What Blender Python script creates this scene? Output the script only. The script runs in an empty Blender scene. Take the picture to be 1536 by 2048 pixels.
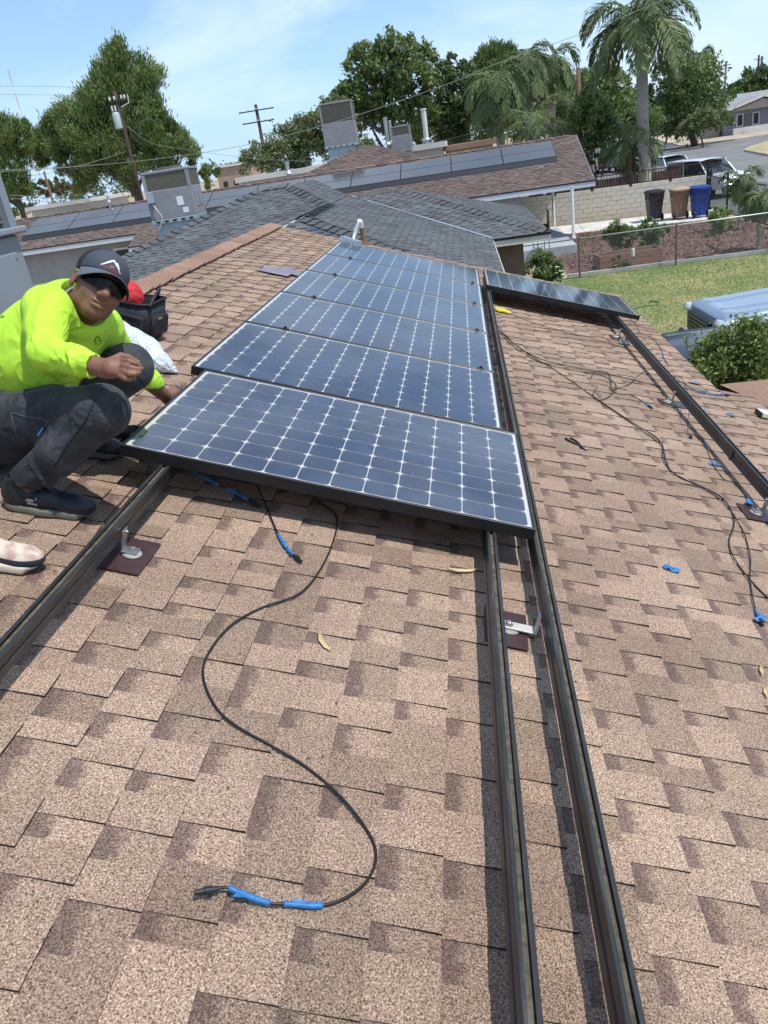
import bpy, math, random
import numpy as np
from mathutils import Matrix, Vector, Quaternion

random.seed(7)
RNG = np.random.default_rng(7)
SC = bpy.context.scene
COL = SC.collection

# ------------------------------------------------------------------ camera
PHI = math.radians(18.435)                 # roof pitch, 4 in 12
FPX = 1552.07                              # focal length in pixels of the 1536 x 2048 photograph
CAMP = np.array([1.390495, -3.644828, 4.357517])
CAMR = np.array([[0.986491, -0.137407, 0.089184],
                 [0.086306, 0.898700, 0.429989],
                 [-0.139233, -0.416483, 0.898418]])      # columns: right, forward, up
cam = bpy.data.cameras.new('camera')
cam.sensor_fit = 'VERTICAL'
cam.sensor_height = 36.0
cam.lens = 36.0 * FPX / 2048.0
cam.clip_start = 0.05
cam.clip_end = 6000.0
camo = bpy.data.objects.new('camera', cam)
COL.objects.link(camo)
camo.matrix_world = Matrix(((CAMR[0][0], CAMR[0][2], -CAMR[0][1], CAMP[0]),
                            (CAMR[1][0], CAMR[1][2], -CAMR[1][1], CAMP[1]),
                            (CAMR[2][0], CAMR[2][2], -CAMR[2][1], CAMP[2]),
                            (0, 0, 0, 1)))
SC.camera = camo

# ------------------------------------------------------------------ sky, sun, exposure
RW = np.array([[math.cos(PHI), 0, math.sin(PHI)], [0, 1, 0], [-math.sin(PHI), 0, math.cos(PHI)]])
SUN = RW @ np.array([0.13, -0.22, 1.0])
SUN /= np.linalg.norm(SUN)
world = bpy.data.worlds.new('World')
SC.world = world
world.use_nodes = True
wn, wl = world.node_tree.nodes, world.node_tree.links
wn.clear()
sky = wn.new('ShaderNodeTexSky')
sky.sky_type = 'NISHITA'
sky.sun_disc = False
sky.sun_elevation = math.asin(SUN[2])
sky.sun_rotation = math.atan2(SUN[0], SUN[1])
sky.altitude = 100
sky.air_density = 1.0
sky.dust_density = 0.15
sky.ozone_density = 1.5
wbg = wn.new('ShaderNodeBackground')
wbg.inputs['Strength'].default_value = 0.142
wout = wn.new('ShaderNodeOutputWorld')
# thin high cloud: wispy noise over the sky dome
wtc = wn.new('ShaderNodeTexCoord')
wmap = wn.new('ShaderNodeMapping')
wmap.inputs['Scale'].default_value = (1.0, 1.0, 3.2)
wmap.inputs['Rotation'].default_value = (0.15, 0.25, 0.6)
wl.new(wtc.outputs['Generated'], wmap.inputs['Vector'])
wnz = wn.new('ShaderNodeTexNoise')
wnz.inputs['Scale'].default_value = 2.6
wnz.inputs['Detail'].default_value = 9
wnz.inputs['Roughness'].default_value = 0.58
wnz.inputs['Distortion'].default_value = 0.35
wl.new(wmap.outputs['Vector'], wnz.inputs['Vector'])
wr = wn.new('ShaderNodeValToRGB')
wr.color_ramp.elements[0].position = 0.41
wr.color_ramp.elements[0].color = (0, 0, 0, 1)
wr.color_ramp.elements[1].position = 0.63
wr.color_ramp.elements[1].color = (0.85, 0.85, 0.85, 1)
wl.new(wnz.outputs['Fac'], wr.inputs['Fac'])
wmx = wn.new('ShaderNodeMix')
wmx.data_type = 'RGBA'
wmx.inputs['B'].default_value = (5.4, 6.6, 8.0, 1)
wl.new(wr.outputs['Color'], wmx.inputs['Factor'])
# pale blue haze toward the horizon, the same all round
wsx = wn.new('ShaderNodeSeparateXYZ'); wl.new(wtc.outputs['Generated'], wsx.inputs['Vector'])
whz = wn.new('ShaderNodeMapRange'); whz.inputs['From Min'].default_value = 0.0; whz.inputs['From Max'].default_value = 0.30
whz.inputs['To Min'].default_value = 0.75; whz.inputs['To Max'].default_value = 0.0
wl.new(wsx.outputs['Z'], whz.inputs['Value'])
wmh = wn.new('ShaderNodeMix'); wmh.data_type = 'RGBA'; wmh.inputs['B'].default_value = (2.5, 4.7, 8.0, 1)
wl.new(whz.outputs['Result'], wmh.inputs['Factor']); wl.new(sky.outputs['Color'], wmh.inputs['A'])
wl.new(wmh.outputs['Result'], wmx.inputs['A'])
wl.new(wmx.outputs['Result'], wbg.inputs['Color'])
wl.new(wbg.outputs['Background'], wout.inputs['Surface'])

sunl = bpy.data.lights.new('sun', 'SUN')
sunl.energy = 3.9
sunl.angle = math.radians(0.55)
sunl.color = (1.0, 0.955, 0.88)
suno = bpy.data.objects.new('sun', sunl)
COL.objects.link(suno)
suno.rotation_euler = Vector(SUN).to_track_quat('Z', 'Y').to_euler()
suno.location = (20, -5, 40)

SC.view_settings.view_transform = 'Standard'
SC.view_settings.look = 'None'
SC.view_settings.exposure = 0.1
SC.view_settings.gamma = 1.0
SC.view_settings.use_curve_mapping = False
SC.render.film_transparent = False
SC.cycles.max_bounces = 6
SC.cycles.transparent_max_bounces = 24
SC.cycles.caustics_reflective = False
SC.cycles.caustics_refractive = False

# ------------------------------------------------------------------ measuring helpers (photo pixel -> place)
GZ = -3.55                                  # height of the yard below the panel-corner origin
RH = -0.185                                 # roof surface below the panel tops
def ray(x, y):
    return CAMR @ np.array([(x - 768) / FPX, 1.0, (1024 - y) / FPX])
def gp(x, y, z=0.0):                        # on the horizontal plane z
    d = ray(x, y); t = (z - CAMP[2]) / d[2]
    return CAMP + t * d
def yp(x, y, Y):                            # at depth Y
    d = ray(x, y); t = (Y - CAMP[1]) / d[1]
    return CAMP + t * d
def pp(x, y, P0, n):                        # on a plane
    d = ray(x, y); t = np.dot(np.asarray(P0) - CAMP, n) / np.dot(d, n)
    return CAMP + t * d
def W(X, Y, h=0.0):                         # roof coordinates (downslope, along ridge, above shingles) -> world
    return RW @ np.array([X, Y, h + RH]) - np.array([0, 0, GZ])
RN = RW @ np.array([0, 0, 1.0])
def rp(x, y, h=0.0):                        # pixel -> roof coordinates (X, Y) at height h above the shingles
    P = pp(x, y, W(0, 0, h), RN) + np.array([0, 0, GZ])
    q = RW.T @ P
    return q[0], q[1]
def project(P):
    q = (np.atleast_2d(P) - CAMP) @ CAMR
    return np.stack([768 + FPX * q[:, 0] / q[:, 1], 1024 - FPX * q[:, 2] / q[:, 1]], 1), q[:, 1]
# ------------------------------------------------------------------ naming / linking helpers
def tag(o, label=None, cat=None, group=None, kind=None):
    if label: o['label'] = label
    if cat: o['category'] = cat
    if group: o['group'] = group
    if kind: o['kind'] = kind
    return o
def empty(name, loc=(0, 0, 0), rot=None, label=None, cat=None, group=None):
    o = bpy.data.objects.new(name, None)
    o.empty_display_size = 0.1
    COL.objects.link(o)
    o.location = loc
    if rot is not None:
        o.rotation_mode = 'QUATERNION'
        o.rotation_quaternion = rot
    return tag(o, label, cat, group)
QROOF = Quaternion((0, 1, 0), PHI)
def rthing(name, X, Y, h=0.0, rz=0.0, label=None, cat=None, group=None):      # a thing lying on the roof slope
    return empty(name, W(X, Y, h), QROOF @ Quaternion((0, 0, 1), rz), label, cat, group)
def obj(name, me, parent=None, loc=None, rot=None):
    o = bpy.data.objects.new(name, me)
    COL.objects.link(o)
    if parent is not None: o.parent = parent
    if loc is not None: o.location = loc
    if rot is not None:
        o.rotation_mode = 'QUATERNION'; o.rotation_quaternion = rot
    return o
def copy_tree(o, parent=None):
    c = o.copy(); COL.objects.link(c); c.parent = parent
    for ch in o.children: copy_tree(ch, c)
    return c

class MB:
    """collects geometry; build() links it as one mesh object"""
    def __init__(s): s.v = []; s.f = []; s.m = []; s.cur = 0
    def face(s, pts):
        n = len(s.v); s.v += [tuple(map(float, p)) for p in pts]
        s.f.append(tuple(range(n, n + len(pts)))); s.m.append(s.cur)
    def mesh(s, vs, fs):
        n = len(s.v); s.v += [tuple(map(float, p)) for p in vs]
        for f in fs: s.f.append(tuple(i + n for i in f)); s.m.append(s.cur)
    def box(s, c, size, R=None, bev=0.0):
        hx, hy, hz = size[0] / 2, size[1] / 2, size[2] / 2
        c = np.asarray(c, float)
        if bev <= 0:
            P = np.array([(x, y, z) for z in (-hz, hz) for y in (-hy, hy) for x in (-hx, hx)])
            F = [(0, 2, 3, 1), (4, 5, 7, 6), (0, 1, 5, 4), (2, 6, 7, 3), (0, 4, 6, 2), (1, 3, 7, 5)]
        else:
            b = min(bev, hx * .95, hy * .95, hz * .95)
            ring = lambda z, i: [(-hx + i, -hy + b, z), (-hx + b, -hy + i, z), (hx - b, -hy + i, z), (hx - i, -hy + b, z),
                                 (hx - i, hy - b, z), (hx - b, hy - i, z), (-hx + b, hy - i, z), (-hx + i, hy - b, z)]
            P = np.array(ring(-hz, b) + ring(-hz + b, 0) + ring(hz - b, 0) + ring(hz, b))
            F = [tuple(range(7, -1, -1)), tuple(range(24, 32))]
            for k in range(3):
                for i in range(8):
                    j = (i + 1) % 8
                    F.append((k * 8 + i, k * 8 + j, k * 8 + 8 + j, k * 8 + 8 + i))
        if R is not None: P = P @ np.asarray(R).T
        s.mesh(P + c, F)
    def bar(s, a, b, w, h, up=(0, 0, 1)):
        a = np.asarray(a, float); b = np.asarray(b, float); d = b - a; L = np.linalg.norm(d); d /= L
        u = np.cross(np.asarray(up, float), d)
        if np.linalg.norm(u) < 1e-6: u = np.cross((1, 0, 0), d)
        u /= np.linalg.norm(u); n = np.cross(d, u)
        s.box((a + b) / 2, (L, w, h), np.stack([d, u, n], 1))
    def tube(s, path, r, n=8, cap=True):
        path = [np.asarray(p, float) for p in path]; N = len(path)
        rr = r if hasattr(r, '__len__') else [r] * N
        ref = None; rings = []
        for i, p in enumerate(path):
            d = path[min(i + 1, N - 1)] - path[max(i - 1, 0)]; d = d / (np.linalg.norm(d) + 1e-12)
            if ref is None:
                ref = np.cross(d, (0, 0, 1) if abs(d[2]) < .9 else (1, 0, 0))
            ref = ref - d * np.dot(ref, d); ref /= np.linalg.norm(ref) + 1e-12
            b = np.cross(d, ref)
            rings.append([p + rr[i] * (math.cos(2 * math.pi * k / n) * ref + math.sin(2 * math.pi * k / n) * b) for k in range(n)])
        vs = [q for R in rings for q in R]; fs = []
        for i in range(N - 1):
            for k in range(n):
                j = (k + 1) % n
                fs.append((i * n + k, i * n + j, (i + 1) * n + j, (i + 1) * n + k))
        if cap:
            fs.append(tuple(range(n - 1, -1, -1))); fs.append(tuple(range((N - 1) * n, N * n)))
        s.mesh(vs, fs)
    def prism(s, poly, a, b):
        """polygon points (3D), swept from offset a to offset b"""
        P = np.asarray(poly, float); n = len(P); a = np.asarray(a, float); b = np.asarray(b, float)
        vs = list(P + a) + list(P + b)
        fs = [tuple(range(n - 1, -1, -1)), tuple(range(n, 2 * n))]
        for i in range(n):
            j = (i + 1) % n
            fs.append((i, j, n + j, n + i))
        s.mesh(vs, fs)
    def lathe(s, prof, n=16, c=(0, 0, 0), R=None):
        vs = []; fs = []
        for (r, z) in prof:
            for k in range(n):
                a = 2 * math.pi * k / n
                vs.append((r * math.cos(a), r * math.sin(a), z))
        for i in range(len(prof) - 1):
            for k in range(n):
                j = (k + 1) % n
                fs.append((i * n + k, i * n + j, (i + 1) * n + j, (i + 1) * n + k))
        fs.append(tuple(range(n - 1, -1, -1))); fs.append(tuple(range((len(prof) - 1) * n, len(prof) * n)))
        vs = np.array(vs)
        if R is not None: vs = vs @ np.asarray(R).T
        s.mesh(vs + np.asarray(c, float), fs)
    def data(s, name, mats, smooth=False, ang=None):
        me = bpy.data.meshes.new(name)
        me.from_pydata(s.v, [], s.f)
        for m in (mats if isinstance(mats, (list, tuple)) else [mats]): me.materials.append(m)
        if any(s.m): me.polygons.foreach_set('material_index', s.m)
        if smooth: me.polygons.foreach_set('use_smooth', [True] * len(s.f))
        me.validate(); me.update()
        if ang is not None:
            me.set_sharp_from_angle(angle=math.radians(ang))
        return me
    def build(s, name, mats, parent=None, smooth=False, ang=None, loc=None, rot=None):
        return obj(name, s.data(name, mats, smooth or ang is not None, ang), parent, loc, rot)

def catmull(pts, n=8):
    P = [np.asarray(p, float) for p in pts]; P = [2 * P[0] - P[1]] + P + [2 * P[-1] - P[-2]]
    out = []
    for i in range(1, len(P) - 2):
        for k in range(n):
            t = k / n
            out.append(.5 * (2 * P[i] + (P[i + 1] - P[i - 1]) * t + (2 * P[i - 1] - 5 * P[i] + 4 * P[i + 1] - P[i + 2]) * t * t
                             + (3 * P[i] - P[i - 1] - 3 * P[i + 1] + P[i + 2]) * t ** 3))
    out.append(P[-2]); return out

# ------------------------------------------------------------------ materials
def lin(r, g, b):
    f = lambda c: (c / 255 / 12.92) if c / 255 <= .04045 else ((c / 255 + .055) / 1.055) ** 2.4
    return (f(r), f(g), f(b), 1)
def mat(name, col, rough=.7, metal=0.0, var=0.0, vscale=4.0, bump=0.0, bscale=60.0, spec=.5, coat=0.0, emit=None, detail=4, vcol2=None, vmap=None, trans=0.0, sss=0.0, ridge=None):
    m = bpy.data.materials.new(name); m.use_nodes = True
    n, l = m.node_tree.nodes, m.node_tree.links
    b = n['Principled BSDF']
    c = tuple(col[:3]) + (1,)
    b.inputs['Base Color'].default_value = c
    b.inputs['Roughness'].default_value = rough
    b.inputs['Metallic'].default_value = metal
    b.inputs['Specular IOR Level'].default_value = spec
    b.inputs['Coat Weight'].default_value = coat
    b.inputs['Coat Roughness'].default_value = .08
    if trans: b.inputs['Transmission Weight'].default_value = trans
    tc = None
    if var or bump or vcol2:
        tc = n.new('ShaderNodeTexCoord')
        src = tc.outputs['Object']
        if vmap:
            mp = n.new('ShaderNodeMapping'); mp.inputs['Scale'].default_value = vmap
            l.new(src, mp.inputs['Vector']); src = mp.outputs['Vector']
    if var or vcol2:
        nz = n.new('ShaderNodeTexNoise'); nz.inputs['Scale'].default_value = vscale; nz.inputs['Detail'].default_value = detail
        nz.inputs['Roughness'].default_value = .65
        l.new(src, nz.inputs['Vector'])
        r = n.new('ShaderNodeValToRGB')
        r.color_ramp.elements[0].position = .32; r.color_ramp.elements[1].position = .68
        lo = tuple(x * (1 - var) for x in c[:3]) + (1,)
        hi = tuple(min(1, x * (1 + var)) for x in (vcol2[:3] if vcol2 else c[:3])) + (1,)
        r.color_ramp.elements[0].color = lo; r.color_ramp.elements[1].color = hi
        l.new(nz.outputs['Fac'], r.inputs['Fac']); l.new(r.outputs['Color'], b.inputs['Base Color'])
    if bump:
        nb = n.new('ShaderNodeTexNoise'); nb.inputs['Scale'].default_value = bscale; nb.inputs['Detail'].default_value = 3
        l.new(src, nb.inputs['Vector'])
        bp = n.new('ShaderNodeBump'); bp.inputs['Strength'].default_value = bump; bp.inputs['Distance'].default_value = .02
        l.new(nb.outputs['Fac'], bp.inputs['Height']); l.new(bp.outputs['Normal'], b.inputs['Normal'])
    if ridge:                                       # creased cloth: ridged noise (scale, strength, distance)
        if tc is None: tc = n.new('ShaderNodeTexCoord')
        rn = n.new('ShaderNodeTexNoise'); rn.inputs['Scale'].default_value = ridge[0]; rn.inputs['Detail'].default_value = 2.2; rn.inputs['Distortion'].default_value = 1.1
        mp2 = n.new('ShaderNodeMapping'); mp2.inputs['Scale'].default_value = ridge[3] if len(ridge) > 3 else (1, 1, 1); mp2.inputs['Rotation'].default_value = (.3, .6, .4)
        l.new(tc.outputs['Object'], mp2.inputs['Vector']); l.new(mp2.outputs['Vector'], rn.inputs['Vector'])
        s1 = n.new('ShaderNodeMath'); s1.operation = 'SUBTRACT'; s1.inputs[1].default_value = .5; l.new(rn.outputs['Fac'], s1.inputs[0])
        s2 = n.new('ShaderNodeMath'); s2.operation = 'ABSOLUTE'; l.new(s1.outputs[0], s2.inputs[0])
        s3 = n.new('ShaderNodeMath'); s3.operation = 'POWER'; s3.inputs[1].default_value = .8; l.new(s2.outputs[0], s3.inputs[0])
        bp2 = n.new('ShaderNodeBump'); bp2.invert = True; bp2.inputs['Strength'].default_value = ridge[1]; bp2.inputs['Distance'].default_value = ridge[2]
        l.new(s3.outputs[0], bp2.inputs['Height'])
        if bump: l.new(bp.outputs['Normal'], bp2.inputs['Normal'])
        l.new(bp2.outputs['Normal'], b.inputs['Normal'])
    if emit:
        b.inputs['Emission Color'].default_value = tuple(emit[:3]) + (1,); b.inputs['Emission Strength'].default_value = emit[3]
    return m

# ------------------------------------------------------------------ signed-distance modelling (bodies, bags, cars)
def _rot(R): return None if R is None else np.asarray(R, float)
class SDF:
    def __init__(s, lo, hi, h):
        s.lo = np.asarray(lo, float); s.h = h
        s.n = np.ceil((np.asarray(hi, float) - s.lo) / h).astype(int) + 1
        s.D = np.full(s.n, 1.0, np.float32)
    def _sub(s, lo, hi):
        a = np.clip(np.floor((lo - s.lo) / s.h).astype(int), 0, s.n - 1)
        b = np.clip(np.ceil((hi - s.lo) / s.h).astype(int) + 1, 1, s.n)
        sl = tuple(slice(a[i], max(b[i], a[i] + 1)) for i in range(3))
        ax = [s.lo[i] + s.h * np.arange(sl[i].start, sl[i].stop, dtype=np.float32) for i in range(3)]
        return sl, np.stack(np.meshgrid(*ax, indexing='ij'), -1).astype(np.float32)
    def comb(s, sl, d, k, op):
        a = s.D[sl]
        if op == 'sub':
            d = -d
            hh = np.maximum(k - np.abs(a - d), 0) / k if k > 0 else 0
            s.D[sl] = np.maximum(a, d) + (hh * hh * k * .25 if k > 0 else 0)
        else:
            hh = np.maximum(k - np.abs(a - d), 0) / k if k > 0 else 0
            s.D[sl] = np.minimum(a, d) - (hh * hh * k * .25 if k > 0 else 0)
    def cap(s, a, b, ra, rb, k=.02, op='add'):
        a = np.asarray(a, float); b = np.asarray(b, float); m = max(ra, rb) + k + 3 * s.h
        sl, P = s._sub(np.minimum(a, b) - m, np.maximum(a, b) + m)
        ab = (b - a).astype(np.float32); L = float(ab @ ab) + 1e-12
        t = np.clip(((P - a.astype(np.float32)) @ ab) / L, 0, 1)
        d = np.linalg.norm(P - a.astype(np.float32) - t[..., None] * ab, axis=-1) - (ra + (rb - ra) * t)
        s.comb(sl, d, k, op)
    def chain(s, pts, rs, k=.02):
        for i in range(len(pts) - 1): s.cap(pts[i], pts[i + 1], rs[i], rs[i + 1], k)
    def ell(s, c, r, R=None, k=.02, op='add'):
        c = np.asarray(c, float); r = np.asarray(r, float); m = max(r) + k + 3 * s.h
        sl, P = s._sub(c - m, c + m)
        q = P - c.astype(np.float32)
        if R is not None: q = q @ np.asarray(R, np.float32)
        k0 = np.linalg.norm(q / r.astype(np.float32), axis=-1); k1 = np.linalg.norm(q / (r * r).astype(np.float32), axis=-1)
        s.comb(sl, k0 * (k0 - 1) / (k1 + 1e-6), k, op)
    def rbox(s, c, hs, R=None, r=.02, k=.02, op='add'):
        c = np.asarray(c, float); hs = np.asarray(hs, float); m = np.linalg.norm(hs) + k + 3 * s.h if R is not None else hs + k + 3 * s.h
        sl, P = s._sub(c - m, c + m)
        q = P - c.astype(np.float32)
        if R is not None: q = q @ np.asarray(R, np.float32)
        q = np.abs(q) - (hs - r).astype(np.float32)
        d = np.linalg.norm(np.maximum(q, 0), axis=-1) + np.minimum(q.max(-1), 0) - r
        s.comb(sl, d, k, op)
    def cut(s, p, n):
        """keep the side where (x-p).n < 0"""
        sl, P = s._sub(s.lo, s.lo + s.n * s.h)
        d = (P - np.asarray(p, np.float32)) @ np.asarray(n, np.float32)
        s.D = np.maximum(s.D, d.astype(np.float32))
    def wrinkle(s, amp, freq, seed=0, stretch=(1, 1, 1)):
        rg = np.random.default_rng(seed)
        band = np.abs(s.D) < 4 * amp + 2 * s.h
        I = np.argwhere(band); P = s.lo + I * s.h
        v = np.zeros(len(P))
        for o in range(5):
            d = rg.normal(size=3); d /= np.linalg.norm(d); d = d * np.asarray(stretch)
            d2 = rg.normal(size=3)
            ph = P @ d * freq * (1 + .5 * o) + 1.7 * np.sin(P @ d2 * freq * .35 + o) + rg.uniform(0, 6)
            v += (1 - np.abs(np.sin(ph))) ** 1.5 / (1 + .35 * o)
        s.D[band] += (amp * (v / 2 - .5)).astype(np.float32)
    def mesh(s, name, mats, parent=None, smooth=True, relax=1):
        D = s.D; n = s.n
        ins = D < 0
        c = np.zeros(n - 1, np.int8)
        corners = [(i, j, k) for i in (0, 1) for j in (0, 1) for k in (0, 1)]
        for i, j, k in corners: c += ins[i:n[0] - 1 + i, j:n[1] - 1 + j, k:n[2] - 1 + k]
        act = (c > 0) & (c < 8)
        idx = -np.ones(n - 1, np.int64); I = np.argwhere(act); idx[act] = np.arange(len(I))
        acc = np.zeros((len(I), 3)); cnt = np.zeros(len(I))
        V = {q: D[I[:, 0] + q[0], I[:, 1] + q[1], I[:, 2] + q[2]].astype(float) for q in corners}
        for q in corners:
            for ax in range(3):
                if q[ax] == 0:
                    q2 = list(q); q2[ax] = 1; q2 = tuple(q2)
                    a, b = V[q], V[q2]; m = (a < 0) != (b < 0)
                    t = np.where(m, a / np.where(m, a - b, 1), 0)
                    p = np.tile(np.array(q, float), (len(I), 1)); p[:, ax] += t
                    acc[m] += p[m]; cnt[m] += 1
        P = s.lo + s.h * (I + acc / cnt[:, None])
        quads = []
        for ax in range(3):
            b, cx = (ax + 1) % 3, (ax + 2) % 3
            sl0 = [slice(1, -1)] * 3; sl0[ax] = slice(0, -1)
            sl1 = [slice(1, -1)] * 3; sl1[ax] = slice(1, None)
            A, B = ins[tuple(sl0)], ins[tuple(sl1)]
            E = np.argwhere(A != B); off = np.array([1, 1, 1]); off[ax] = 0
            G = E + off
            eb = np.zeros(3, int); eb[b] = 1; ec = np.zeros(3, int); ec[cx] = 1
            g = lambda o: idx[tuple((G - o).T)]
            q = np.stack([g(0 * eb), g(eb), g(eb + ec), g(ec)], 1)
            fl = A[tuple(E.T)]
            q[~fl] = q[~fl][:, ::-1]
            quads.append(q)
        Q = np.concatenate(quads)
        Q = Q[(Q >= 0).all(1)]
        me = bpy.data.meshes.new(name)
        me.from_pydata(P.tolist(), [], Q.tolist())
        for m in (mats if isinstance(mats, (list, tuple)) else [mats]): me.materials.append(m)
        if smooth: me.polygons.foreach_set('use_smooth', [True] * len(Q))
        me.update()
        return obj(name, me, parent)
# ------------------------------------------------------------------ shingles
def shingle_mat(name, light, dark, band, gscale=230.0, contrast=1.0, fleck=None, relief=.45, tintv=.22, red=None):
    """granule-coated asphalt shingle. attribute pc: R tint of the piece, G 1 on the lower ply, B position up the slope"""
    m = bpy.data.materials.new(name); m.use_nodes = True
    n, l = m.node_tree.nodes, m.node_tree.links
    b = n['Principled BSDF']; b.inputs['Roughness'].default_value = .92; b.inputs['Specular IOR Level'].default_value = .25
    at = n.new('ShaderNodeAttribute'); at.attribute_name = 'pc'
    sp = n.new('ShaderNodeSeparateColor'); l.new(at.outputs['Color'], sp.inputs['Color'])
    geo = n.new('ShaderNodeNewGeometry')
    nz = n.new('ShaderNodeTexNoise'); nz.inputs['Scale'].default_value = gscale; nz.inputs['Detail'].default_value = 2.5; nz.inputs['Roughness'].default_value = .75
    l.new(geo.outputs['Position'], nz.inputs['Vector'])
    rg = n.new('ShaderNodeValToRGB')
    e = rg.color_ramp.elements
    e[0].position = .37; e[0].color = tuple(c * (1 - .62 * contrast) for c in dark[:3]) + (1,)
    e[1].position = .66; e[1].color = tuple(min(.9, c * (1 + .75 * contrast)) for c in light[:3]) + (1,)
    e2 = e.new(.46); e2.color = tuple((a * .55 + c * .45) for a, c in zip(dark[:3], light[:3])) + (1,)
    e3 = e.new(.56); e3.color = tuple(light[:3]) + (1,)
    l.new(nz.outputs['Fac'], rg.inputs['Fac'])
    # tint of the piece
    tm = n.new('ShaderNodeMapRange'); tm.inputs['To Min'].default_value = 1 - tintv; tm.inputs['To Max'].default_value = 1 + tintv
    l.new(sp.outputs['Red'], tm.inputs['Value'])
    mm = n.new('ShaderNodeMix'); mm.data_type = 'RGBA'; mm.blend_type = 'MULTIPLY'; mm.inputs['Factor'].default_value = 1
    l.new(rg.outputs['Color'], mm.inputs['A']); l.new(tm.outputs['Result'], mm.inputs['B'])
    # printed dark band near the top of the lower ply
    nb = n.new('ShaderNodeTexNoise'); nb.inputs['Scale'].default_value = 45; nb.inputs['Detail'].default_value = 3
    l.new(geo.outputs['Position'], nb.inputs['Vector'])
    ad = n.new('ShaderNodeMath'); ad.operation = 'MULTIPLY_ADD'; ad.inputs[1].default_value = .35; l.new(nb.outputs['Fac'], ad.inputs[0]); l.new(sp.outputs['Blue'], ad.inputs[2])
    bm = n.new('ShaderNodeMapRange'); bm.inputs['From Min'].default_value = .52; bm.inputs['From Max'].default_value = .66
    bm.inputs['To Min'].default_value = 1; bm.inputs['To Max'].default_value = 0; l.new(ad.outputs[0], bm.inputs['Value'])
    ml = n.new('ShaderNodeMath'); ml.operation = 'MULTIPLY'; l.new(bm.outputs['Result'], ml.inputs[0]); l.new(sp.outputs['Green'], ml.inputs[1])
    ml2 = n.new('ShaderNodeMath'); ml2.operation = 'MULTIPLY'; ml2.inputs[1].default_value = .74; l.new(ml.outputs[0], ml2.inputs[0])
    rb = n.new('ShaderNodeValToRGB'); rb.color_ramp.elements[0].position = .4; rb.color_ramp.elements[1].position = .66
    rb.color_ramp.elements[0].color = tuple(c * .5 for c in band[:3]) + (1,); rb.color_ramp.elements[1].color = tuple(c * 1.9 for c in band[:3]) + (1,)
    l.new(nz.outputs['Fac'], rb.inputs['Fac'])
    mb = n.new('ShaderNodeMix'); mb.data_type = 'RGBA'; l.new(ml2.outputs[0], mb.inputs['Factor']); l.new(mm.outputs['Result'], mb.inputs['A']); l.new(rb.outputs['Color'], mb.inputs['B'])
    # broad weathering
    nw = n.new('ShaderNodeTexNoise'); nw.inputs['Scale'].default_value = 1.6; nw.inputs['Detail'].default_value = 5
    l.new(geo.outputs['Position'], nw.inputs['Vector'])
    wr_ = n.new('ShaderNodeValToRGB'); wr_.color_ramp.elements[0].color = (.86, .82, .80, 1); wr_.color_ramp.elements[1].color = (1.1, 1.08, 1.05, 1)
    wr_.color_ramp.elements[0].position = .35; wr_.color_ramp.elements[1].position = .65
    l.new(nw.outputs['Fac'], wr_.inputs['Fac'])
    mw = n.new('ShaderNodeMix'); mw.data_type = 'RGBA'; mw.blend_type = 'MULTIPLY'; mw.inputs['Factor'].default_value = 1
    l.new(mb.outputs['Result'], mw.inputs['A']); l.new(wr_.outputs['Color'], mw.inputs['B'])
    l.new(mw.outputs['Result'], b.inputs['Base Color'])
    if relief:
        bp = n.new('ShaderNodeBump'); bp.inputs['Strength'].default_value = relief; bp.inputs['Distance'].default_value = .003
        l.new(nz.outputs['Fac'], bp.inputs['Height']); l.new(bp.outputs['Normal'], b.inputs['Normal'])
    return m

M_SH = shingle_mat('shingle_tan', (.355, .266, .205), (.186, .128, .100), (.104, .072, .066), contrast=1.1, gscale=250)
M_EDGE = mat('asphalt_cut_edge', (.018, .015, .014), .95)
M_CAP = shingle_mat('ridge_cap_brown', (.34, .225, .175), (.17, .105, .082), (.2, .1, .1), contrast=.8, tintv=.1)
M_GREY = shingle_mat('shingle_grey', (.13, .145, .16), (.060, .070, .08), (.04, .045, .055), gscale=60, contrast=.5, relief=.1, tintv=.20)
M_BRN = shingle_mat('shingle_brown', (.165, .130, .119), (.095, .076, .071), (.05, .041, .04), gscale=40, contrast=.5, relief=.1, tintv=.28)
M_FELT = mat('roof_underlay', (.05, .045, .04), .95)
M_WOODW = mat('painted_fascia_white', (.62, .66, .70), .6, var=.08, vscale=3)
M_STUCCO = mat('stucco_tan', (.30, .255, .21), .95, var=.12, vscale=9, bump=.5, bscale=80)
M_METALG = mat('galvanised_grey', (.42, .46, .50), .45, .6, var=.08, vscale=5)

def slab_piece(u0, u1, v0, v1, lift0, lift1, th, jag=0.0, rg=random):
    """one shingle piece: u along the eave, v up the slope (v0 butt, v1 top); returns verts (u,v,h), faces, v-parameter"""
    j = lambda: rg.uniform(-jag, jag)
    a, b_, c, d = (u0 + j(), v0 + j()), (u1 + j(), v0 + j()), (u1 + j(), v1), (u0 + j(), v1)
    vs = [(a[0], a[1], lift0 - th), (b_[0], b_[1], lift0 - th), (c[0], c[1], lift1 - th), (d[0], d[1], lift1 - th),
          (a[0], a[1], lift0), (b_[0], b_[1], lift0), (c[0], c[1], lift1), (d[0], d[1], lift1)]
    fs = [(0, 3, 2, 1), (4, 5, 6, 7), (0, 1, 5, 4), (1, 2, 6, 5), (3, 0, 4, 7)]
    return vs, fs, [1, 1, 0, 0, 1, 1, 0, 0]

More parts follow.
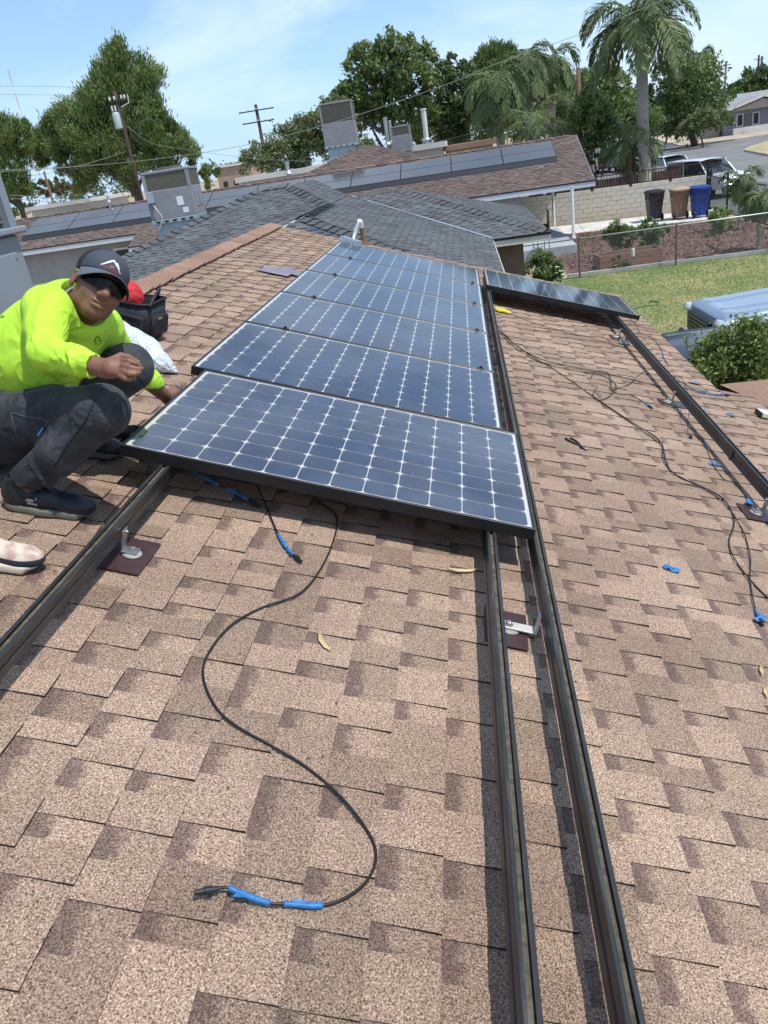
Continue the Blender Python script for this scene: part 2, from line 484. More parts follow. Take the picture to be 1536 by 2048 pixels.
def mesh_pc(name, vs, fs, pc, m):
    me = bpy.data.meshes.new(name); me.from_pydata(vs, [], fs); me.materials.append(m)
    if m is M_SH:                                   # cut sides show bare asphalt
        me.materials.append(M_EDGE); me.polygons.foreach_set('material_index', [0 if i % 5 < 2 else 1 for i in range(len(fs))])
    at_ = me.attributes.new('pc', 'FLOAT_COLOR', 'POINT')
    at_.data.foreach_set('color', np.asarray(pc, np.float32).ravel())
    me.update(); return me

def shingle_rows(umin, umax_fn, nrows, expo, rg, wtab=(.06, .12), wgap=(.05, .11), thick=.006, u_lo_fn=None, jag=.0015, lap=.03):
    """rows of a laminated shingle roof as (vs, fs, vpar, tint, lower) in (u, v, h)"""
    out = []
    for r in range(nrows):
        v0, v1 = r * expo, (r + 1) * expo + lap
        lo = umin if u_lo_fn is None else u_lo_fn((r + .5) * expo)
        hi = umax_fn((r + .5) * expo)
        if hi - lo < .05: continue
        u = lo - rg.uniform(0, .12) if u_lo_fn is None else lo
        tab = rg.random() < .5
        while u < hi - .004:
            w = rg.uniform(*wtab) if tab else rg.uniform(*wgap)
            if rg.random() < .10: w *= 1.8
            u1 = min(u + w, hi)
            u0 = max(u, lo)
            if u1 - u0 > .012:
                t = rg.random() ** .9
                if tab:
                    vs, fs, vp = slab_piece(u0, u1, v0, v1, thick + rg.uniform(.001, .003), .001, thick + .002, jag, rg)
                else:
                    vs, fs, vp = slab_piece(u0 - .01, u1 + .01, v0 + rg.uniform(-.001, .001), v1, thick * .35, .0005, thick + .002, 0, rg)
                out.append((vs, fs, vp, t, 0.0 if tab else 1.0))
            u = u1; tab = not tab
    return out

# ------------------------------------------------------------------ our house
house = empty('house', W(1.2, 1.0) * np.array([1, 1, 0]), None, 'house whose tan shingle roof fills the foreground', 'house')
def hchild(o):                     # keep world placement of a part built in world coordinates
    o.parent = house; o.matrix_parent_inverse = Matrix.Translation(-Vector(house.location)); return o
X_R, X_E, Y_N, Y_F = -1.08, 3.50, -5.2, 6.82
EXPO = .1437
rg1 = random.Random(11)
nrow = int((X_E - X_R) / EXPO) + 1
def u_hi(v): return Y_F - .005
rows = shingle_rows(Y_N, u_hi, nrow, EXPO, rg1, (.07, .14), (.055, .115), .0066)
def rw(vs):
    res = []
    for (u, v, h) in vs:
        X = X_E - v
        if X < X_R + .01: X = X_R + .01
        res.append(tuple(W(X, u, h)))
    return res
rows = [(rw(a), b_, c, t, g) for a, b_, c, t, g in rows if X_E - min(q[1] for q in a) > X_R + .05]
# the eave steps out for the near wing: more courses below, for Y < 2.7
rowsx = shingle_rows(Y_N, lambda v: 2.62, 12, EXPO, rg1, (.06, .115), (.05, .11), .0058)
def rwx(vs): return [tuple(W(X_E + 12 * EXPO - v if v < 12 * EXPO else X_E - .02, u, h - (.0012 if v > 11.9 * EXPO else 0))) for (u, v, h) in vs]
rows += [(rwx(a), b_, c, t, g) for a, b_, c, t, g in rowsx]
cen = np.array([np.mean(r[0], 0) for r in rows])
pix, dep = project(cen)
infr = (dep > .2) & (pix[:, 0] > 0) & (pix[:, 0] < 1536) & (pix[:, 1] > 0) & (pix[:, 1] < 2048)
score = np.where(infr, 1 / np.maximum(dep, .1) ** 2, 0)
order = np.argsort(-score); near = set(order[:300].tolist())
jv, jf, jp = [], [], []
for i, (vs, fs, vp, t, g) in enumerate(rows):
    pc = [(t, g, 1 - q, 1) for q in vp]
    # blue channel: 0 at the top of the exposed part, 1 at the butt
    pc = [(t, g, q, 1) for q in vp]
    if i in near:
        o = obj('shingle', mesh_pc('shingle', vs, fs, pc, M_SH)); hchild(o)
    else:
        k = len(jv); jv += vs; jf += [tuple(a + k for a in f) for f in fs]; jp += pc
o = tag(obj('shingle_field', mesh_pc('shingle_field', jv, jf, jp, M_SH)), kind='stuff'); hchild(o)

# decking below the shingles, west slope, gable ends and walls
mb = MB()
zr = -.010
A, B, Cc, Dd = W(X_R, Y_N, zr), W(X_E - .01, Y_N, zr), W(X_E - .01, Y_F - .01, zr), W(X_R, Y_F - .01, zr)
nrm = RN * -.02
mb.prism([A, B, Cc, Dd], (0, 0, 0), nrm)
A2, B2, C2, D2 = W(X_E - .03, Y_N, zr), W(X_E + 12 * EXPO - .01, Y_N, zr), W(X_E + 12 * EXPO - .01, 2.61, zr), W(X_E - .03, 2.61, zr)
mb.prism([A2, B2, C2, D2], nrm * .2, nrm * 1.3)
hchild(mb.build('roof_deck', M_FELT))
ridge_n, ridge_f = W(X_R, Y_N, 0), W(X_R, Y_F, 0)
west_low = np.array([ridge_n[0] - 4.3, 0, ridge_n[2] - 4.3 / 3])
rgw = random.Random(5)
wrows = shingle_rows(Y_N, u_hi, 31, EXPO, rgw, (.09, .17), (.08, .15), .0058)
jv, jf, jp = [], [], []
for vs, fs, vp, t, g in wrows:
    k = len(jv)
    for (u, v, h) in vs:
        s_ = 31 * EXPO - v
        jv.append((ridge_n[0] - s_ * math.cos(PHI) - h * math.sin(PHI), u, ridge_n[2] - s_ * math.sin(PHI) + h * math.cos(PHI)))
    jf += [tuple(a + k for a in reversed(f)) for f in fs]; jp += [(t, g, q, 1) for q in vp]
hchild(tag(obj('shingle_field', mesh_pc('shingle_field', jv, jf, jp, M_SH)), kind='stuff'))
ze = W(X_E, 0, 0)[2]
xe = W(X_E, 0, 0)[0]
mb = MB()
ym, yM = Y_N + .3, Y_F - .32
mb.prism([(ridge_n[0] - 3.7, ym, 0), (xe - .45, ym, 0), (xe - .45, ym, ze + .02), (ridge_n[0], ym, ridge_n[2] - .10), (ridge_n[0] - 3.7, ym, ridge_n[2] - 1.33)], (0, 0, 0), (0, yM - ym, 0))
hchild(mb.build('wall', M_STUCCO))
mb = MB()                                             # barge boards at the far rake and eave fascia
mb.bar(W(X_R, Y_F - .012, -.09), W(X_E, Y_F - .012, -.09), .02, .14, RN)
mb.bar(W(X_E - .012, 2.64, -.09), W(X_E - .012, Y_F, -.09), .02, .13, RN)
hchild(mb.build('fascia', mat('fascia_tan', (.42, .36, .29), .7, var=.1)))
# metal drip edge along the eave
mb = MB(); mb.bar(W(X_E + .006, 2.66, -.012), W(X_E + .006, Y_F, -.012), .03, .004, RN)
hchild(mb.build('drip_edge', mat('drip_edge', (.5, .46, .42), .5, .3)))

# ridge caps
rgc = random.Random(3)
y = Y_N
nstep = int((Y_F - Y_N) / .145)
for i in range(nstep):
    y0 = Y_N + i * .145; y1 = y0 + .19
    if y1 > Y_F: y1 = Y_F + .005
    hw = .155 + rgc.uniform(-.006, .006)
    lf, lb = .004 + .0045, .004                      # the near end laps over: far end tucked under the next
    t = rgc.random()
    vs, fs, pc = [], [], []
    sx = math.cos(PHI); sz = math.sin(PHI)
    # cross section: west wing, ridge, east wing (rounded a little)
    prof = [(-hw, 0), (-.05, 0), (0, -.004), (.05, 0), (hw, 0)]
    for (yy, lift) in ((y0, .004 + rgc.uniform(0, .004)), (y1, .024 + rgc.uniform(0, .010))):
        for tt in (0, 1):
            for (sgn, dz) in prof:
                sgn = sgn * (1 + (.10 if yy == y1 else 0)); px = ridge_n[0] + sgn * sx; pz = ridge_n[2] - abs(sgn) * sz + dz + .012 + lift - (.006 if tt == 0 else 0)
                vs.append((px, yy + rgc.uniform(-.003, .003), pz)); pc.append((t, 0, .5, 1))
    for k in range(4):
        fs += [(5 + k, 5 + k + 1, 15 + k + 1, 15 + k), (k, 10 + k, 11 + k, k + 1), (k, k + 1, 6 + k, 5 + k), (10 + k, 15 + k, 16 + k, 11 + k)]
    fs += [(0, 5, 15, 10), (4, 14, 19, 9)]
    hchild(obj('ridge_cap', mesh_pc('ridge_cap', vs, fs, pc, M_CAP)))

# near cross wing: a low roof running out to the right, its camera-facing slope meets ours in a valley
wz = W(*rp(1457, 772), 0)
kx = .20
mb = MB()
wy0 = wz[1] + .02
def wing_z(Y): return wz[2] + .015 - (wy0 - Y) * kx
pts = []
for Y in (wy0, wy0 - .6, wy0 - 1.2, wy0 - 2.2):
    z = wing_z(Y)
    # where the main slope has this height
    s_ = (W(0, 0, 0)[2] - z) / math.sin(PHI)
    xv = W(s_, Y, 0)[0]
    pts.append(((xv - .02, Y, z), (xv + 5.5, Y, z)))
vs = [p for a in pts for p in a]
fs = [(2 * i, 2 * i + 2, 2 * i + 3, 2 * i + 1) for i in range(len(pts) - 1)]
me = mesh_pc('wing_roof', vs, fs, [(.45, 0, .5, 1)] * len(vs), M_CAP)
hchild(obj('wing_roof', me))
mb.prism([(pts[0][0][0], wy0, wing_z(wy0) - .02), (pts[0][1][0], wy0, wing_z(wy0) - .02), (pts[0][1][0], wy0 + 1.5, wing_z(wy0) - .5), (pts[0][0][0] - .05, wy0 + .02, wing_z(wy0) - .1)], (0, 0, 0), (0, 0, -.02))
hchild(mb.build('wing_roof_back', M_FELT))
# ------------------------------------------------------------------ solar panels
PW, PD, PT = 1.559, 1.046, .046
def cell_material():
    m = bpy.data.materials.new('silicon_cell'); m.use_nodes = True
    n, l = m.node_tree.nodes, m.node_tree.links; b = n['Principled BSDF']
    tc = n.new('ShaderNodeNewGeometry')
    nz = n.new('ShaderNodeTexNoise'); nz.inputs['Scale'].default_value = 3.0; nz.inputs['Detail'].default_value = 6
    l.new(tc.outputs['Position'], nz.inputs['Vector'])
    r = n.new('ShaderNodeValToRGB'); r.color_ramp.elements[0].color = (.013, .033, .092, 1); r.color_ramp.elements[1].color = (.030, .069, .165, 1)
    r.color_ramp.elements[0].position = .3; r.color_ramp.elements[1].position = .7
    l.new(nz.outputs['Fac'], r.inputs['Fac']); l.new(r.outputs['Color'], b.inputs['Base Color'])
    b.inputs['Roughness'].default_value = .35
    return m
def glass_material(dust, name):
    """thin cover glass: clear with a Fresnel sheen and a film of dust"""
    m = bpy.data.materials.new(name); m.use_nodes = True
    n, l = m.node_tree.nodes, m.node_tree.links; n.clear()
    out = n.new('ShaderNodeOutputMaterial')
    tr = n.new('ShaderNodeBsdfTransparent'); gl = n.new('ShaderNodeBsdfGlossy'); gl.inputs['Roughness'].default_value = .07
    df = n.new('ShaderNodeBsdfDiffuse'); df.inputs['Color'].default_value = (.46, .49, .52, 1)
    geo = n.new('ShaderNodeNewGeometry')
    nz = n.new('ShaderNodeTexNoise'); nz.inputs['Scale'].default_value = 2.2; nz.inputs['Detail'].default_value = 8; nz.inputs['Roughness'].default_value = .6
    l.new(geo.outputs['Position'], nz.inputs['Vector'])
    mr = n.new('ShaderNodeMapRange'); mr.inputs['From Min'].default_value = .3; mr.inputs['From Max'].default_value = .7
    mr.inputs['To Min'].default_value = dust * .35; mr.inputs['To Max'].default_value = dust * 1.5
    l.new(nz.outputs['Fac'], mr.inputs['Value'])
    # dried drops and droppings
    vo = n.new('ShaderNodeTexVoronoi'); vo.inputs['Scale'].default_value = 6.5; vo.inputs['Randomness'].default_value = 1
    l.new(geo.outputs['Position'], vo.inputs['Vector'])
    vr = n.new('ShaderNodeMapRange'); vr.inputs['From Min'].default_value = .03; vr.inputs['From Max'].default_value = .05; vr.inputs['To Min'].default_value = .34; vr.inputs['To Max'].default_value = 0
    l.new(vo.outputs['Distance'], vr.inputs['Value'])
    ad = n.new('ShaderNodeMath'); ad.operation = 'MAXIMUM'; l.new(mr.outputs['Result'], ad.inputs[0]); l.new(vr.outputs['Result'], ad.inputs[1])
    m1 = n.new('ShaderNodeMixShader'); l.new(ad.outputs[0], m1.inputs['Fac']); l.new(tr.outputs[0], m1.inputs[1]); l.new(df.outputs[0], m1.inputs[2])
    fr = n.new('ShaderNodeFresnel'); fr.inputs['IOR'].default_value = 1.5
    m2 = n.new('ShaderNodeMixShader'); l.new(fr.outputs[0], m2.inputs['Fac']); l.new(m1.outputs[0], m2.inputs[1]); l.new(gl.outputs[0], m2.inputs[2])
    l.new(m2.outputs[0], out.inputs['Surface'])
    return m
M_CELL = cell_material()
M_PGLASS = glass_material(.07, 'cover_glass')
M_PGLASS2 = glass_material(.13, 'cover_glass_dusty')
M_BACK = mat('white_backsheet', (.74, .76, .78), .5)
M_FRAME = mat('black_anodised_frame', (.012, .013, .016), .38, .2, var=.3, vscale=8)
M_CLAMP = mat('clamp_black', (.02, .016, .016), .4, .5)

fr = MB(); w = .012
zt = 0.0
def ring(mb, z0, z1, wi):
    mb.box((PW / 2, wi / 2, (z0 + z1) / 2), (PW, wi, z1 - z0), bev=.0015)
    mb.box((PW / 2, PD - wi / 2, (z0 + z1) / 2), (PW, wi, z1 - z0), bev=.0015)
    mb.box((wi / 2, PD / 2, (z0 + z1) / 2), (wi - .0005, PD - 2 * wi, z1 - z0 - .0008), bev=.0015)
    mb.box((PW - wi / 2, PD / 2, (z0 + z1) / 2), (wi - .0005, PD - 2 * wi, z1 - z0 - .0008), bev=.0015)
ring(fr, -PT, 0, w)
ring_l = MB()
fl = .028                                                      # bottom flange
for (c_, s_) in (((PW / 2, .012 + fl / 2, -PT + .001), (PW - .03, fl, .002)), ((PW / 2, PD - .012 - fl / 2, -PT + .001), (PW - .03, fl, .002))):
    fr.box(c_, s_)
FRAME_ME = fr.data('frame', M_FRAME)
bk = MB(); bk.box((PW / 2, PD / 2, -.0080), (PW - 2 * w, PD - 2 * w, .004)); BACK_ME = bk.data('backsheet', M_BACK)
gb = MB(); gb.face([(w, w, -.0015), (PW - w, w, -.0015), (PW - w, PD - w, -.0015), (w, PD - w, -.0015)])
GLASS_ME = gb.data('glass', M_PGLASS); gb2 = MB(); gb2.face([(w, w, -.0015), (PW - w, w, -.0015), (PW - w, PD - w, -.0015), (w, PD - w, -.0015)]); GLASS_ME2 = gb2.data('glass', M_PGLASS2)
cb = MB(); ch = .0185
hx, hy = .1220 / 2, .1196 / 2
cb.face([(-hx + ch, -hy, 0), (hx - ch, -hy, 0), (hx - ch * .25, -hy + ch * .25, 0), (hx, -hy + ch, 0), (hx, hy - ch, 0), (hx - ch * .25, hy - ch * .25, 0), (hx - ch, hy, 0), (-hx + ch, hy, 0), (-hx + ch * .25, hy - ch * .25, 0), (-hx, hy - ch, 0), (-hx, -hy + ch, 0), (-hx + ch * .25, -hy + ch * .25, 0)])
CELL_ME = cb.data('cell', M_CELL)
def solar_panel(X, Y, rz, label, glass=None, htop=.185):
    t = rthing('solar_panel', X, Y, htop, rz, label, 'solar panel', 'solar panels with white cell grid on the foreground roof')
    obj('frame', FRAME_ME, t); obj('backsheet', BACK_ME, t)
    px = (PW - 2 * w - .026) / 12; py = (PD - 2 * w - .026) / 8
    for i in range(12):
        for j in range(8):
            obj('cell', CELL_ME, t, (w + .013 + px * (i + .5), w + .013 + py * (j + .5), -.0045))
    obj('glass', glass or GLASS_ME, t)
    return t
solar_panel(.069, -1.061, -.002, 'dusty solar panel nearest the camera, in front of the installed row', GLASS_ME2)
names = ['second solar panel from the camera, beside the kneeling worker\'s reaching hand', 'third solar panel from the camera, in the middle of the row',
         'fourth solar panel from the camera in the long row', 'second farthest solar panel of the long row',
         'farthest solar panel of the long row, under the foil wrapped bar']
for i in range(5): solar_panel(0, i * 1.058, 0, names[i])
solar_panel(1.621, 4.338, 0, 'lone solar panel to the right of the row, above the lawn')

# mid clamps in the seams
cm = MB(); cm.box((0, 0, .003), (.04, .034, .005), bev=.001); cm.lathe([(.0, .0), (.008, .005), (.008, .013), (.006, .016)], 6, (0, 0, .002)); cm.box((0, 0, -.02), (.03, .010, .045))
CL_ME = cm.data('clamp', M_CLAMP)
k = 0
for i in range(1, 5):
    for X in (.255, 1.475):
        t = rthing('clamp', X, i * 1.058 - .006, .185, 0, f"small dark clamp on the {['','nearest','second','third','farthest'][i]} panel seam, {'left' if X < 1 else 'right'} end", 'clamp', 'clamps holding the panel seams')
        o = obj('clamp_plate', CL_ME, t)

# ------------------------------------------------------------------ rails
def rail_material():
    m = bpy.data.materials.new('weathered_rail'); m.use_nodes = True
    n, l = m.node_tree.nodes, m.node_tree.links; b = n['Principled BSDF']
    tc = n.new('ShaderNodeTexCoord'); mp = n.new('ShaderNodeMapping'); mp.inputs['Scale'].default_value = (60, 5, 60); l.new(tc.outputs['Object'], mp.inputs['Vector'])
    nz = n.new('ShaderNodeTexNoise'); nz.inputs['Scale'].default_value = 1.0; nz.inputs['Detail'].default_value = 7; nz.inputs['Roughness'].default_value = .65; l.new(mp.outputs['Vector'], nz.inputs['Vector'])
    r = n.new('ShaderNodeValToRGB'); e = r.color_ramp.elements
    e[0].position = .33; e[0].color = (.012, .014, .016, 1); e[1].position = .78; e[1].color = (.13, .128, .12, 1)
    q = e.new(.58); q.color = (.034, .036, .038, 1)
    l.new(nz.outputs['Fac'], r.inputs['Fac']); l.new(r.outputs['Color'], b.inputs['Base Color'])
    b.inputs['Metallic'].default_value = .08; b.inputs['Roughness'].default_value = .42
    bp = n.new('ShaderNodeBump'); bp.inputs['Strength'].default_value = .2; bp.inputs['Distance'].default_value = .004; l.new(nz.outputs['Fac'], bp.inputs['Height']); l.new(bp.outputs['Normal'], b.inputs['Normal'])
    return m
M_RAIL = rail_material()
M_DIRT = mat('channel_dirt', (.10, .088, .065), .95, var=.5, vscale=40)
def rail(X, Y0, Y1, label):
    t = rthing('mounting_rail', X, Y0, .139, 0, label, 'rail', 'long metal mounting rails on the foreground roof')
    hw, H = .0185, .066
    # profile with a slotted channel in the top and a stepped side
    prof = [(-hw, -H), (hw, -H), (hw, -.042), (hw - .0035, -.040), (hw - .0035, -.030), (hw, -.028), (hw, -.002), (hw - .002, 0), (.0075, 0), (.0075, -.005), (.0125, -.0055), (.0125, -.013),
            (-.0125, -.013), (-.0125, -.0055), (-.0075, -.005), (-.0075, 0), (-hw + .002, 0), (-hw, -.002), (-hw, -.028), (-hw + .0035, -.030), (-hw + .0035, -.040), (-hw, -.042)]
    L = Y1 - Y0
    mb = MB(); n = len(prof); seg = max(2, int(L / .5))
    vs = [(x, L * k / seg, z) for k in range(seg + 1) for (x, z) in prof]; fs = []
    for k in range(seg):
        for i in range(n):
            j = (i + 1) % n; fs.append((k * n + i, (k + 1) * n + i, (k + 1) * n + j, k * n + j))
    mb.mesh(vs, fs)
    # end faces as strips of the profile
    for yy in (0, L):
        mb.box((0, yy, -(H + .013) / 2), (2 * hw - .008, .002, H - .014))
    mb.build('rail_body', M_RAIL, t)
    d = MB(); d.box((0, L / 2, -.0122), (.016, L - .02, .0022)); d.build('channel_debris', M_DIRT, t)
    return t
rail(.24, -4.2, 5.4, 'weathered rail beside the worker, running under the left ends of the panels')
rail(1.472, -4.2, 5.4, 'rail running under the right ends of the panels, left one of the close pair')
rail(1.652, -4.4, 5.35, 'rail just right of the panels, right one of the close pair')
rail(2.955, -1.9, 5.35, 'lone rail near the right eave, below the cables')
# splice joint on the right rail
t = rthing('splice_bracket', 2.955 - .0205, .62, .100, 0, 'dark splice plate on the side of the right eave rail', 'bracket')
mb = MB(); mb.box((0, 0, 0), (.004, .03, .062), bev=.001); mb.build('splice_plate', M_FRAME, t)

# standoffs: flashing, L-foot, bolt
M_FLASH = mat('brown_flashing', (.072, .038, .040), .38, .25, var=.22, vscale=14)
M_ALU = mat('aluminium', (.42, .43, .44), .38, .85, var=.12, vscale=30)
M_ALUW = mat('mill_aluminium', (.66, .66, .63), .5, .35, var=.1, vscale=20)
M_SEAL = mat('sealant_grey', (.28, .29, .28), .6, var=.25, vscale=60)
def standoff(X, Y, sgn, label, fx0=-.10, fx1=.115, fy0=-.12, fy1=.115, rz=0.0):
    t = rthing('roof_mount', X, Y, .009, rz, label, 'roof mount', 'flashed roof mounts under the rails')
    mb = MB(); mb.box(((fx0 + fx1) / 2, (fy0 + fy1) / 2, .0015), (fx1 - fx0, fy1 - fy0, .002)); mb.build('flashing', M_FLASH, t)
    mb = MB(); mb.lathe([(.030, .002), (.032, .006), (.027, .011), (.024, .013)], 18, (.028 * sgn, 0, 0)); mb.build('seal_ring', M_SEAL, t, ang=40)
    mb = MB(); mb.box((.022 * sgn, 0, .016), (.052, .040, .006), bev=.001); mb.box((-.0005 * sgn, 0, .052), (.006, .036, .078), bev=.001); mb.build('bracket', M_ALU, t)
    mb = MB(); mb.lathe([(.013, .019), (.013, .0215), (.008, .022), (.008, .029), (.006, .0305)], 6, (.030 * sgn, 0, 0)); mb.lathe([(.006, 0), (.006, .008)], 6, (.0035 * sgn, 0, .082), np.array([[0, 0, sgn], [0, 1, 0], [-sgn, 0, 0]])); mb.build('bolt', M_ALU, t)
    return t
standoff(.262, -1.50, 1, 'brown flashing square with shiny round foot under the worker\'s rail', -.07, .09, -.11, .10)
standoff(2.930, .02, -1, 'roof mount with dark foot under the right eave rail, nearest one', -.10, .13, -.09, .09)
standoff(2.930, 1.86, -1, 'roof mount in the middle of the right eave rail by the cable loops', -.09, .10, -.07, .07)
standoff(2.930, 3.9, -1, 'farthest roof mount of the right eave rail, near the lone panel', -.08, .1, -.08, .08)
standoff(1.630, 2.05, -1, 'roof mount seen in the gap beside the long row, farther one', -.08, .08, -.1, .1)
standoff(1.630, -.10, -1, 'roof mount in the gap at the corner of the nearest panel', -.08, .08, -.1, .1)
standoff(.262, 1.6, 1, 'roof mount hidden under the long row', -.08, .08, -.1, .1)
# flat bar bridging the close pair of rails
t = rthing('bridging_mount', 1.535, -1.485, .009, -.03, 'brown flashing with a flat aluminium bar bridging the close pair of rails', 'roof mount', 'flashed roof mounts under the rails')
mb = MB(); mb.box((0, 0, .0015), (.142, .205, .002)); mb.build('flashing', M_FLASH, t)
mb = MB(); mb.lathe([(.036, .002), (.036, .006), (.030, .010)], 18, (0.01, 0, 0)); mb.build('seal_ring', M_SEAL, t, ang=40)
mb = MB(); mb.box((.02, 0, .0150), (.155, .040, .006), bev=.001); mb.box((.0955, 0, .048), (.006, .036, .060), bev=.001); mb.build('bracket', M_ALUW, t)
mb = MB(); mb.lathe([(.017, .0182), (.017, .0205), (.010, .021), (.010, .0285), (.008, .030)], 6, (.005, 0, 0)); mb.build('bolt', M_ALU, t)
# ------------------------------------------------------------------ ground, street, yard
def ground_mat(name, c1, c2, scale=1.2, fine=30, rough=.95, bump=.3, detail=8):
    return mat(name, c1, rough, var=.15, vscale=scale, vcol2=c2, bump=bump, bscale=fine, detail=detail)
M_EARTH = ground_mat('dry_earth', (.30, .24, .17), (.40, .33, .24), .3, 12)
M_GRASS = ground_mat('lawn_green', (.095, .205, .045), (.30, .27, .12), .38, 40, detail=3)
M_MULCH = ground_mat('red_mulch', (.105, .062, .050), (.225, .148, .118), 9, 25, bump=.8)
M_CONC = ground_mat('concrete', (.55, .55, .53), (.64, .63, .60), .8, 30, bump=.08)
M_ASPH = ground_mat('asphalt', (.15, .155, .16), (.20, .20, .20), .35, 60, bump=.15)
M_WALK = ground_mat('sidewalk', (.48, .43, .36), (.56, .51, .44), .5, 30, bump=.08)
def sheet(name, pts, z, m, kind='structure', th=.0):
    mb = MB(); mb.face([(p[0], p[1], z) for p in pts]); return tag(mb.build(name, m), kind=kind)
sheet('ground', [(-900, -300), (900, -300), (900, 2500), (-900, 2500)], 0, M_EARTH)
G = lambda x, y: gp(x, y, 0)[:2]
ly = 21.9                                                        # fence line between the yards
sheet('lawn', [(2.2, 7.0), (30, 7.0), (30, ly), (2.2, ly)], .006, M_GRASS)
sheet('mulch_bed', [(4.45, ly + .16), (12.6, ly + .16), (11.7, 31.2), (4.6, 33.3)], .010, M_MULCH)
sheet('driveway', [(4.2, 33.32), (11.75, 31.22), (12.45, 34.95), (4.2, 36.6)], .014, M_CONC)
sheet('dirt_strip', [(12.62, ly), (30, ly), (30, 30), (12.62, 30)], .012, M_EARTH)
# street: runs behind the wall and swings off to the right
sheet('street', [(12.95, 18), (60, 8), (140, 60), (70, 92), (46, 108), (36, 124), (36, 220), (14, 220), (12, 60)], .018, M_ASPH)
cw = MB()
kf = [gp(1290, 274)[:2], gp(1330, 285)[:2], gp(1362, 293)[:2], gp(1400, 290)[:2], gp(1470, 281)[:2], gp(1536, 271)[:2], gp(1640, 262)[:2]]
for i in range(len(kf) - 1):
    a, b_ = np.append(kf[i], .09), np.append(kf[i + 1], .09)
    cw.bar(a, b_, .25, .16)
tag(cw.build('kerb', M_WALK), kind='structure')
kb = [(p[0] + 6, p[1] + 60) for p in kf]
sheet('verge', [tuple(p) for p in kf] + list(reversed(kb)), .14, mat('verge_dirt', (.44, .36, .27), .95, var=.15, vscale=.4))
isl = [gp(1488, 303)[:2], gp(1500, 296)[:2], gp(1536, 285)[:2], gp(1620, 275)[:2], gp(1640, 318)[:2], gp(1536, 313)[:2]]
mb = MB(); mb.prism([(p[0], p[1], 0) for p in isl], (0, 0, .02), (0, 0, .16)); tag(mb.build('kerb_island', M_WALK), kind='structure')
cx = np.mean(isl, 0); sheet('verge', [tuple(cx + (np.array(p) - cx) * .96) for p in isl], .166, mat('dry_grass', (.30, .28, .12), .95, var=.3, vscale=1.5, vcol2=(.42, .34, .2)))
# saw-cut joints in the driveway
for f in (.3, .62):
    a = np.array([4.2 + 7.6 * f, 33.32 - 2.1 * f, .0165]); b_ = np.array([4.2 + 8.2 * f, 36.6 - 1.65 * f, .0165])
    mb = MB(); mb.bar(a, b_, .02, .002); tag(mb.build('driveway_joint', M_ASPH), kind='structure')
# grass blades over the lawn
def blades(name, n, area, hgt, m, seed, z0, w=.012, tri=True, lean=.5):
    rg = np.random.default_rng(seed)
    x = rg.uniform(area[0], area[1], n); y = rg.uniform(area[2], area[3], n)
    a = rg.uniform(0, 6.283, n); h = hgt * rg.uniform(.5, 1.2, n); ln = rg.normal(0, lean, (n, 2)) * h[:, None]
    P0 = np.stack([x - w * np.cos(a), y - w * np.sin(a), np.full(n, z0)], 1); P1 = np.stack([x + w * np.cos(a), y + w * np.sin(a), np.full(n, z0)], 1)
    P2 = np.stack([x + ln[:, 0], y + ln[:, 1], z0 + h], 1)
    V = np.stack([P0, P1, P2], 1).reshape(-1, 3); F = np.arange(3 * n).reshape(-1, 3)
    me = bpy.data.meshes.new(name); me.from_pydata(V.tolist(), [], F.tolist()); me.materials.append(m)
    return obj(name, me)
tag(blades('grass', 90000, (3.0, 16.0, 9.0, 21.85), .028, mat('grass_blade', (.10, .22, .05), .7, var=.15, vscale=.42, vcol2=(.30, .275, .12), detail=3), 4, .006, .011), 'patchy green and straw lawn grass', kind='stuff')
rg = np.random.default_rng(9); n = 9000
c_ = np.stack([rg.uniform(4.6, 12.5, n), rg.uniform(22.1, 33.0, n), rg.uniform(.012, .05, n)], 1)
c_ = c_[c_[:, 1] < 33.2 - (c_[:, 0] - 4.6) * .295]
V = []; 
for p in c_:
    a = rg.uniform(0, 6.28); d = np.array([math.cos(a), math.sin(a), rg.normal(0, .3)]) * .045; e_ = np.array([-math.sin(a), math.cos(a), rg.normal(0, .4)]) * .015
    V += [p - d - e_, p + d - e_, p + d + e_, p - d + e_]
me = bpy.data.meshes.new('bark_chips'); me.from_pydata([tuple(v) for v in V], [], [(4 * i, 4 * i + 1, 4 * i + 2, 4 * i + 3) for i in range(len(V) // 4)])
me.materials.append(mat('bark_chip', (.12, .055, .042), .9, var=.5, vscale=18)); tag(obj('bark_chips', me), 'reddish bark chips covering the planting bed', kind='stuff')
mb = MB(); mb.bar((4.4, ly + .08, .05), (12.7, ly + .08, .05), .12, .1); tag(mb.build('edging', M_CONC), kind='structure')
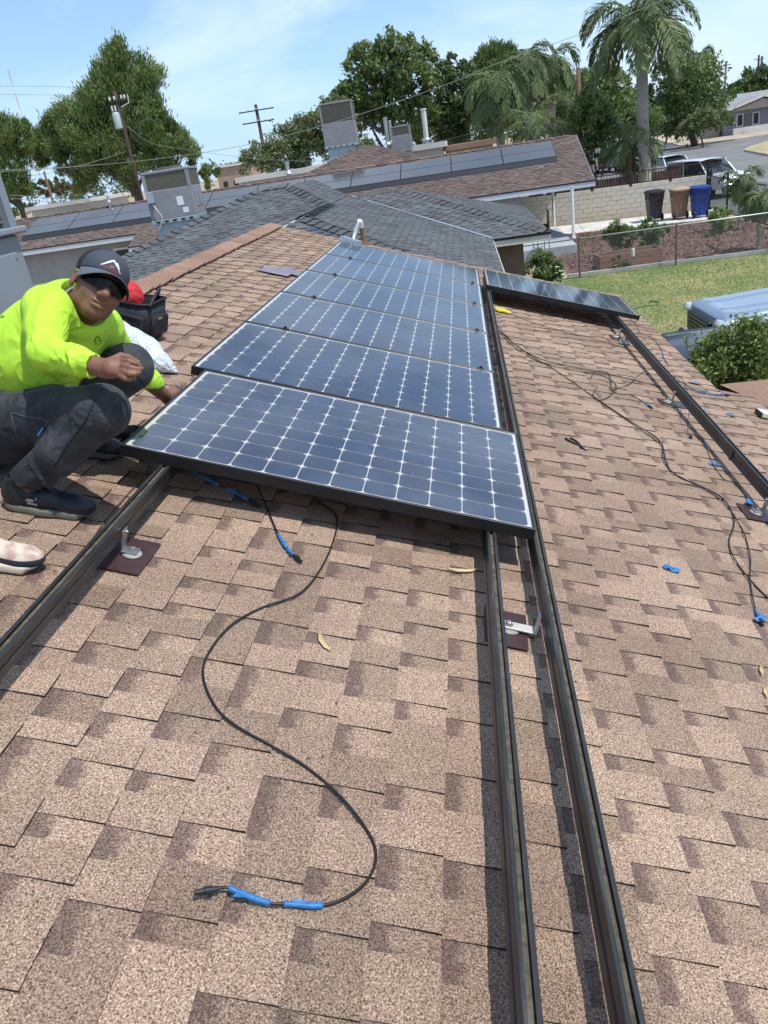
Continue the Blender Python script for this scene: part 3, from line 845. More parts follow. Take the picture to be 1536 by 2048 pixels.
# ------------------------------------------------------------------ neighbouring houses
def facet(parent, poly, eave_a, eave_b, m, seed, expo=.143, name='shingle_field', wt=(.12, .22), wg=(.10, .2), thick=.008):
    """shingled roof facet: poly (3D, planar, convex); eave_a->eave_b gives the course direction; courses climb from it"""
    P = np.array(poly, float); u = np.asarray(eave_b, float) - eave_a; u /= np.linalg.norm(u)
    nr = np.zeros(3)
    for i in range(len(P)): nr += np.cross(P[i], P[(i + 1) % len(P)])
    nr /= np.linalg.norm(nr)
    if nr[2] < 0: nr = -nr
    v = np.cross(nr, u)
    if v[2] < 0: v = -v
    O = np.asarray(eave_a, float)
    U = (P - O) @ u; V = (P - O) @ v
    v0 = V.min()
    def span(t):
        t += v0; xs = []
        for i in range(len(P)):
            j = (i + 1) % len(P)
            if (V[i] - t) * (V[j] - t) < 0 or V[i] == t:
                xs.append(U[i] + (U[j] - U[i]) * ((t - V[i]) / (V[j] - V[i]) if V[j] != V[i] else 0))
        return (min(xs), max(xs)) if len(xs) > 1 else (0, 0)
    rg = random.Random(seed)
    rows = shingle_rows(0, lambda t: span(t)[1], int((V.max() - v0) / expo), expo, rg, wt, wg, thick, lambda t: span(t)[0], 0)
    jv, jf, jp = [], [], []
    flip = np.dot(np.cross(u, v), nr) < 0
    for vs, fs, vp, t, g in rows:
        k = len(jv)
        jv += [tuple(O + u * a + v * (b_ + v0) + nr * (h + .004)) for (a, b_, h) in vs]
        jf += [tuple(q + k for q in (reversed(f) if flip else f)) for f in fs]; jp += [(t, g, q, 1) for q in vp]
    tag(obj(name, mesh_pc(name, jv, jf, jp, m), parent), kind='stuff')
    mb = MB(); mb.prism(P, nr * -.03, nr * -.002); mb.build('roof_deck', M_FELT, parent)
def caps(parent, a, b_, m, seed, step=.2, hw=.15, slope=(1 / 3, 1 / 3)):
    """overlapping cap shingles along a hip or ridge, each a piece of its own"""
    a = np.asarray(a, float); b_ = np.asarray(b_, float); d = b_ - a; L = np.linalg.norm(d); d /= L
    s = np.cross(d, (0, 0, 1)); s /= np.linalg.norm(s); up = np.cross(s, d)
    rg = random.Random(seed); n = int(L / step)
    for i in range(n):
        p0 = a + d * (i * step); p1 = a + d * min(L, (i + 1.25) * step)
        l0, l1 = .036 + rg.uniform(0, .014), .010
        dz = -hw * slope[0] * .75
        vs = []
        for p, l in ((p0, l0), (p1, l1)):
            vs += [p - s * hw + up * (l + dz), p + up * (l + .012), p + s * hw + up * (l + dz), p - s * hw + up * (l + dz - .014), p + up * (l - .004), p + s * hw + up * (l + dz - .014)]
        fs = [(0, 1, 7, 6), (1, 2, 8, 7), (0, 3, 4, 1), (1, 4, 5, 2), (3, 0, 6, 9), (2, 5, 11, 8)]
        t = rg.random()
        obj('hip_cap', mesh_pc('hip_cap', [tuple(q) for q in vs], fs, [(t, 0, .5, 1)] * 12, m), parent)

EZ = 2.35
gh = empty('grey_roofed_house', (0, 0, 0), None, 'house with dark grey hipped shingle roof just beyond the solar panels', 'house')
EX = 1.92; BX = -1.52; BZ = EZ + (EX - BX) / 3
BYn, BYf = 11.15, 14.17
by0 = BYn - (EX - BX)
R1 = np.array([-2.619, 15.6, 3.966])
R0 = R1 + np.array([-.65, 0, 0])
# wing B east slope + main east slope (one plane), cut by the valley of wing C
V1 = np.array([-1.38, 17.35, EZ + (EX + 1.38) / 3]); V2 = np.array([EX, 14.05, EZ])
poly = [(EX, by0, EZ), (EX, 14.05, EZ), tuple(V1), (R1[0], 19.0, R1[2]), tuple(R1), (BX, BYf, BZ), (BX, BYn, BZ)]
# split into convex pieces
facet(gh, [(EX, by0, EZ), (EX, 14.05, EZ), (BX, 14.05 + (EX - BX), BZ), (BX, BYn, BZ)], (EX, by0, EZ), (EX, 14.05, EZ), M_GREY, 21)
facet(gh, [(BX, BYf, BZ), (BX, 14.05 + (EX - BX), BZ), (R1[0], 19.1, R1[2]), tuple(R1)], (BX, by0, BZ), (BX, 14, BZ), M_GREY, 22)
facet(gh, [(EX, by0, EZ), (BX, BYn, BZ), (2 * BX - EX, by0, EZ)], (2 * BX - EX, by0, EZ), (EX, by0, EZ), M_GREY, 23)
AY = BYf - (BZ - EZ) * (R1[1] - BYf) / (R1[2] - BZ)
LX = -8.2
facet(gh, [(LX, AY, EZ), (BX, AY, EZ), (BX, BYf, BZ), tuple(R1), tuple(R0)], (LX, AY, EZ), (BX, AY, EZ), M_GREY, 24)
facet(gh, [(LX, AY, EZ), tuple(R0), (R0[0], 19.0, R0[2]), (LX, 19.0, EZ)], (LX, AY, EZ), (LX, 19, EZ), M_GREY, 25)
CX = 3.12; CY = 14.0; CZt = V1[2]; 
C_r = np.array([CX - (CZt - EZ) * 3, CY + (CZt - EZ) * 3, CZt])
facet(gh, [(EX, CY, EZ), (CX, CY, EZ), tuple(C_r), tuple(V1)], (EX, CY, EZ), (CX, CY, EZ), M_GREY, 26)
facet(gh, [(CX, CY, EZ), (CX, 21.0, EZ), (C_r[0], 21.0 - 3.3, CZt), tuple(C_r)], (CX, CY, EZ), (CX, 21, EZ), M_GREY, 27)
up = np.array([0, 0, .01])
caps(gh, (EX - .05, by0 + .05, EZ + .015), (BX, BYn, BZ + .005), M_GREY, 1)
caps(gh, (BX, BYn, BZ), (BX, BYf + .3, BZ), M_GREY, 2)
caps(gh, (BX, BYf, BZ), R1, M_GREY, 3)
caps(gh, (LX + .05, AY + .05, EZ + .015), R0, M_GREY, 4)
caps(gh, R1, R0, M_GREY, 5)
caps(gh, (CX - .05, CY + .05, EZ + .015), C_r, M_GREY, 6)
caps(gh, C_r, V1, M_GREY, 7)
M_VALLEY = mat('valley_metal', (.62, .68, .74), .35, .7)
mb = MB(); mb.bar(V1 + [0, 0, .03], V2 + [0, 0, .03], .07, .012); mb.build('valley_flashing', M_VALLEY, gh)
mb = MB(); mb.bar((BX - .05, BYf - .02, BZ + .02), (BX - 1.55, BYf - 1.52, BZ - .48), .05, .012); mb.build('valley_flashing', mat('white_flashing', (.75, .73, .70), .5), gh)
# fascia boards
M_FASC = mat('fascia_cream', (.58, .56, .50), .7, var=.1, vscale=4)
mb = MB(); mb.bar((EX - .0, CY - .012, EZ - .085), (CX + .012, CY - .012, EZ - .085), .025, .15); mb.bar((CX + .012, CY, EZ - .085), (CX + .012, 20.8, EZ - .085), .025, .15)
mb.bar((EX + .012, by0, EZ - .085), (EX + .012, CY - .03, EZ - .085), .025, .14); mb.build('fascia', M_FASC, gh)
mb = MB(); mb.bar((EX, CY - .03, EZ - .012), (CX + .03, CY - .03, EZ - .012), .03, .05); mb.build('drip_edge', M_FRAME, gh)
M_STB = mat('stucco_brown', (.20, .150, .115), .95, var=.15, vscale=5, bump=.5, bscale=60)
mb = MB(); mb.box((-4.5, 16.9, EZ / 2 - .05), (14.17, 5.0, EZ - .1)); mb.box((BX, 12.3, EZ / 2 - .06), (2 * (EX - BX) - 1.0, 8.4, EZ - .12)); mb.build('wall', M_STB, gh)

# house with black solar rows behind it
dh = empty('brown_roofed_house', (-6, 31, 0), None, 'long house with brown shingle roof carrying two rows of black solar panels', 'house')
def dch(o): o.parent = dh; o.matrix_parent_inverse = Matrix.Translation(-Vector(dh.location)); return o
class DP:                                                          # parent proxy so facet() parts land in place
    pass
DEY, DEZ, DRY = 29.05, 2.30, 33.8
DRZ = DEZ + (DRY - DEY) / 3
DX1 = 6.36; DX0 = -23.0
nD = np.array([0, -1 / 3, 1.0])
n0 = len(COL.objects)
before = set(o.name for o in COL.objects)
# left part of the eave sits higher up the slope
LE = pp(310, 462, (0, DEY, DEZ), nD); LEY = LE[1]; LEZ = DEZ + (LEY - DEY) / 3
facet(None, [(-12.5, DEY, DEZ), (DX1, DEY, DEZ), (DX1, DRY, DRZ), (-12.5, DRY, DRZ)], (-12.5, DEY, DEZ), (DX1, DEY, DEZ), M_BRN, 31, wt=(.14, .28), wg=(.12, .26), thick=.012)
facet(None, [(DX0, LEY, LEZ), (-12.5, LEY, LEZ), (-12.5, DRY, DRZ), (DX0, DRY, DRZ)], (DX0, LEY, LEZ), (-12.5, LEY, LEZ), M_BRN, 32, wt=(.14, .28), wg=(.12, .26), thick=.012)
facet(None, [(DX0, DRY, DRZ), (DX1, DRY, DRZ), (DX1, DRY + 4.7, DEZ), (DX0, DRY + 4.7, DEZ)], (DX1, DRY + 4.7, DEZ), (DX0, DRY + 4.7, DEZ), M_BRN, 33, wt=(.3, .5), wg=(.3, .5), thick=.012)
# hipped cross roof rising behind the ridge
HA = yp(725, 291, 36.6); hb = 33.75
HL = np.array([HA[0] - (HA[2] - DRZ) * 3.0, hb, DRZ - .05]); HR = np.array([HA[0] + (HA[2] - DRZ) * 3.0, hb, DRZ - .05])
facet(None, [tuple(HL), tuple(HR), tuple(HA)], HL, HR, M_BRN, 34, wt=(.14, .28), wg=(.12, .26), thick=.012)
HB = HA + np.array([0, 6, 0.0])
facet(None, [tuple(HR), (HR[0], HB[1], HR[2]), tuple(HB), tuple(HA)], HR, (HR[0], HB[1], HR[2]), M_BRN, 35, wt=(.3, .5), wg=(.3, .5), thick=.012)
facet(None, [tuple(HL), tuple(HA), tuple(HB), (HL[0], HB[1], HL[2])], HL, (HL[0], HB[1], HL[2]), M_BRN, 36, wt=(.3, .5), wg=(.3, .5), thick=.012)
caps(None, HR, HA, M_BRN, 8, .25, .16); caps(None, HL, HA, M_BRN, 9, .25, .16); caps(None, (DX0, DRY, DRZ), (DX1, DRY, DRZ), M_BRN, 10, .3, .15)
mb = MB()
mb.bar((-12.5, DEY - .02, DEZ - .12), (DX1 + .03, DEY - .02, DEZ - .12), .04, .20); mb.bar((DX0, LEY - .02, LEZ - .12), (-12.5, LEY - .02, LEZ - .12), .04, .20)
mb.bar((DX1 + .02, DEY, DEZ - .10), (DX1 + .02, DRY, DRZ - .10), .04, .18); mb.build('fascia', mat('fascia_blue_white', (.55, .60, .66), .6, var=.06))
mb = MB(); mb.bar((-12.5, DEY - .045, DEZ - .01), (DX1 + .05, DEY - .045, DEZ - .01), .03, .05); mb.bar((DX0, LEY - .045, LEZ - .01), (-12.5, LEY - .045, LEZ - .01), .03, .05); mb.bar((DX1 + .045, DEY, DEZ), (DX1 + .045, DRY, DRZ), .03, .04); mb.build('drip_edge', M_FRAME)
M_WGREY = mat('wall_grey', (.30, .31, .31), .9, var=.1, vscale=2)
mb = MB(); mb.prism([(DX0 + .5, LEY + .5, 0), (DX0 + .5, 38.0, 0), (DX0 + .5, 38, DEZ), (DX0 + .5, DRY, DRZ - .2), (DX0 + .5, LEY + .5, LEZ + .02)], (0, 0, 0), (10.6, 0, 0)); mb.prism([(-12, DEY + .6, 0), (-12, 38.0, 0), (-12, 38, DEZ), (-12, DRY, DRZ - .2), (-12, DEY + .6, DEZ + .05)], (0, 0, 0), (15.6, 0, 0)); mb.build('wall', M_WGREY)
M_DWIN = mat('dark_glass', (.015, .018, .022), .08)
wn0 = pp(240, 497, (0, LEY + .47, 0), np.array([0, 1.0, 0])); wn1 = pp(285, 488, (0, LEY + .47, 0), np.array([0, 1.0, 0]))
wdw = MB(); wdw.box(((wn0[0] + wn1[0]) / 2, LEY + .48, wn0[2] - .5), (1.7, .06, 1.05)); wo = wdw.build('window', M_WOODW)
wdw = MB(); wdw.box(((wn0[0] + wn1[0]) / 2, LEY + .455, wn0[2] - .5), (1.5, .03, .88)); wp = wdw.build('pane', M_DWIN)
# gable end siding on the right
mb = MB(); mb.prism([(3.61, DEY + .62, DEZ), (3.61, 37.9, DEZ), (3.61, DRY, DRZ - .22)], (0, 0, 0), (.02, 0, 0)); mb.build('gable_siding', M_WGREY)
for o in [o for o in COL.objects if o.name not in before]:
    if o.parent is None and not o.name.startswith('pane'): dch(o)
wp.parent = wo
# porch posts and slab belong to that house
PX = yp(1146, 440, 28.6)[0]
for (px0, Yp, lab) in ((1146, 28.75, 'near'), (1108, 33.9, 'far')):
    xx = yp(px0, 440, Yp)[0]
    mb = MB(); mb.lathe([(.085, .32), (.085, .38), (.06, .40), (.06, 2.16), (.085, 2.18), (.085, DEZ - .1)] if lab == 'near' else [(.06, .32), (.06, DEZ - .1)], 12, (xx, Yp, 0)); dch(mb.build('porch_post', mat('post_white', (.74, .76, .76), .5), ang=40))
mb = MB(); mb.box((3.4, 30.0, .16), (3.9, 6.2, .32)); dch(mb.build('porch_slab', mat('porch_concrete', (.40, .44, .47), .85, var=.1, vscale=2)))
# black panels: pixel positions of the seams, measured along the upper edge of the rows
seam = [(128, 430), (152, 424)]
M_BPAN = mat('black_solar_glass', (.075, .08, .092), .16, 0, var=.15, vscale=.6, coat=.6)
M_SKIRT = mat('panel_skirt', (.02, .022, .026), .4)
P0 = np.array([0, DEY, DEZ + .12])
def dpl(x, y): return pp(x, y, P0, nD)
xl = dpl(45, 472)[0]; xr = dpl(1113, 312)[0]
Yl = dpl(1113, 312)[1]; Yu = dpl(1105, 281)[1]; Ym = (Yl + Yu) / 2
ncol = 11
pxs = [dpl(x, y)[0] for x, y in ((45, 472), (120, 458), (222, 440))]
cols = np.linspace(xl, xr, ncol + 1)
upv = np.array([0, 1, 1 / 3]) / math.hypot(1, 1 / 3)
ordn = ['first', 'second', 'third', 'fourth', 'fifth', 'sixth', 'seventh', 'eighth', 'ninth', 'tenth', 'eleventh']
for r, (ya, yb) in enumerate(((Yl, Ym), (Ym, Yu))):
    for c in range(ncol):
        x0, x1 = cols[c] + .008, cols[c + 1] - .008
        za = DEZ + .12 + (ya - DEY) / 3; L = (yb - ya) * math.hypot(1, 1 / 3) - .012
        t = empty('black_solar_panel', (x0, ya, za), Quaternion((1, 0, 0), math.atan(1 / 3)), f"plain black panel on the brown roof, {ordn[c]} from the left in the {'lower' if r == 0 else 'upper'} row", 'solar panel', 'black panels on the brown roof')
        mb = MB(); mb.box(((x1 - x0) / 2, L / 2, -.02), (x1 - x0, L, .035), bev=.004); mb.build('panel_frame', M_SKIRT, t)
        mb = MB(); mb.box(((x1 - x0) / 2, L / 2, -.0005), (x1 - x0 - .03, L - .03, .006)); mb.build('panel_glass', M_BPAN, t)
sk = MB(); sk.prism([(xl, Yl - .02, DEZ + .10 + (Yl - DEY) / 3), (xr, Yl - .02, DEZ + .10 + (Yl - DEY) / 3), (xr, Yl - .30, DEZ + .03 + (Yl - DEY - .3) / 3), (xl, Yl - .30, DEZ + .03 + (Yl - DEY - .3) / 3)], (0, 0, 0), (0, 0, -.015))
tag(sk.build('panel_skirt', M_SKIRT), 'dark skirt strip along the lower edge of the black panel rows', 'trim')

# ------------------------------------------------------------------ roof-top air conditioners
M_ACW = mat('ac_paint_grey', (.245, .25, .28), .55, var=.08, vscale=3)
M_ACG = mat('ac_grille', (.12, .115, .09), .7)
M_ACB = mat('ac_base_metal', (.38, .46, .50), .4, .5, var=.1, vscale=4)
M_LABEL = mat('label_white', (.72, .75, .78), .6)
def ac_unit(name, base, rz, wx, wy, h, label, grille=.36, base_h=.3, front_panel=True):
    t = empty(name, base, Quaternion((0, 0, 1), rz), label, 'air conditioner')
    mb = MB(); mb.box((0, 0, -.6 + base_h * .5), (wx * .86, wy * .86, 1.2 + base_h)); mb.build('curb', M_ACB, t)
    zb = base_h
    mb = MB(); mb.box((0, 0, zb + .05), (wx * 1.02, wy * 1.02, .10), bev=.01)
    mb.build('base_rail', M_ACB, t)
    for i in range(5):
        m2 = MB(); m2.box((wx * (-.36 + .18 * i), -wy * .51 - .003, zb + .05), (.09, .012, .045)); m2.build('rail_slot', M_FRAME, t)
    hb_ = h * (1 - grille)
    mb = MB(); mb.box((0, 0, zb + .10 + hb_ / 2), (wx, wy, hb_), bev=.012); mb.build('cabinet', M_ACW, t)
    zg = zb + .10 + hb_; hg = h * grille
    core = MB(); core.box((0, 0, zg + hg / 2), (wx * .95, wy * .95, hg)); core.build('coil', M_ACG, t)
    fr_ = MB()
    for sx in (-1, 1):
        for sy in (-1, 1): fr_.box((sx * (wx / 2 - .04), sy * (wy / 2 - .04), zg + hg / 2), (.08, .08, hg))
    fr_.box((0, 0, zg + hg + .03), (wx * 1.01, wy * 1.01, .06), bev=.012)
    fr_.build('corner_frame', M_ACW, t)
    nl = 14
    for i in range(nl):
        z = zg + hg * (i + .5) / nl
        sl = MB(); sl.box((0, 0, z), (wx * .955 + .02, wy * .955 + .02, .012)); sl.build('louver', mat_louver, t)
    fan = MB(); fan.lathe([(wx * .3, 0), (wx * .3, .05), (wx * .27, .06)], 20, (0, 0, zg + hg + .06)); fan.build('fan_guard', M_ACG, t)
    if front_panel:
        for (x0, z0, sx, sz, nm) in ((-.1 * wx, .55, .16, .20, 'label_plate'), (-.02 * wx, .22, .14, .12, 'label_plate')):
            m2 = MB(); m2.box((wx * .30 + x0, -wy / 2 - .004, zb + .1 + z0 * hb_), (sx, .008, sz)); m2.build(nm, M_LABEL, t)
        m2 = MB(); m2.box((-wx * .40, -wy / 2 - .06, zb + .1 + hb_ * .80), (.16, .12, .26), bev=.01); m2.build('disconnect_box', M_ACB, t)
        path = catmull([(-wx * .40, -wy / 2 - .06, zb + .1 + hb_ * .62), (-wx * .30, -wy / 2 - .09, zb + hb_ * .45), (-wx * .25, -wy / 2 - .08, zb + .12), (-wx * .40, -wy / 2 - .05, zb - .15)], 6)
        m2 = MB(); m2.tube(path, .014, 6); m2.build('conduit', M_ALUW, t, smooth=True)
        for x0 in (-.18, .22):
            m2 = MB(); m2.box((wx / 2 + .006, wy * x0, zb + .1 + hb_ * .55), (.014, wy * .28, hb_ * .55), bev=.006); m2.build('side_panel', M_ACW, t)
    return t
mat_louver = mat('louver_tan', (.20, .185, .14), .6)
ab = yp(361, 437, 16.6)
ac_unit('rooftop_air_conditioner', (ab[0], 16.6, ab[2] - .22), math.radians(8), 1.12, 1.35, 1.02, 'large grey air conditioner on the ridge of the grey roofed house', .36, .18)
ab = yp(683, 292, 36.9)
ac_unit('rooftop_air_conditioner', (ab[0], 37.2, ab[2] - .55), math.radians(3), 1.55, 1.25, 1.75, 'boxy grey air conditioner on the peak of the brown roof', .45, .5, False)
ab = yp(806, 296, 44)
ac_unit('rooftop_air_conditioner', (ab[0], 44, ab[2] - .5), 0, 1.05, 1.0, 1.15, 'small pale cooler on the roof behind the brown peak', .35, .3, False)
# our own unit at the left edge
t = empty('rooftop_air_conditioner', (-1.75, .1, 3.0), None, 'big blue grey air conditioner cut off by the left photo edge', 'air conditioner')
e0 = yp(40, 458, .8)
M_ACL = mat('ac_paint_bluegrey', (.20, .235, .275), .5, var=.06, vscale=2)
def ach(mb, nm, m): o = mb.build(nm, m, t); o.matrix_parent_inverse = Matrix.Translation(-Vector(t.location)); return o
xr_ = e0[0]; zt_ = e0[2]; yc = .10
mb = MB(); mb.box((xr_ - .60 - .012, yc, zt_ - .75), (1.2, 1.36, 1.46), bev=.012); ach(mb, 'lower_cabinet', M_ACL)
mb = MB(); mb.box((xr_ - .59, yc, zt_ + .0), (1.26, 1.42, .035), bev=.008); ach(mb, 'lip', M_ACL)
for yo in (.33, -.32):
    mb = MB(); mb.box((xr_ - .004, yc + yo, zt_ - .48), (.016, .52, .74), bev=.006); ach(mb, 'access_panel', M_ACL)
mb = MB()
for sx in (-1.16, -.035):
    for sy in (-.645, .645): mb.box((xr_ + sx, yc + sy, zt_ + .40), (.07, .07, .76))
mb.box((xr_ - .6, yc, zt_ + .80), (1.22, 1.38, .05), bev=.01); ach(mb, 'corner_frame', M_ACL)
mb = MB(); mb.box((xr_ - .6, yc, zt_ + .40), (1.1, 1.26, .76)); ach(mb, 'coil', M_ACG)
for i in range(22):
    mb = MB(); mb.box((xr_ - .6, yc, zt_ + .05 + i * .034), (1.13, 1.29, .010)); ach(mb, 'louver', mat_louver)
for z in (-.14, -.45, -.8): mb = MB(); mb.lathe([(.008, 0), (.006, .005)], 6, (xr_ + .006, yc + .56, zt_ + z), np.array([[0, 0, 1], [0, 1, 0], [-1, 0, 0]])); ach(mb, 'screw', M_ALU)

# far pale roofs beyond the brown house
def low_building(px0, py0, px1, py1, Y, dep, h, m, mr, label, name='distant_building'):
    a = yp(px0, py0, Y); b_ = yp(px1, py1, Y)
    zt = (a[2] + b_[2]) / 2
    t = empty(name, ((a[0] + b_[0]) / 2, Y, 0), None, label, 'building', 'low buildings far behind')
    wx = abs(b_[0] - a[0])
    mb = MB(); mb.box((0, dep / 2, (zt - .3) / 2), (wx, dep, zt - .3)); mb.build('wall', m, t)
    mb = MB(); mb.box((0, dep / 2, zt - .15), (wx + .6, dep + .6, .3)); mb.build('roof', mr, t)
    for i in range(3):
        mb = MB(); mb.box((wx * (-.3 + .3 * i), -.03, zt * .5), (wx * .12, .06, zt * .25)); mb.build('window', M_DWIN, t)
    return t
M_PALE = mat('pale_wall', (.55, .53, .50), .9); M_PROOF = mat('pale_roof', (.62, .62, .60), .9, var=.1, vscale=1)
low_building(430, 332, 500, 323, 120, 14, 4, mat('wall_brick', (.36, .26, .2), .9), M_PROOF, 'distant low building with white flat roof behind the shrubs')
low_building(60, 415, 175, 395, 62, 8, 3, M_PALE, M_PROOF, 'pale flat roofed building below the left pine')
low_building(480, 352, 640, 333, 48, 9, 3, M_PALE, M_PROOF, 'pale flat roof behind the brown ridge, left of the rooftop unit')
low_building(770, 300, 880, 283, 46, 8, 3, M_PALE, M_PROOF, 'whitish roof behind the brown peak, beside the vent pipes')
low_building(890, 292, 985, 278, 52, 8, 3, mat('wall_tan', (.42, .33, .25), .9), mat('roof_redbrown', (.30, .2, .16), .9, var=.15, vscale=2), 'reddish brown roof in front of the palms')

# far house across the street, gable toward us
fh0 = gp(1447, 275); FY = fh0[1]
t = empty('far_house', (fh0[0] + 9, FY, 0), None, 'grey house with pale gable and chimney across the street', 'house')
def fy(x, y, d=0): return yp(x, y, FY + d) - np.array(t.location)
x0 = fy(1447, 270)[0]; x1 = x0 + 22; ezf = yp(1447, 226, FY)[2]
apex = fy(1521, 192)
mb = MB(); mb.box(((x0 + x1) / 2, 5, ezf / 2), (x1 - x0, 10, ezf)); mb.build('wall', mat('far_wall_grey', (.25, .26, .30), .9), t)
gx0 = fy(1450, 226)[0] - .9; gx1 = 2 * apex[0] - gx0
mb = MB(); mb.prism([(gx0 + 1.2, -.9, ezf), (gx1 - 1.2, -.9, ezf), (apex[0], -.9, apex[2] - .25)], (0, 0, 0), (0, .1, 0)); mb.build('gable_siding', mat('gable_board', (.42, .37, .31), .9, var=.15, vscale=6), t)
M_FR = mat('far_roof_grey', (.26, .28, .30), .9, var=.12, vscale=1.2)
rk = MB()
for sgn, xe_ in ((-1, gx0), (1, gx1)):
    rk.prism([(xe_, -1.3, ezf - .05), (apex[0], -1.3, apex[2]), (apex[0], 6, apex[2]), (xe_, 6, ezf - .05)], (0, 0, 0), (0, 0, .14))
rk.prism([(gx0 - .6, -.4, ezf - .12), (x1 + 1, -.4, ezf - .12), (x1 - 3, 5.5, apex[2] + .5), (gx0 + 4.5, 5.5, apex[2] + .5)], (0, 0, 0), (0, 0, .12)); rk.build('roof', M_FR, t)
mb = MB(); mb.bar((gx0, -1.33, ezf - .02), (apex[0], -1.33, apex[2] + .03), .06, .26); mb.bar((gx1, -1.33, ezf - .02), (apex[0], -1.33, apex[2] + .03), .06, .26); mb.build('barge_board', mat('barge_white', (.70, .68, .63), .7), t)
c0 = fy(1432, 240); mb = MB(); mb.box((c0[0], 1.5, (ezf + 1.6) / 2), (1.5, 1.2, ezf + 1.6)); mb.build('chimney', mat('chimney_tan', (.42, .35, .27), .9, var=.1, vscale=4), t)
for xa, xb, ya_, yb_ in ((1474, 1485, 229, 252), (1506, 1517, 225, 248)):
    a = fy(xa, yb_); b_ = fy(xb, ya_)
    o = MB(); o.box(((a[0] + b_[0]) / 2, -.04, (a[2] + b_[2]) / 2), (b_[0] - a[0] + .25, .1, b_[2] - a[2] + .25)); wf = o.build('window', M_WOODW, t)
    o = MB(); o.box(((a[0] + b_[0]) / 2, -.085, (a[2] + b_[2]) / 2), (b_[0] - a[0], .06, b_[2] - a[2])); o.build('pane', M_DWIN, wf)
a = fy(1487, 251); b_ = fy(1505, 227); o = MB(); o.box(((a[0] + b_[0]) / 2, -.03, (a[2] + b_[2]) / 2), (b_[0] - a[0], .08, b_[2] - a[2])); o.build('door', mat('far_door', (.16, .15, .15), .7), t)
a = fy(1456, 268); mb = MB(); mb.box((a[0] + 8, -2.0, .45), (16, .3, .9)); mb.build('planter_wall', M_CONC, t)
# ------------------------------------------------------------------ block wall, fences, gate
M_BLOCK = mat('concrete_block', (.66, .61, .51), .95, var=.06, vscale=2.5, bump=.3, bscale=40)
M_MORT = mat('mortar', (.54, .50, .42), .95)
M_IRON = mat('wrought_iron_brown', (.055, .035, .03), .5, .3)
M_IRONK = mat('wrought_iron_black', (.014, .015, .018), .45, .3)
wa = np.array([4.0, 37.15, 0]); wb = np.array([12.45, 35.45, 0])
wd = wb - wa; wL = np.linalg.norm(wd); wd /= wL; wnr = np.array([-wd[1], wd[0], 0])
WH = 1.43
bw = empty('block_wall', wa, Quaternion((0, 0, 1), math.atan2(wd[1], wd[0])), 'pale concrete block wall behind the rubbish bins', 'wall')
mb = MB(); mb.box((wL / 2, .08, WH / 2 - .01), (wL - .02, .13, WH - .02)); mb.build('mortar_core', M_MORT, bw)
nr_ = 7; bh = WH / nr_; blw = .43
rgb = random.Random(4)
bmeshes = []
for k in range(4):
    m_ = MB(); m_.box((0, 0, 0), (blw - .012, .19, bh - .012), bev=.006); bmeshes.append(m_.data('block', M_BLOCK))
m_ = MB(); m_.box((0, 0, 0), (blw / 2 - .012, .19, bh - .012), bev=.006); half = m_.data('block', M_BLOCK)
nb_ = int(wL / blw)
for r in range(nr_):
    o0 = 0 if r % 2 == 0 else blw / 2
    if r % 2: obj('block', half, bw, (blw / 4, .08, bh * (r + .5)))
    for c in range(nb_):
        x = o0 + blw * (c + .5)
        if x + blw / 2 > wL + .01:
            continue
        obj('block', rgb.choice(bmeshes), bw, (x, .08 + rgb.uniform(-.004, .004), bh * (r + .5)))
def picket_fence(name, a, b_, h, m, label, step=.12, post=1.9, z0=0.0, r=.011, group=None, cat='fence', finial=False, rails=(.06, .94), pts=True):
    a = np.asarray(a, float); b_ = np.asarray(b_, float); d = b_ - a; L = np.linalg.norm(d)
    t = empty(name, a, Quaternion((0, 0, 1), math.atan2(d[1], d[0])), label, cat, group)
    n = int(L / step)
    pm = MB(); pm.box((0, 0, h / 2), (2 * r, 2 * r, h * .98)); pme = pm.data('picket', m)
    for i in range(n): obj('picket', pme, t, (step * (i + .5), 0, z0))
    for f_ in rails:
        mb = MB(); mb.box((L / 2, 0, z0 + h * f_), (L, .035, .04)); mb.build('rail', m, t)
    np_ = max(1, round(L / post))
    for i in range(np_ + 1):
        mb = MB(); mb.box((L * i / np_, 0, z0 + h * .52), (.07, .07, h * 1.1)); mb.box((L * i / np_, -.0, z0 - .03), (.13, .2, .10)); mb.build('post', m, t)
    return t
picket_fence('picket_fence', wa + wnr * .08 + [0, 0, WH], wb + wnr * .08 + [0, 0, WH], .54, M_IRON, 'low brown iron fence on top of the block wall', .14)
# brown boards behind the wall
mb = MB(); bo = empty('board_fence', (6, 40.2, 0), None, 'reddish brown board fence behind the block wall', 'fence')
for i in range(58):
    m2 = MB(); m2.box((i * .115 - .3, .0 + .006 * (i % 2), .78), (.105, .02, 1.56)); m2.build('board', mat_board if i else (mat_board := mat('redwood_board', (.085, .045, .036), .85, var=.3, vscale=3, vmap=(6, 6, .6))), bo)
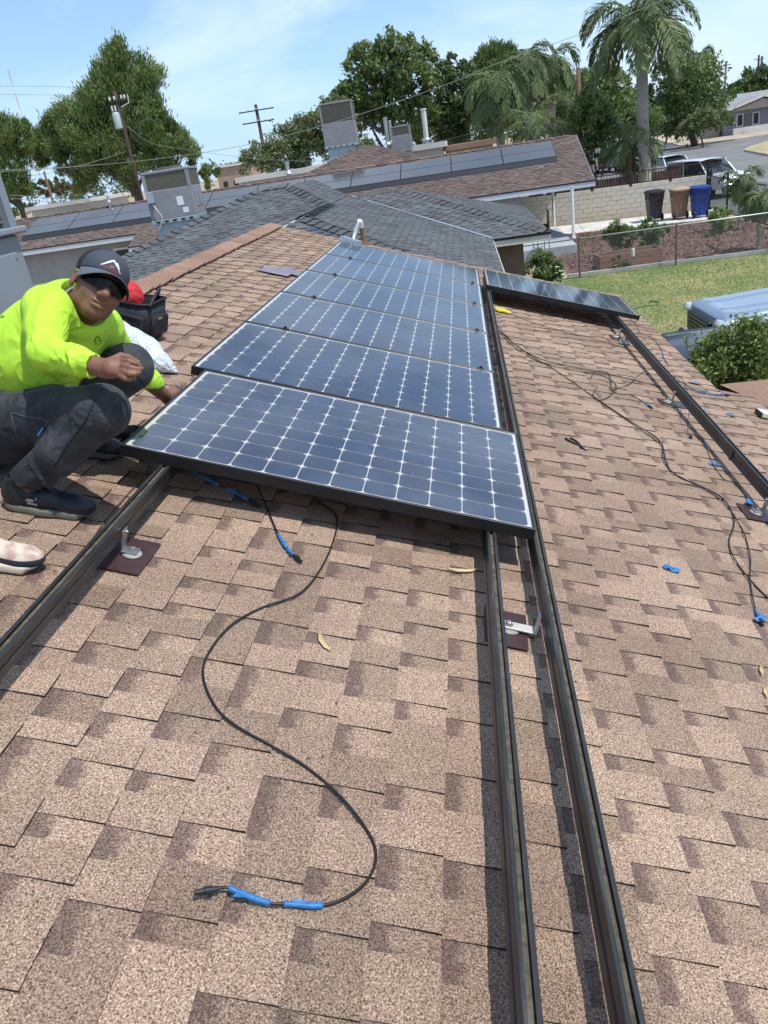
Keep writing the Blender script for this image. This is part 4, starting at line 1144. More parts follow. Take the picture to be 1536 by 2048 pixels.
# gate at the right
ga = np.append(gp(1418, 420)[:2], 0); gb_ = np.append(gp(1540, 458)[:2], 0)
picket_fence('iron_gate', ga, gb_, 1.45, M_IRONK, 'black iron picket gate right of the blue bin', .14, 2.6, .06, .006, None, 'gate', rails=(.05, .93))
mb = MB(); mb.box((ga[0] + .25, ga[1] + .2, .9), (.55, .08, 1.8)); t = empty('gate_post', (ga[0], ga[1], 0), None, 'black gate post panel with white scrollwork at the end of the wall', 'post')
mb = MB(); mb.box((.0, .35, .95), (.10, .06, 1.9)); mb.build('panel', M_IRONK, t)
m2 = MB(); m2.box((.20, .30, 1.35), (.36, .03, .08)); m2.build('number_plate', M_LABEL, t)
for sx in (-.15, .05, .2):
    m2 = MB(); pts = [(sx + .06 * math.cos(a), .34, 1.98 + .06 * math.sin(a)) for a in np.linspace(0, 5.2, 12)]; m2.tube(pts, .012, 5); m2.build('scroll', M_IRONK, t)

# chain link fence between the yards
M_GALV = mat('galvanised_pipe', (.45, .48, .47), .45, .6)
M_RUSTP = mat('rusty_post', (.17, .11, .085), .8, var=.3, vscale=12)
M_WIRE = mat('chain_wire', (.30, .31, .31), .6, .3)
def chainlink(a, b_, h, posts, label, pm, spacing=.065, wr=.0013, z0=0.0):
    a = np.asarray(a, float); b_ = np.asarray(b_, float); d = b_ - a; L = np.linalg.norm(d)
    t = empty('chain_link_fence', a, Quaternion((0, 0, 1), math.atan2(d[1], d[0])), label, 'fence')
    for i, f_ in enumerate(posts):
        mb = MB(); mb.lathe([(.03, 0), (.03, h + .02), (.036, h + .02), (.036, h + .05), (.02, h + .07)], 10, (L * f_, 0, 0)); mb.build('post', pm, t, ang=40)
    mb = MB(); mb.tube([(0, 0, h), (L, 0, h)], .021, 8); mb.build('top_rail', M_GALV, t, smooth=True)
    mb = MB()
    n = int((L + h) / spacing)
    for k in range(n):
        x0 = k * spacing
        p, q = (x0, 0, .03), (x0 - h, 0, h - .02)
        for sgn in (1, -1):
            pts = []
            for (xx, _, zz) in (p, q):
                pts.append([xx, zz])
            (xa, za), (xb, zb) = pts
            # clip to [0, L]
            def lerp(xc): return za + (zb - za) * (xc - xa) / (xb - xa)
            A_, B_ = [xa, za], [xb, zb]
            if A_[0] > L: A_ = [L, lerp(L)]
            if B_[0] < 0: B_ = [0, lerp(0)]
            if A_[0] <= B_[0]: continue
            if sgn < 0: A_, B_ = [L - A_[0], A_[1]], [L - B_[0], B_[1]]
            mb.bar((A_[0], .0 + .003 * sgn, A_[1]), (B_[0], .003 * sgn, B_[1]), wr * 2, wr * 2)
    mb.build('mesh', M_WIRE, t)
    return t
c1 = gp(1160, 556); c2 = gp(1352, 531); cd = (c2 - c1) / np.linalg.norm(c2 - c1)
ca = c1 - cd * 2.2; cbp = c2 + cd * 7.5
LL = np.linalg.norm(cbp - ca); sp_ = np.linalg.norm(c2 - c1)
chainlink(ca, cbp, 1.17, [(2.2 - 2.2) / LL, 2.2 / LL, (2.2 + sp_) / LL, (2.2 + sp_ + 3.1) / LL, (2.2 + sp_ + 6.2) / LL], 'chain link fence with rusty posts between lawn and bark bed', M_RUSTP)
f0 = gp(1290, 280); f1 = gp(1330, 277); 
fa = gp(1352, 284); fb = gp(1640, 246)
chainlink(np.array([fa[0], fa[1], .14]), np.array([fb[0], fb[1], .14]), 1.9, list(np.linspace(0, 1, 9)), 'far chain link fence in front of the grey house', M_GALV, .4, .008)

# ------------------------------------------------------------------ wheeled bins
def bin_(x, y, colr, lab, lid=None, rz=0.0):
    t = empty('wheeled_bin', (x, y, .014), Quaternion((0, 0, 1), rz), lab, 'bin', 'wheeled bins by the block wall')
    m = mat('bin_plastic', colr, .5, var=.12, vscale=3); ml = mat('bin_lid', lid or colr, .5, var=.1, vscale=3)
    H, w0, w1, d0, d1 = 1.20, .50, .62, .52, .70
    mb = MB(); z0 = .08
    def rg_(z, w, d, b): return [(-w / 2 + b, -d / 2, z), (w / 2 - b, -d / 2, z), (w / 2, -d / 2 + b, z), (w / 2, d / 2 - b, z), (w / 2 - b, d / 2, z), (-w / 2 + b, d / 2, z), (-w / 2, d / 2 - b, z), (-w / 2, -d / 2 + b, z)]
    lv = [(z0, w0, d0), (.30, w0 + .02, d0 + .04), (.62, .56, .62), (.64, .575, .64), (.86, .60, .67), (.88, .63, .70), (H - .12, .64, .72), (H - .10, .68, .76), (H - .04, .68, .76)]
    vs = []
    for (z, w_, d_) in lv: vs += rg_(z, w_, d_, .05)
    fs = [tuple(range(7, -1, -1)), tuple(range((len(lv) - 1) * 8, len(lv) * 8))]
    for k in range(len(lv) - 1):
        for i in range(8):
            j = (i + 1) % 8; fs.append((k * 8 + i, k * 8 + j, k * 8 + 8 + j, k * 8 + 8 + i))
    mb.mesh(vs, fs); mb.box((0, -d0 / 2 - .022, .36), (.12, .05, .5), bev=.01); mb.build('body', m, t, ang=35)
    mb = MB(); mb.mesh(rg_(H - .04, .70, .80, .06) + rg_(H + .0, .70, .80, .06) + rg_(H + .06, .52, .6, .06), [tuple(range(7, -1, -1)), tuple(range(16, 24))] + [(k * 8 + i, k * 8 + (i + 1) % 8, k * 8 + 8 + (i + 1) % 8, k * 8 + 8 + i) for k in range(2) for i in range(8)]); mb.build('lid', ml, t, ang=35)
    for sx in (-1, 1):
        mb = MB(); mb.lathe([(.06, -.03), (.14, -.03), (.15, -.02), (.15, .02), (.14, .03), (.06, .03)], 18, (sx * .27, -.22, .15), np.array([[0, 0, 1], [0, 1, 0], [-1, 0, 0]])); mb.build('wheel', M_IRONK, t, ang=40)
    mb = MB(); mb.tube([(-.25, -.40, H - .07), (.25, -.40, H - .07)], .016, 8); mb.build('handle', m, t, smooth=True)
q = gp(1311, 443); bin_(q[0], q[1] + .25, (.016, .018, .022), 'black wheeled bin, leftmost of the three by the block wall', None, .1)
q = gp(1361, 439); bin_(q[0], q[1] + .25, (.24, .135, .085), 'brown wheeled bin between the black and the blue bin', (.42, .30, .22), .05)
q = gp(1401, 436); bin_(q[0], q[1] + .25, (.012, .045, .24), 'blue wheeled bin nearest the black gate', None, .05)

# raised planter, stake, patio chair, edging
M_PLANK = mat('planter_plank', (.25, .15, .105), .85, var=.25, vscale=4, vmap=(1, 1, 8))
p0 = gp(1200, 541); p1 = gp(1326, 522); pd_ = p1 - p0; pL = np.linalg.norm(pd_)
t = empty('raised_planter', p0, Quaternion((0, 0, 1), math.atan2(pd_[1], pd_[0])), 'raised wooden planter box holding two shrubs', 'planter')
for r in range(2):
    for (xc, yc_, sx, sy) in ((pL / 2, 0, pL, .05), (pL / 2, .75, pL, .05), (.025, .375, .05, .70), (pL - .025, .375, .05, .70)):
        mb = MB(); mb.box((xc, yc_, .11 + r * .215), (sx - .004, sy, .205), bev=.006); mb.build('plank', M_PLANK, t)
mb = MB(); mb.box((pL / 2, .375, .18), (pL - .1, .70, .34)); mb.build('soil', mat('soil', (.06, .045, .035), .95), t)
q = gp(1266, 509, .42); mb = MB(); mb.lathe([(.05, 0), (.055, .17), (.05, .2), (.04, .24)], 12, (q[0], q[1], .37)); tag(mb.build('jug', mat('jug_white', (.72, .72, .66), .5), ang=40), 'small whitish jug standing in the wooden planter', 'jug')
q = gp(1083, 500, .32)
t = empty('patio_chair', (q[0], q[1], .32), Quaternion((0, 0, 1), -.5), 'black metal patio chair on the porch slab', 'chair')
mb = MB(); mb.box((0, 0, .42), (.48, .46, .03)); mb.build('seat', M_IRONK, t)
for (sx, sy) in ((-1, -1), (1, -1), (-1, 1), (1, 1)):
    mb = MB(); mb.tube([(sx * .22, sy * .21, 0), (sx * .22, sy * .21, .42 if sy < 0 else .9)], .014, 6); mb.build('leg', M_IRONK, t)
mb = MB(); mb.box((0, .215, .72), (.44, .015, .32)); mb.build('backrest', M_IRONK, t)
q = gp(1099, 472, .32); t = empty('porch_railing', (q[0], q[1], .32), None, 'short black hand rail beside the porch posts', 'railing')
for yy in (0, .55): mb = MB(); mb.box((0, yy, .5), (.04, .04, 1.0)); mb.build('post', M_IRONK, t)
mb = MB(); mb.bar((0, -.02, 1.0), (0, .6, .92), .05, .04); mb.build('handrail', M_IRONK, t)
# garden hose on the lawn
hp = [gp(1262, 622), gp(1285, 615), gp(1310, 612), gp(1318, 607), gp(1300, 604)]
mb = MB(); mb.tube([p + [0, 0, .03] for p in catmull(hp, 6)], .014, 6); tag(mb.build('hose', mat('hose_green', (.06, .2, .08), .5), smooth=True), 'thin green garden hose lying on the lawn', 'hose')
# ------------------------------------------------------------------ foliage
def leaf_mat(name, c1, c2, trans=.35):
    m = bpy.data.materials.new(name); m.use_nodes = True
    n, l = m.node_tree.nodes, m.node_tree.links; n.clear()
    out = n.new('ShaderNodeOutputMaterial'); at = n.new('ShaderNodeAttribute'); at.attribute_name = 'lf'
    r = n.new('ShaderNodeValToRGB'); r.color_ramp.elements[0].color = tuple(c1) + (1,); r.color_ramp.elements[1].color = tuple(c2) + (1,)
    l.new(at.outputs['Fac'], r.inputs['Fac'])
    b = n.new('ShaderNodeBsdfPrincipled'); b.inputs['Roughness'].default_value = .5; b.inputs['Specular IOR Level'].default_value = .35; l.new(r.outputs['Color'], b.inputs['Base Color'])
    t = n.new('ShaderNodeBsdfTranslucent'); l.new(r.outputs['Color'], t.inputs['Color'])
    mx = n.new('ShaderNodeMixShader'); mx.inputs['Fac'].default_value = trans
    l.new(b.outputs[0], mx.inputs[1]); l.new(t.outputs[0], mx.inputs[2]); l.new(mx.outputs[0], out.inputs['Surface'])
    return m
def leaf_mesh(name, C, D, Wd, L, wd, val, m, fold=.25):
    """diamond leaves: centres C, long axes D, side axes Wd (unit), lengths L, widths wd"""
    n = len(C); L = np.broadcast_to(L, n)[:, None]; wd = np.broadcast_to(wd, n)[:, None]
    N = np.cross(D, Wd)
    a = C - D * L / 2; c = C + D * L / 2; b = C + Wd * wd / 2 + N * wd * fold; d = C - Wd * wd / 2 + N * wd * fold
    V = np.stack([a, b, c, d], 1).reshape(-1, 3)
    i = np.arange(n) * 4
    F = np.concatenate([np.stack([i, i + 1, i + 2], 1), np.stack([i, i + 2, i + 3], 1)])
    me = bpy.data.meshes.new(name)
    me.vertices.add(len(V)); me.vertices.foreach_set('co', V.astype(np.float32).ravel())
    me.loops.add(len(F) * 3); me.loops.foreach_set('vertex_index', F.astype(np.int32).ravel())
    me.polygons.add(len(F)); me.polygons.foreach_set('loop_start', np.arange(0, len(F) * 3, 3, dtype=np.int32)); me.polygons.foreach_set('loop_total', np.full(len(F), 3, np.int32))
    me.materials.append(m); me.update(calc_edges=True)
    at = me.attributes.new('lf', 'FLOAT', 'POINT'); at.data.foreach_set('value', np.repeat(val, 4).astype(np.float32))
    return me
def unit(v): return v / (np.linalg.norm(v, axis=-1, keepdims=True) + 1e-9)
def crown(blobs, n, leaf, m, rg, kind='broad', clump=.32, per=34, squash=1.0):
    """blobs: list of (centre, radius). leaf-sized faces in clumps spread over the blobs"""
    C0 = np.array([b[0] for b in blobs]); R0 = np.array([b[1] for b in blobs])
    p = R0 ** 1.6; p /= p.sum()
    nc = max(4, n // per)
    bi = rg.choice(len(blobs), nc, p=p)
    d = unit(rg.normal(size=(nc, 3))); d[:, 2] = np.where(d[:, 2] < -.3, -d[:, 2] * .6, d[:, 2]); d = unit(d)
    rr = R0[bi] * (.50 + .50 * rg.random(nc) ** .45)
    cc = C0[bi] + d * rr[:, None] * np.array([1, 1, squash])
    ctone = rg.normal(.5, .17, nc)
    k = rg.integers(0, nc, n)
    cr = (R0[bi] * clump)[k]
    off = rg.normal(size=(n, 3)) * .45
    P = cc[k] + off * cr[:, None]
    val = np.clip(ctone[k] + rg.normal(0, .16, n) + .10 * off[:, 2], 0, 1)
    if kind == 'needle':
        D = unit(d[k] * .8 + np.array([0, 0, .75]) + rg.normal(size=(n, 3)) * .45)
        L = leaf * rg.uniform(.7, 1.3, n); wd = leaf * .24
    else:
        D = unit(rg.normal(size=(n, 3)) + np.array([0, 0, -.35]) + d[k] * .5)
        L = leaf * rg.uniform(.45, 1.5, n); wd = leaf * rg.uniform(.3, .65, n)
    Wd = unit(np.cross(D, rg.normal(size=(n, 3))))
    return leaf_mesh('crown', P, D, Wd, L, wd, val, m), cc
M_BARK = mat('bark_brown', (.11, .082, .06), .95, var=.3, vscale=5, bump=.6, bscale=12, vmap=(3, 3, .8))
M_PALMT = mat('palm_trunk_grey', (.33, .31, .275), .95, var=.22, vscale=4, bump=.5, bscale=9, vmap=(.6, .6, 3))
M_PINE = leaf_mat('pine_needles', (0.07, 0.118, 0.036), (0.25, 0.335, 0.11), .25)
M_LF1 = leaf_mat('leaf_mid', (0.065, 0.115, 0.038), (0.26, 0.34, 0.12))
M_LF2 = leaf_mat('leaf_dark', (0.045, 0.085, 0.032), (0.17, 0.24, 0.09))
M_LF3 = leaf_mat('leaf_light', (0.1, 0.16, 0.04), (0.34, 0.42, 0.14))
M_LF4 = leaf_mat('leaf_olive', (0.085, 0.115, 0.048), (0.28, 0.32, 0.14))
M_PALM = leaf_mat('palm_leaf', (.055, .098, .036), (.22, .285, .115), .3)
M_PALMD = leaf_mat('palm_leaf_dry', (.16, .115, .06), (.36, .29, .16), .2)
def tree(name, label, Y, spec, n, leaf, m, seed, kind='broad', trunk=None, tr=.22, limbs=5, group=None, clump=.32, per=34, cat='tree', zmin=None, bark=None, squash=1.0):
    """spec: (px, py, radius px) blobs measured in the photograph at depth Y, given small random depth offsets"""
    rg = np.random.default_rng(seed)
    blobs = []
    for (px, py, rpx) in spec:
        c0 = yp(px, py, Y); r = rpx * np.linalg.norm(c0 - CAMP) / FPX
        c = yp(px, py, Y + rg.uniform(-.6, .6) * r)
        if zmin is not None and c[2] < zmin: c[2] = zmin
        blobs.append((c, r))
    bx = np.mean([b[0][0] for b in blobs]) if trunk is None else yp(trunk, 300, Y)[0]
    t = empty(name, (bx, Y, 0), None, label, cat, group)
    me, cc = crown(blobs, n, leaf, m, rg, kind, clump, per, squash)
    o = obj('crown', me, t); o.matrix_parent_inverse = Matrix.Translation((-bx, -Y, 0))
    top = max(b[0][2] for b in blobs)
    mb = MB()
    mid = np.array([np.mean([b[0][0] for b in blobs]), Y, top * .62])
    base = np.array([bx, Y, 0])
    mb.tube(catmull([base, base * .6 + mid * .4 + [.1, 0, 0], mid], 5), list(np.linspace(tr, tr * .5, 11)), 8)
    big = sorted(blobs, key=lambda b: -b[1])[:limbs]
    for b in big:
        s0 = base * .45 + mid * .55 if b[0][2] < mid[2] else mid * .85 + base * .15
        mb.tube(catmull([s0, (s0 + b[0]) / 2 + [0, 0, .15 * b[1]], b[0] + [0, 0, b[1] * .5]], 4), list(np.linspace(tr * .5, tr * .08, 9)), 6)
    o = mb.build('trunk', bark or M_BARK, t, smooth=True); o.matrix_parent_inverse = Matrix.Translation((-bx, -Y, 0))
    return t
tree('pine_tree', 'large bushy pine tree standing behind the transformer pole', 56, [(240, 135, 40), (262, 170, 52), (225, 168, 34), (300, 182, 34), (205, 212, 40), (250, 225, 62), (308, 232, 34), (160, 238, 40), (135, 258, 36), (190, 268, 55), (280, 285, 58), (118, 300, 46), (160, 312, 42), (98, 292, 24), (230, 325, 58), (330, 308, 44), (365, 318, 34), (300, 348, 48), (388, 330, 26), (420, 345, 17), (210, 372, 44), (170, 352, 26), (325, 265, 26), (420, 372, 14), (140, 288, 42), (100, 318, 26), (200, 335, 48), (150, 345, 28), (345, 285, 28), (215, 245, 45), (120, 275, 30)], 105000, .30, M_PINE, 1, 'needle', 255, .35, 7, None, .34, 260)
tree('pine_tree', 'partly visible pine tree at the left photo edge', 46, [(10, 282, 40), (42, 268, 20), (18, 318, 42), (6, 362, 40), (48, 300, 17), (-40, 300, 60), (30, 385, 28), (-30, 380, 50)], 28000, .28, M_PINE, 2, 'needle', 0, .3, 4, None, .30, 150)
tree('ash_tree', 'tall airy tree with forked trunk behind the boxy rooftop unit', 62, [(730, 132, 34), (790, 112, 40), (838, 122, 32), (760, 160, 52), (830, 165, 42), (718, 180, 36), (862, 188, 22), (700, 205, 32), (780, 212, 46), (690, 235, 32), (842, 225, 32), (730, 248, 42), (805, 258, 38), (658, 228, 24)], 13000, .40, M_LF1, 3, 'broad', 780, .38, 9, None, .26, 30)
tree('leafy_tree', 'rounded olive green trees left of the boxy rooftop unit', 50, [(520, 318, 28), (560, 294, 32), (600, 280, 36), (640, 255, 30), (575, 325, 38), (500, 335, 22), (625, 308, 40), (545, 335, 28), (655, 292, 30), (668, 225, 26)], 9000, .26, M_LF4, 4, 'broad', 600, .25, 5)
tree('leafy_tree', 'light green treetop poking above the olive trees', 58, [(608, 256, 18), (618, 275, 20), (596, 272, 15)], 1500, .25, M_LF3, 5, 'broad', 608, .2, 3)
tree('leafy_tree', 'dark broad tree left of the palm group', 66, [(905, 142, 24), (888, 165, 24), (926, 166, 34), (915, 208, 40), (886, 240, 36), (932, 250, 42), (962, 215, 34), (865, 262, 34), (905, 278, 30)], 9000, .38, M_LF2, 6, 'broad', 910, .32, 6)
tree('pine_tree', 'round topped dark pine rising behind the palm group', 74, [(985, 118, 26), (1010, 112, 20), (975, 140, 28), (1000, 152, 30), (960, 165, 20), (1035, 135, 20)], 12000, .38, M_PINE, 7, 'needle', 990, .3, 4)
tree('leafy_tree', 'dense green trees filling in behind the palms', 70, [(1130, 200, 36), (1170, 185, 36), (1205, 180, 34), (1235, 185, 26), (1110, 250, 44), (1060, 260, 40), (1160, 240, 44), (1215, 230, 36), (1010, 255, 40), (965, 270, 34), (1250, 225, 30)], 10000, .36, M_LF1, 8, 'broad', 1150, .3, 6)
tree('bamboo_clump', 'tall leafy bamboo like clump at the end of the brown roof', 41.5, [(1180, 205, 22), (1172, 235, 30), (1195, 240, 28), (1180, 270, 34), (1200, 290, 26), (1165, 295, 22), (1190, 320, 22), (1208, 250, 18)], 6500, .22, M_LF1, 9, 'broad', 1185, .06, 0, None, .3, 30, 'plant')
tree('leafy_tree', 'big spreading tree in front of the far grey house', 98, [(1340, 190, 32), (1388, 172, 42), (1352, 236, 40), (1402, 232, 38), (1430, 248, 24), (1328, 152, 20), (1310, 225, 26), (1370, 140, 24), (1318, 190, 24), (1300, 250, 22), (1335, 265, 26), (1380, 262, 26)], 9500, .5, M_LF1, 10, 'broad', 1390, .4, 6)
tree('shrub', 'rounded olive shrub at the corner of the far house', 92, [(1410, 246, 22), (1392, 252, 18), (1425, 256, 14), (1375, 258, 16)], 2500, .36, M_LF4, 11, 'broad', 1405, .12, 0, cat='shrub')
tree('leafy_tree', 'dark far trees above the grey gable roof', 175, [(1495, 172, 22), (1525, 160, 24), (1475, 185, 18), (1545, 170, 26), (1510, 185, 20)], 3200, .8, M_LF2, 12, 'broad', 1505, .3, 3)
# low tree masses along the horizon
tree('leafy_tree', 'small far trees beyond the left pale roof', 95, [(62, 375, 12), (85, 372, 10), (105, 368, 11), (125, 372, 10), (45, 385, 14)], 1800, .42, M_LF2, 13, 'broad', 80, .15, 0)
tree('shrub', 'brownish shrubs under the left pine', 70, [(110, 385, 14), (135, 382, 14), (160, 380, 12), (90, 392, 10)], 1800, .3, leaf_mat('leaf_dry', (.09, .07, .03), (.22, .19, .09)), 14, 'broad', 120, .1, 0, cat='shrub')
tree('leafy_tree', 'far trees on the horizon beside the white flat roof', 160, [(470, 338, 12), (450, 342, 10), (492, 330, 12), (425, 350, 10), (405, 352, 10)], 1600, .7, M_LF2, 15, 'broad', 450, .2, 0)
for i, (px, py, lab) in enumerate(((1270, 262, 'hedge trees shading the far street corner'), (1330, 258, 'dark shrubs behind the far chain link corner'))):
    tree('shrub', lab, 112, [(px, py, 22), (px - 25, py + 4, 18), (px + 25, py + 4, 18), (px + 10, py - 16, 18)], 2800, .45, M_LF2, 30 + i, 'broad', px, .15, 0, cat='shrub')

tree('leafy_tree', 'green trees behind the short palm and parked cars', 82, [(1150, 262, 34), (1205, 262, 36), (1240, 245, 30), (1120, 292, 26), (1285, 248, 30), (1262, 215, 26), (1225, 205, 26), (1180, 160, 22), (1222, 150, 18)], 9000, .42, M_LF1, 51, 'broad', 1200, .3, 5)
tree('leafy_tree', 'mid green tree between the ash and the dark broad tree', 72, [(860, 235, 30), (850, 265, 30), (880, 262, 26), (820, 282, 22)], 3200, .36, M_LF4, 52, 'broad', 860, .25, 4)
def stuff_trees():
    rg = np.random.default_rng(77); bl = []
    for x in np.linspace(-420, 520, 150):
        Yd = 330 + rg.uniform(-30, 60); r = rg.uniform(4, 8)
        bl.append((np.array([x + rg.uniform(-3, 3), Yd, r * .55]), r))
    me, _ = crown(bl, 26000, 1.6, M_LF2, rg, 'broad', .35, 40)
    tag(obj('far_woods', me), 'distant band of trees along the horizon', kind='stuff')
stuff_trees()

# ------------------------------------------------------------------ palms
def palm(label, base, top, tr0, tr1, nf, fl, seed, name='palm_tree', droop=1.0, dead=5, leafw=.05, nl=40, leafl=.62, ctop=None, up0=.35, boots=True, span=1.55):
    rg = np.random.default_rng(seed); base = np.asarray(base, float); top = np.asarray(top, float)
    t = empty(name, base, None, label, 'palm')
    mb = MB(); N = 26
    pts = [base + (top - base) * k / N + np.array([math.sin(k * .35) * .02, 0, 0]) for k in range(N + 1)]
    rr = [tr0 + (tr1 - tr0) * (k / N) ** .7 + (.012 if k % 2 else 0) for k in range(N + 1)]
    mb.tube(pts, rr, 12); o = mb.build('trunk', M_PALMT, t, smooth=True); o.matrix_parent_inverse = Matrix.Translation(-Vector(base))
    if boots:
        mb = MB(); H = np.linalg.norm(top - base)
        for k in range(16):
            a = k * 2.4; z = -.9 + .07 * k
            p = top + np.array([math.cos(a) * tr1 * 1.0, math.sin(a) * tr1 * 1.0, z]); q = p + np.array([math.cos(a) * .12, math.sin(a) * .12, .5])
            mb.tube([p, (p + q) / 2, q], [tr1 * .5, tr1 * .42, .04], 6)
        o = mb.build('leaf_bases', mat_boot, t, smooth=True); o.matrix_parent_inverse = Matrix.Translation(-Vector(base))
    LC, LD, LW, LL, LV = [], [], [], [], []
    stems = MB()
    dry = ([], [], [], [], [])
    for i in range(nf + dead):
        isd = i >= nf
        a = i * 2.39996 + rg.uniform(-.25, .25)
        f_ = (i + .5) / nf if not isd else 1.0
        elev = (1.25 - span * f_ ** .9) if not isd else -1.1 - rg.uniform(0, .3)
        elev += rg.uniform(-.1, .1)
        h = np.array([math.cos(a), math.sin(a), 0]); L = fl * rg.uniform(.85, 1.1) * (1 if not isd else .7)
        p = top + h * tr1 * .6 + np.array([0, 0, up0 * (1 - f_)]); d = h * math.cos(elev) + np.array([0, 0, math.sin(elev)])
        path = [p]; n = 22
        for k in range(n):
            path.append(path[-1] + d * L / n)
            d = d + np.array([0, 0, -1]) * (.085 * droop * (1 + k / n * .9)); d /= np.linalg.norm(d)
        stems.tube(path[::3] + [path[-1]], list(np.linspace(.035, .008, len(path[::3]) + 1)), 5)
        T = (LC, LD, LW, LL, LV) if not isd else dry
        tone = np.clip(rg.normal(.5, .15), .1, .9)
        for k in range(nl):
            u = .12 + .88 * k / nl; fi = u * n; j = min(int(fi), n - 1); q = path[j] + (path[j + 1] - path[j]) * (fi - j)
            dd = unit(path[j + 1] - path[j]); s = unit(np.cross(dd, (0, 0, 1)))
            ll = leafl * (math.sin(math.pi * min(1, u * .85 + .12)) ** .6) * rg.uniform(.8, 1.1)
            for sg in (-1, 1):
                dl = unit(s * sg * .72 + dd * .62 + np.array([0, 0, rg.uniform(-.55, .25) - .12 * droop]))
                m_ = q + dl * ll * .5
                T[0].append(m_); T[1].append(dl); T[2].append(unit(np.cross(dl, np.cross(s, dl) + rg.normal(0, .3, 3)))); T[3].append(ll); T[4].append(np.clip(tone + rg.normal(0, .14), 0, 1))
                # drooping tip
                d2 = unit(dl + np.array([0, 0, -.75])); T[0].append(m_ + dl * ll * .42 + d2 * ll * .2); T[1].append(d2); T[2].append(T[2][-1]); T[3].append(ll * .5); T[4].append(T[4][-1])
    me = leaf_mesh('fronds', np.array(LC), np.array(LD), np.array(LW), np.array(LL), leafw, np.array(LV), M_PALM); me.name = 'fronds'
    o = obj('fronds', me, t); o.matrix_parent_inverse = Matrix.Translation(-Vector(base))
    if dead:
        me = leaf_mesh('dry_fronds', np.array(dry[0]), np.array(dry[1]), np.array(dry[2]), np.array(dry[3]), leafw, np.array(dry[4]), M_PALMD)
        o = obj('dry_fronds', me, t); o.matrix_parent_inverse = Matrix.Translation(-Vector(base))
    o = stems.build('stems', mat_stem, t, smooth=True); o.matrix_parent_inverse = Matrix.Translation(-Vector(base))
    return t
mat_boot = mat('palm_boots', (.30, .25, .18), .9, var=.3, vscale=6)
mat_stem = mat('palm_stem', (.15, .17, .06), .6, var=.2, vscale=3)
def palm_at(px, pyt, Y, **k):
    tp = yp(px, pyt, Y); return palm(base=(tp[0] + k.pop('bx', 0), Y, 0), top=tp, **k)
palm_at(1281, 60, 40, label='tall queen palm with ringed grey trunk near the parked cars', tr0=.33, tr1=.25, nf=19, fl=3.5, seed=1, droop=1.2, dead=0, leafl=.85, leafw=.085, nl=62, bx=.25, span=1.2)
palm_at(990, 178, 48, label='queen palm with hanging fronds, left one of the palm group', tr0=.3, tr1=.22, nf=17, fl=2.7, seed=2, droop=1.7, dead=4, leafl=.8, leafw=.085, nl=52, bx=.3)
palm_at(1052, 128, 56, label='tall palm in the middle of the palm group', tr0=.3, tr1=.22, nf=16, fl=2.9, seed=3, droop=1.7, dead=7, leafl=.85, leafw=.095, nl=52)
palm_at(1100, 132, 60, label='palm at the right of the group with dry hanging fronds', tr0=.3, tr1=.22, nf=14, fl=2.8, seed=4, droop=1.7, dead=8, leafl=.85, leafw=.095, nl=52)
palm_at(1068, 255, 43, label='low palm with arching fronds just above the brown roof', tr0=.28, tr1=.24, nf=11, fl=2.9, seed=5, droop=1.3, dead=2, leafl=.8, leafw=.06, boots=False)
palm_at(1258, 285, 41, label='short palm in front of the parked cars beside the tall trunk', tr0=.26, tr1=.2, nf=11, fl=2.1, seed=6, droop=.9, dead=3, leafl=.7, leafw=.06)
palm_at(1398, 118, 105, label='far fan shaped palm above the spreading tree', tr0=.3, tr1=.25, nf=16, fl=2.4, seed=8, droop=1.6, dead=5, leafl=1.0, leafw=.14)
palm_at(1521, 398, 22.6, label='young palm by the fence at the right photo edge', tr0=.055, tr1=.045, nf=11, fl=.72, seed=9, droop=1.3, dead=2, leafl=.33, leafw=.03, boots=False, up0=.1)
palm_at(1482, 362, 27.5, label='young palm leaning over the iron gate', tr0=.04, tr1=.035, nf=9, fl=.95, seed=10, droop=1.2, dead=3, leafl=.32, leafw=.035, boots=False, up0=.1)

# ------------------------------------------------------------------ yard plants
tree('shrub', 'leafy bush with white flowers beside the brown stucco wall', 20.6, [(1083, 522, 24), (1070, 545, 24), (1100, 540, 22), (1110, 556, 16), (1085, 562, 22)], 3600, .10, M_LF1, 41, 'broad', 1085, .03, 4, cat='shrub')
def flowers(name, pts, r, m, label, group=None):
    t = empty(name, pts[0], None, label, 'flower', group)
    for i, p in enumerate(pts):
        mb = MB()
        for k in range(6):
            a = k * 1.047; c = np.asarray(p, float); q = c + np.array([math.cos(a), math.sin(a), .4]) * r
            s_ = np.array([-math.sin(a), math.cos(a), 0]) * r * .5
            mb.face([c, q - s_, q + np.array([math.cos(a), math.sin(a), .2]) * r * .4, q + s_])
        o = mb.build('blossom', m, t); o.matrix_parent_inverse = Matrix.Translation(-Vector(pts[0]))
M_WFL = mat('petal_white', (.78, .76, .70), .6); M_OFL = mat('petal_orange', (.72, .16, .07), .6)
flowers('white_flowers', [yp(x, y, 20.1) for x, y in ((1115, 535), (1122, 543), (1126, 550), (1112, 547), (1130, 556), (1120, 560), (1125, 567))], .05, M_WFL, 'white blossoms on the bush by the stucco wall')
tree('shrub', 'dark green shrub in the planter, left one', 24.1, [(1232, 466, 20), (1250, 474, 19), (1238, 490, 18), (1220, 478, 12), (1240, 503, 12)], 2400, .11, M_LF1, 42, 'broad', 1238, .025, 3, cat='shrub')
tree('shrub', 'dark green shrub in the planter, right one', 24.1, [(1298, 460, 18), (1314, 466, 16), (1300, 482, 18), (1283, 476, 12), (1326, 462, 9), (1302, 498, 12)], 2200, .11, M_LF1, 43, 'broad', 1300, .025, 3, cat='shrub')
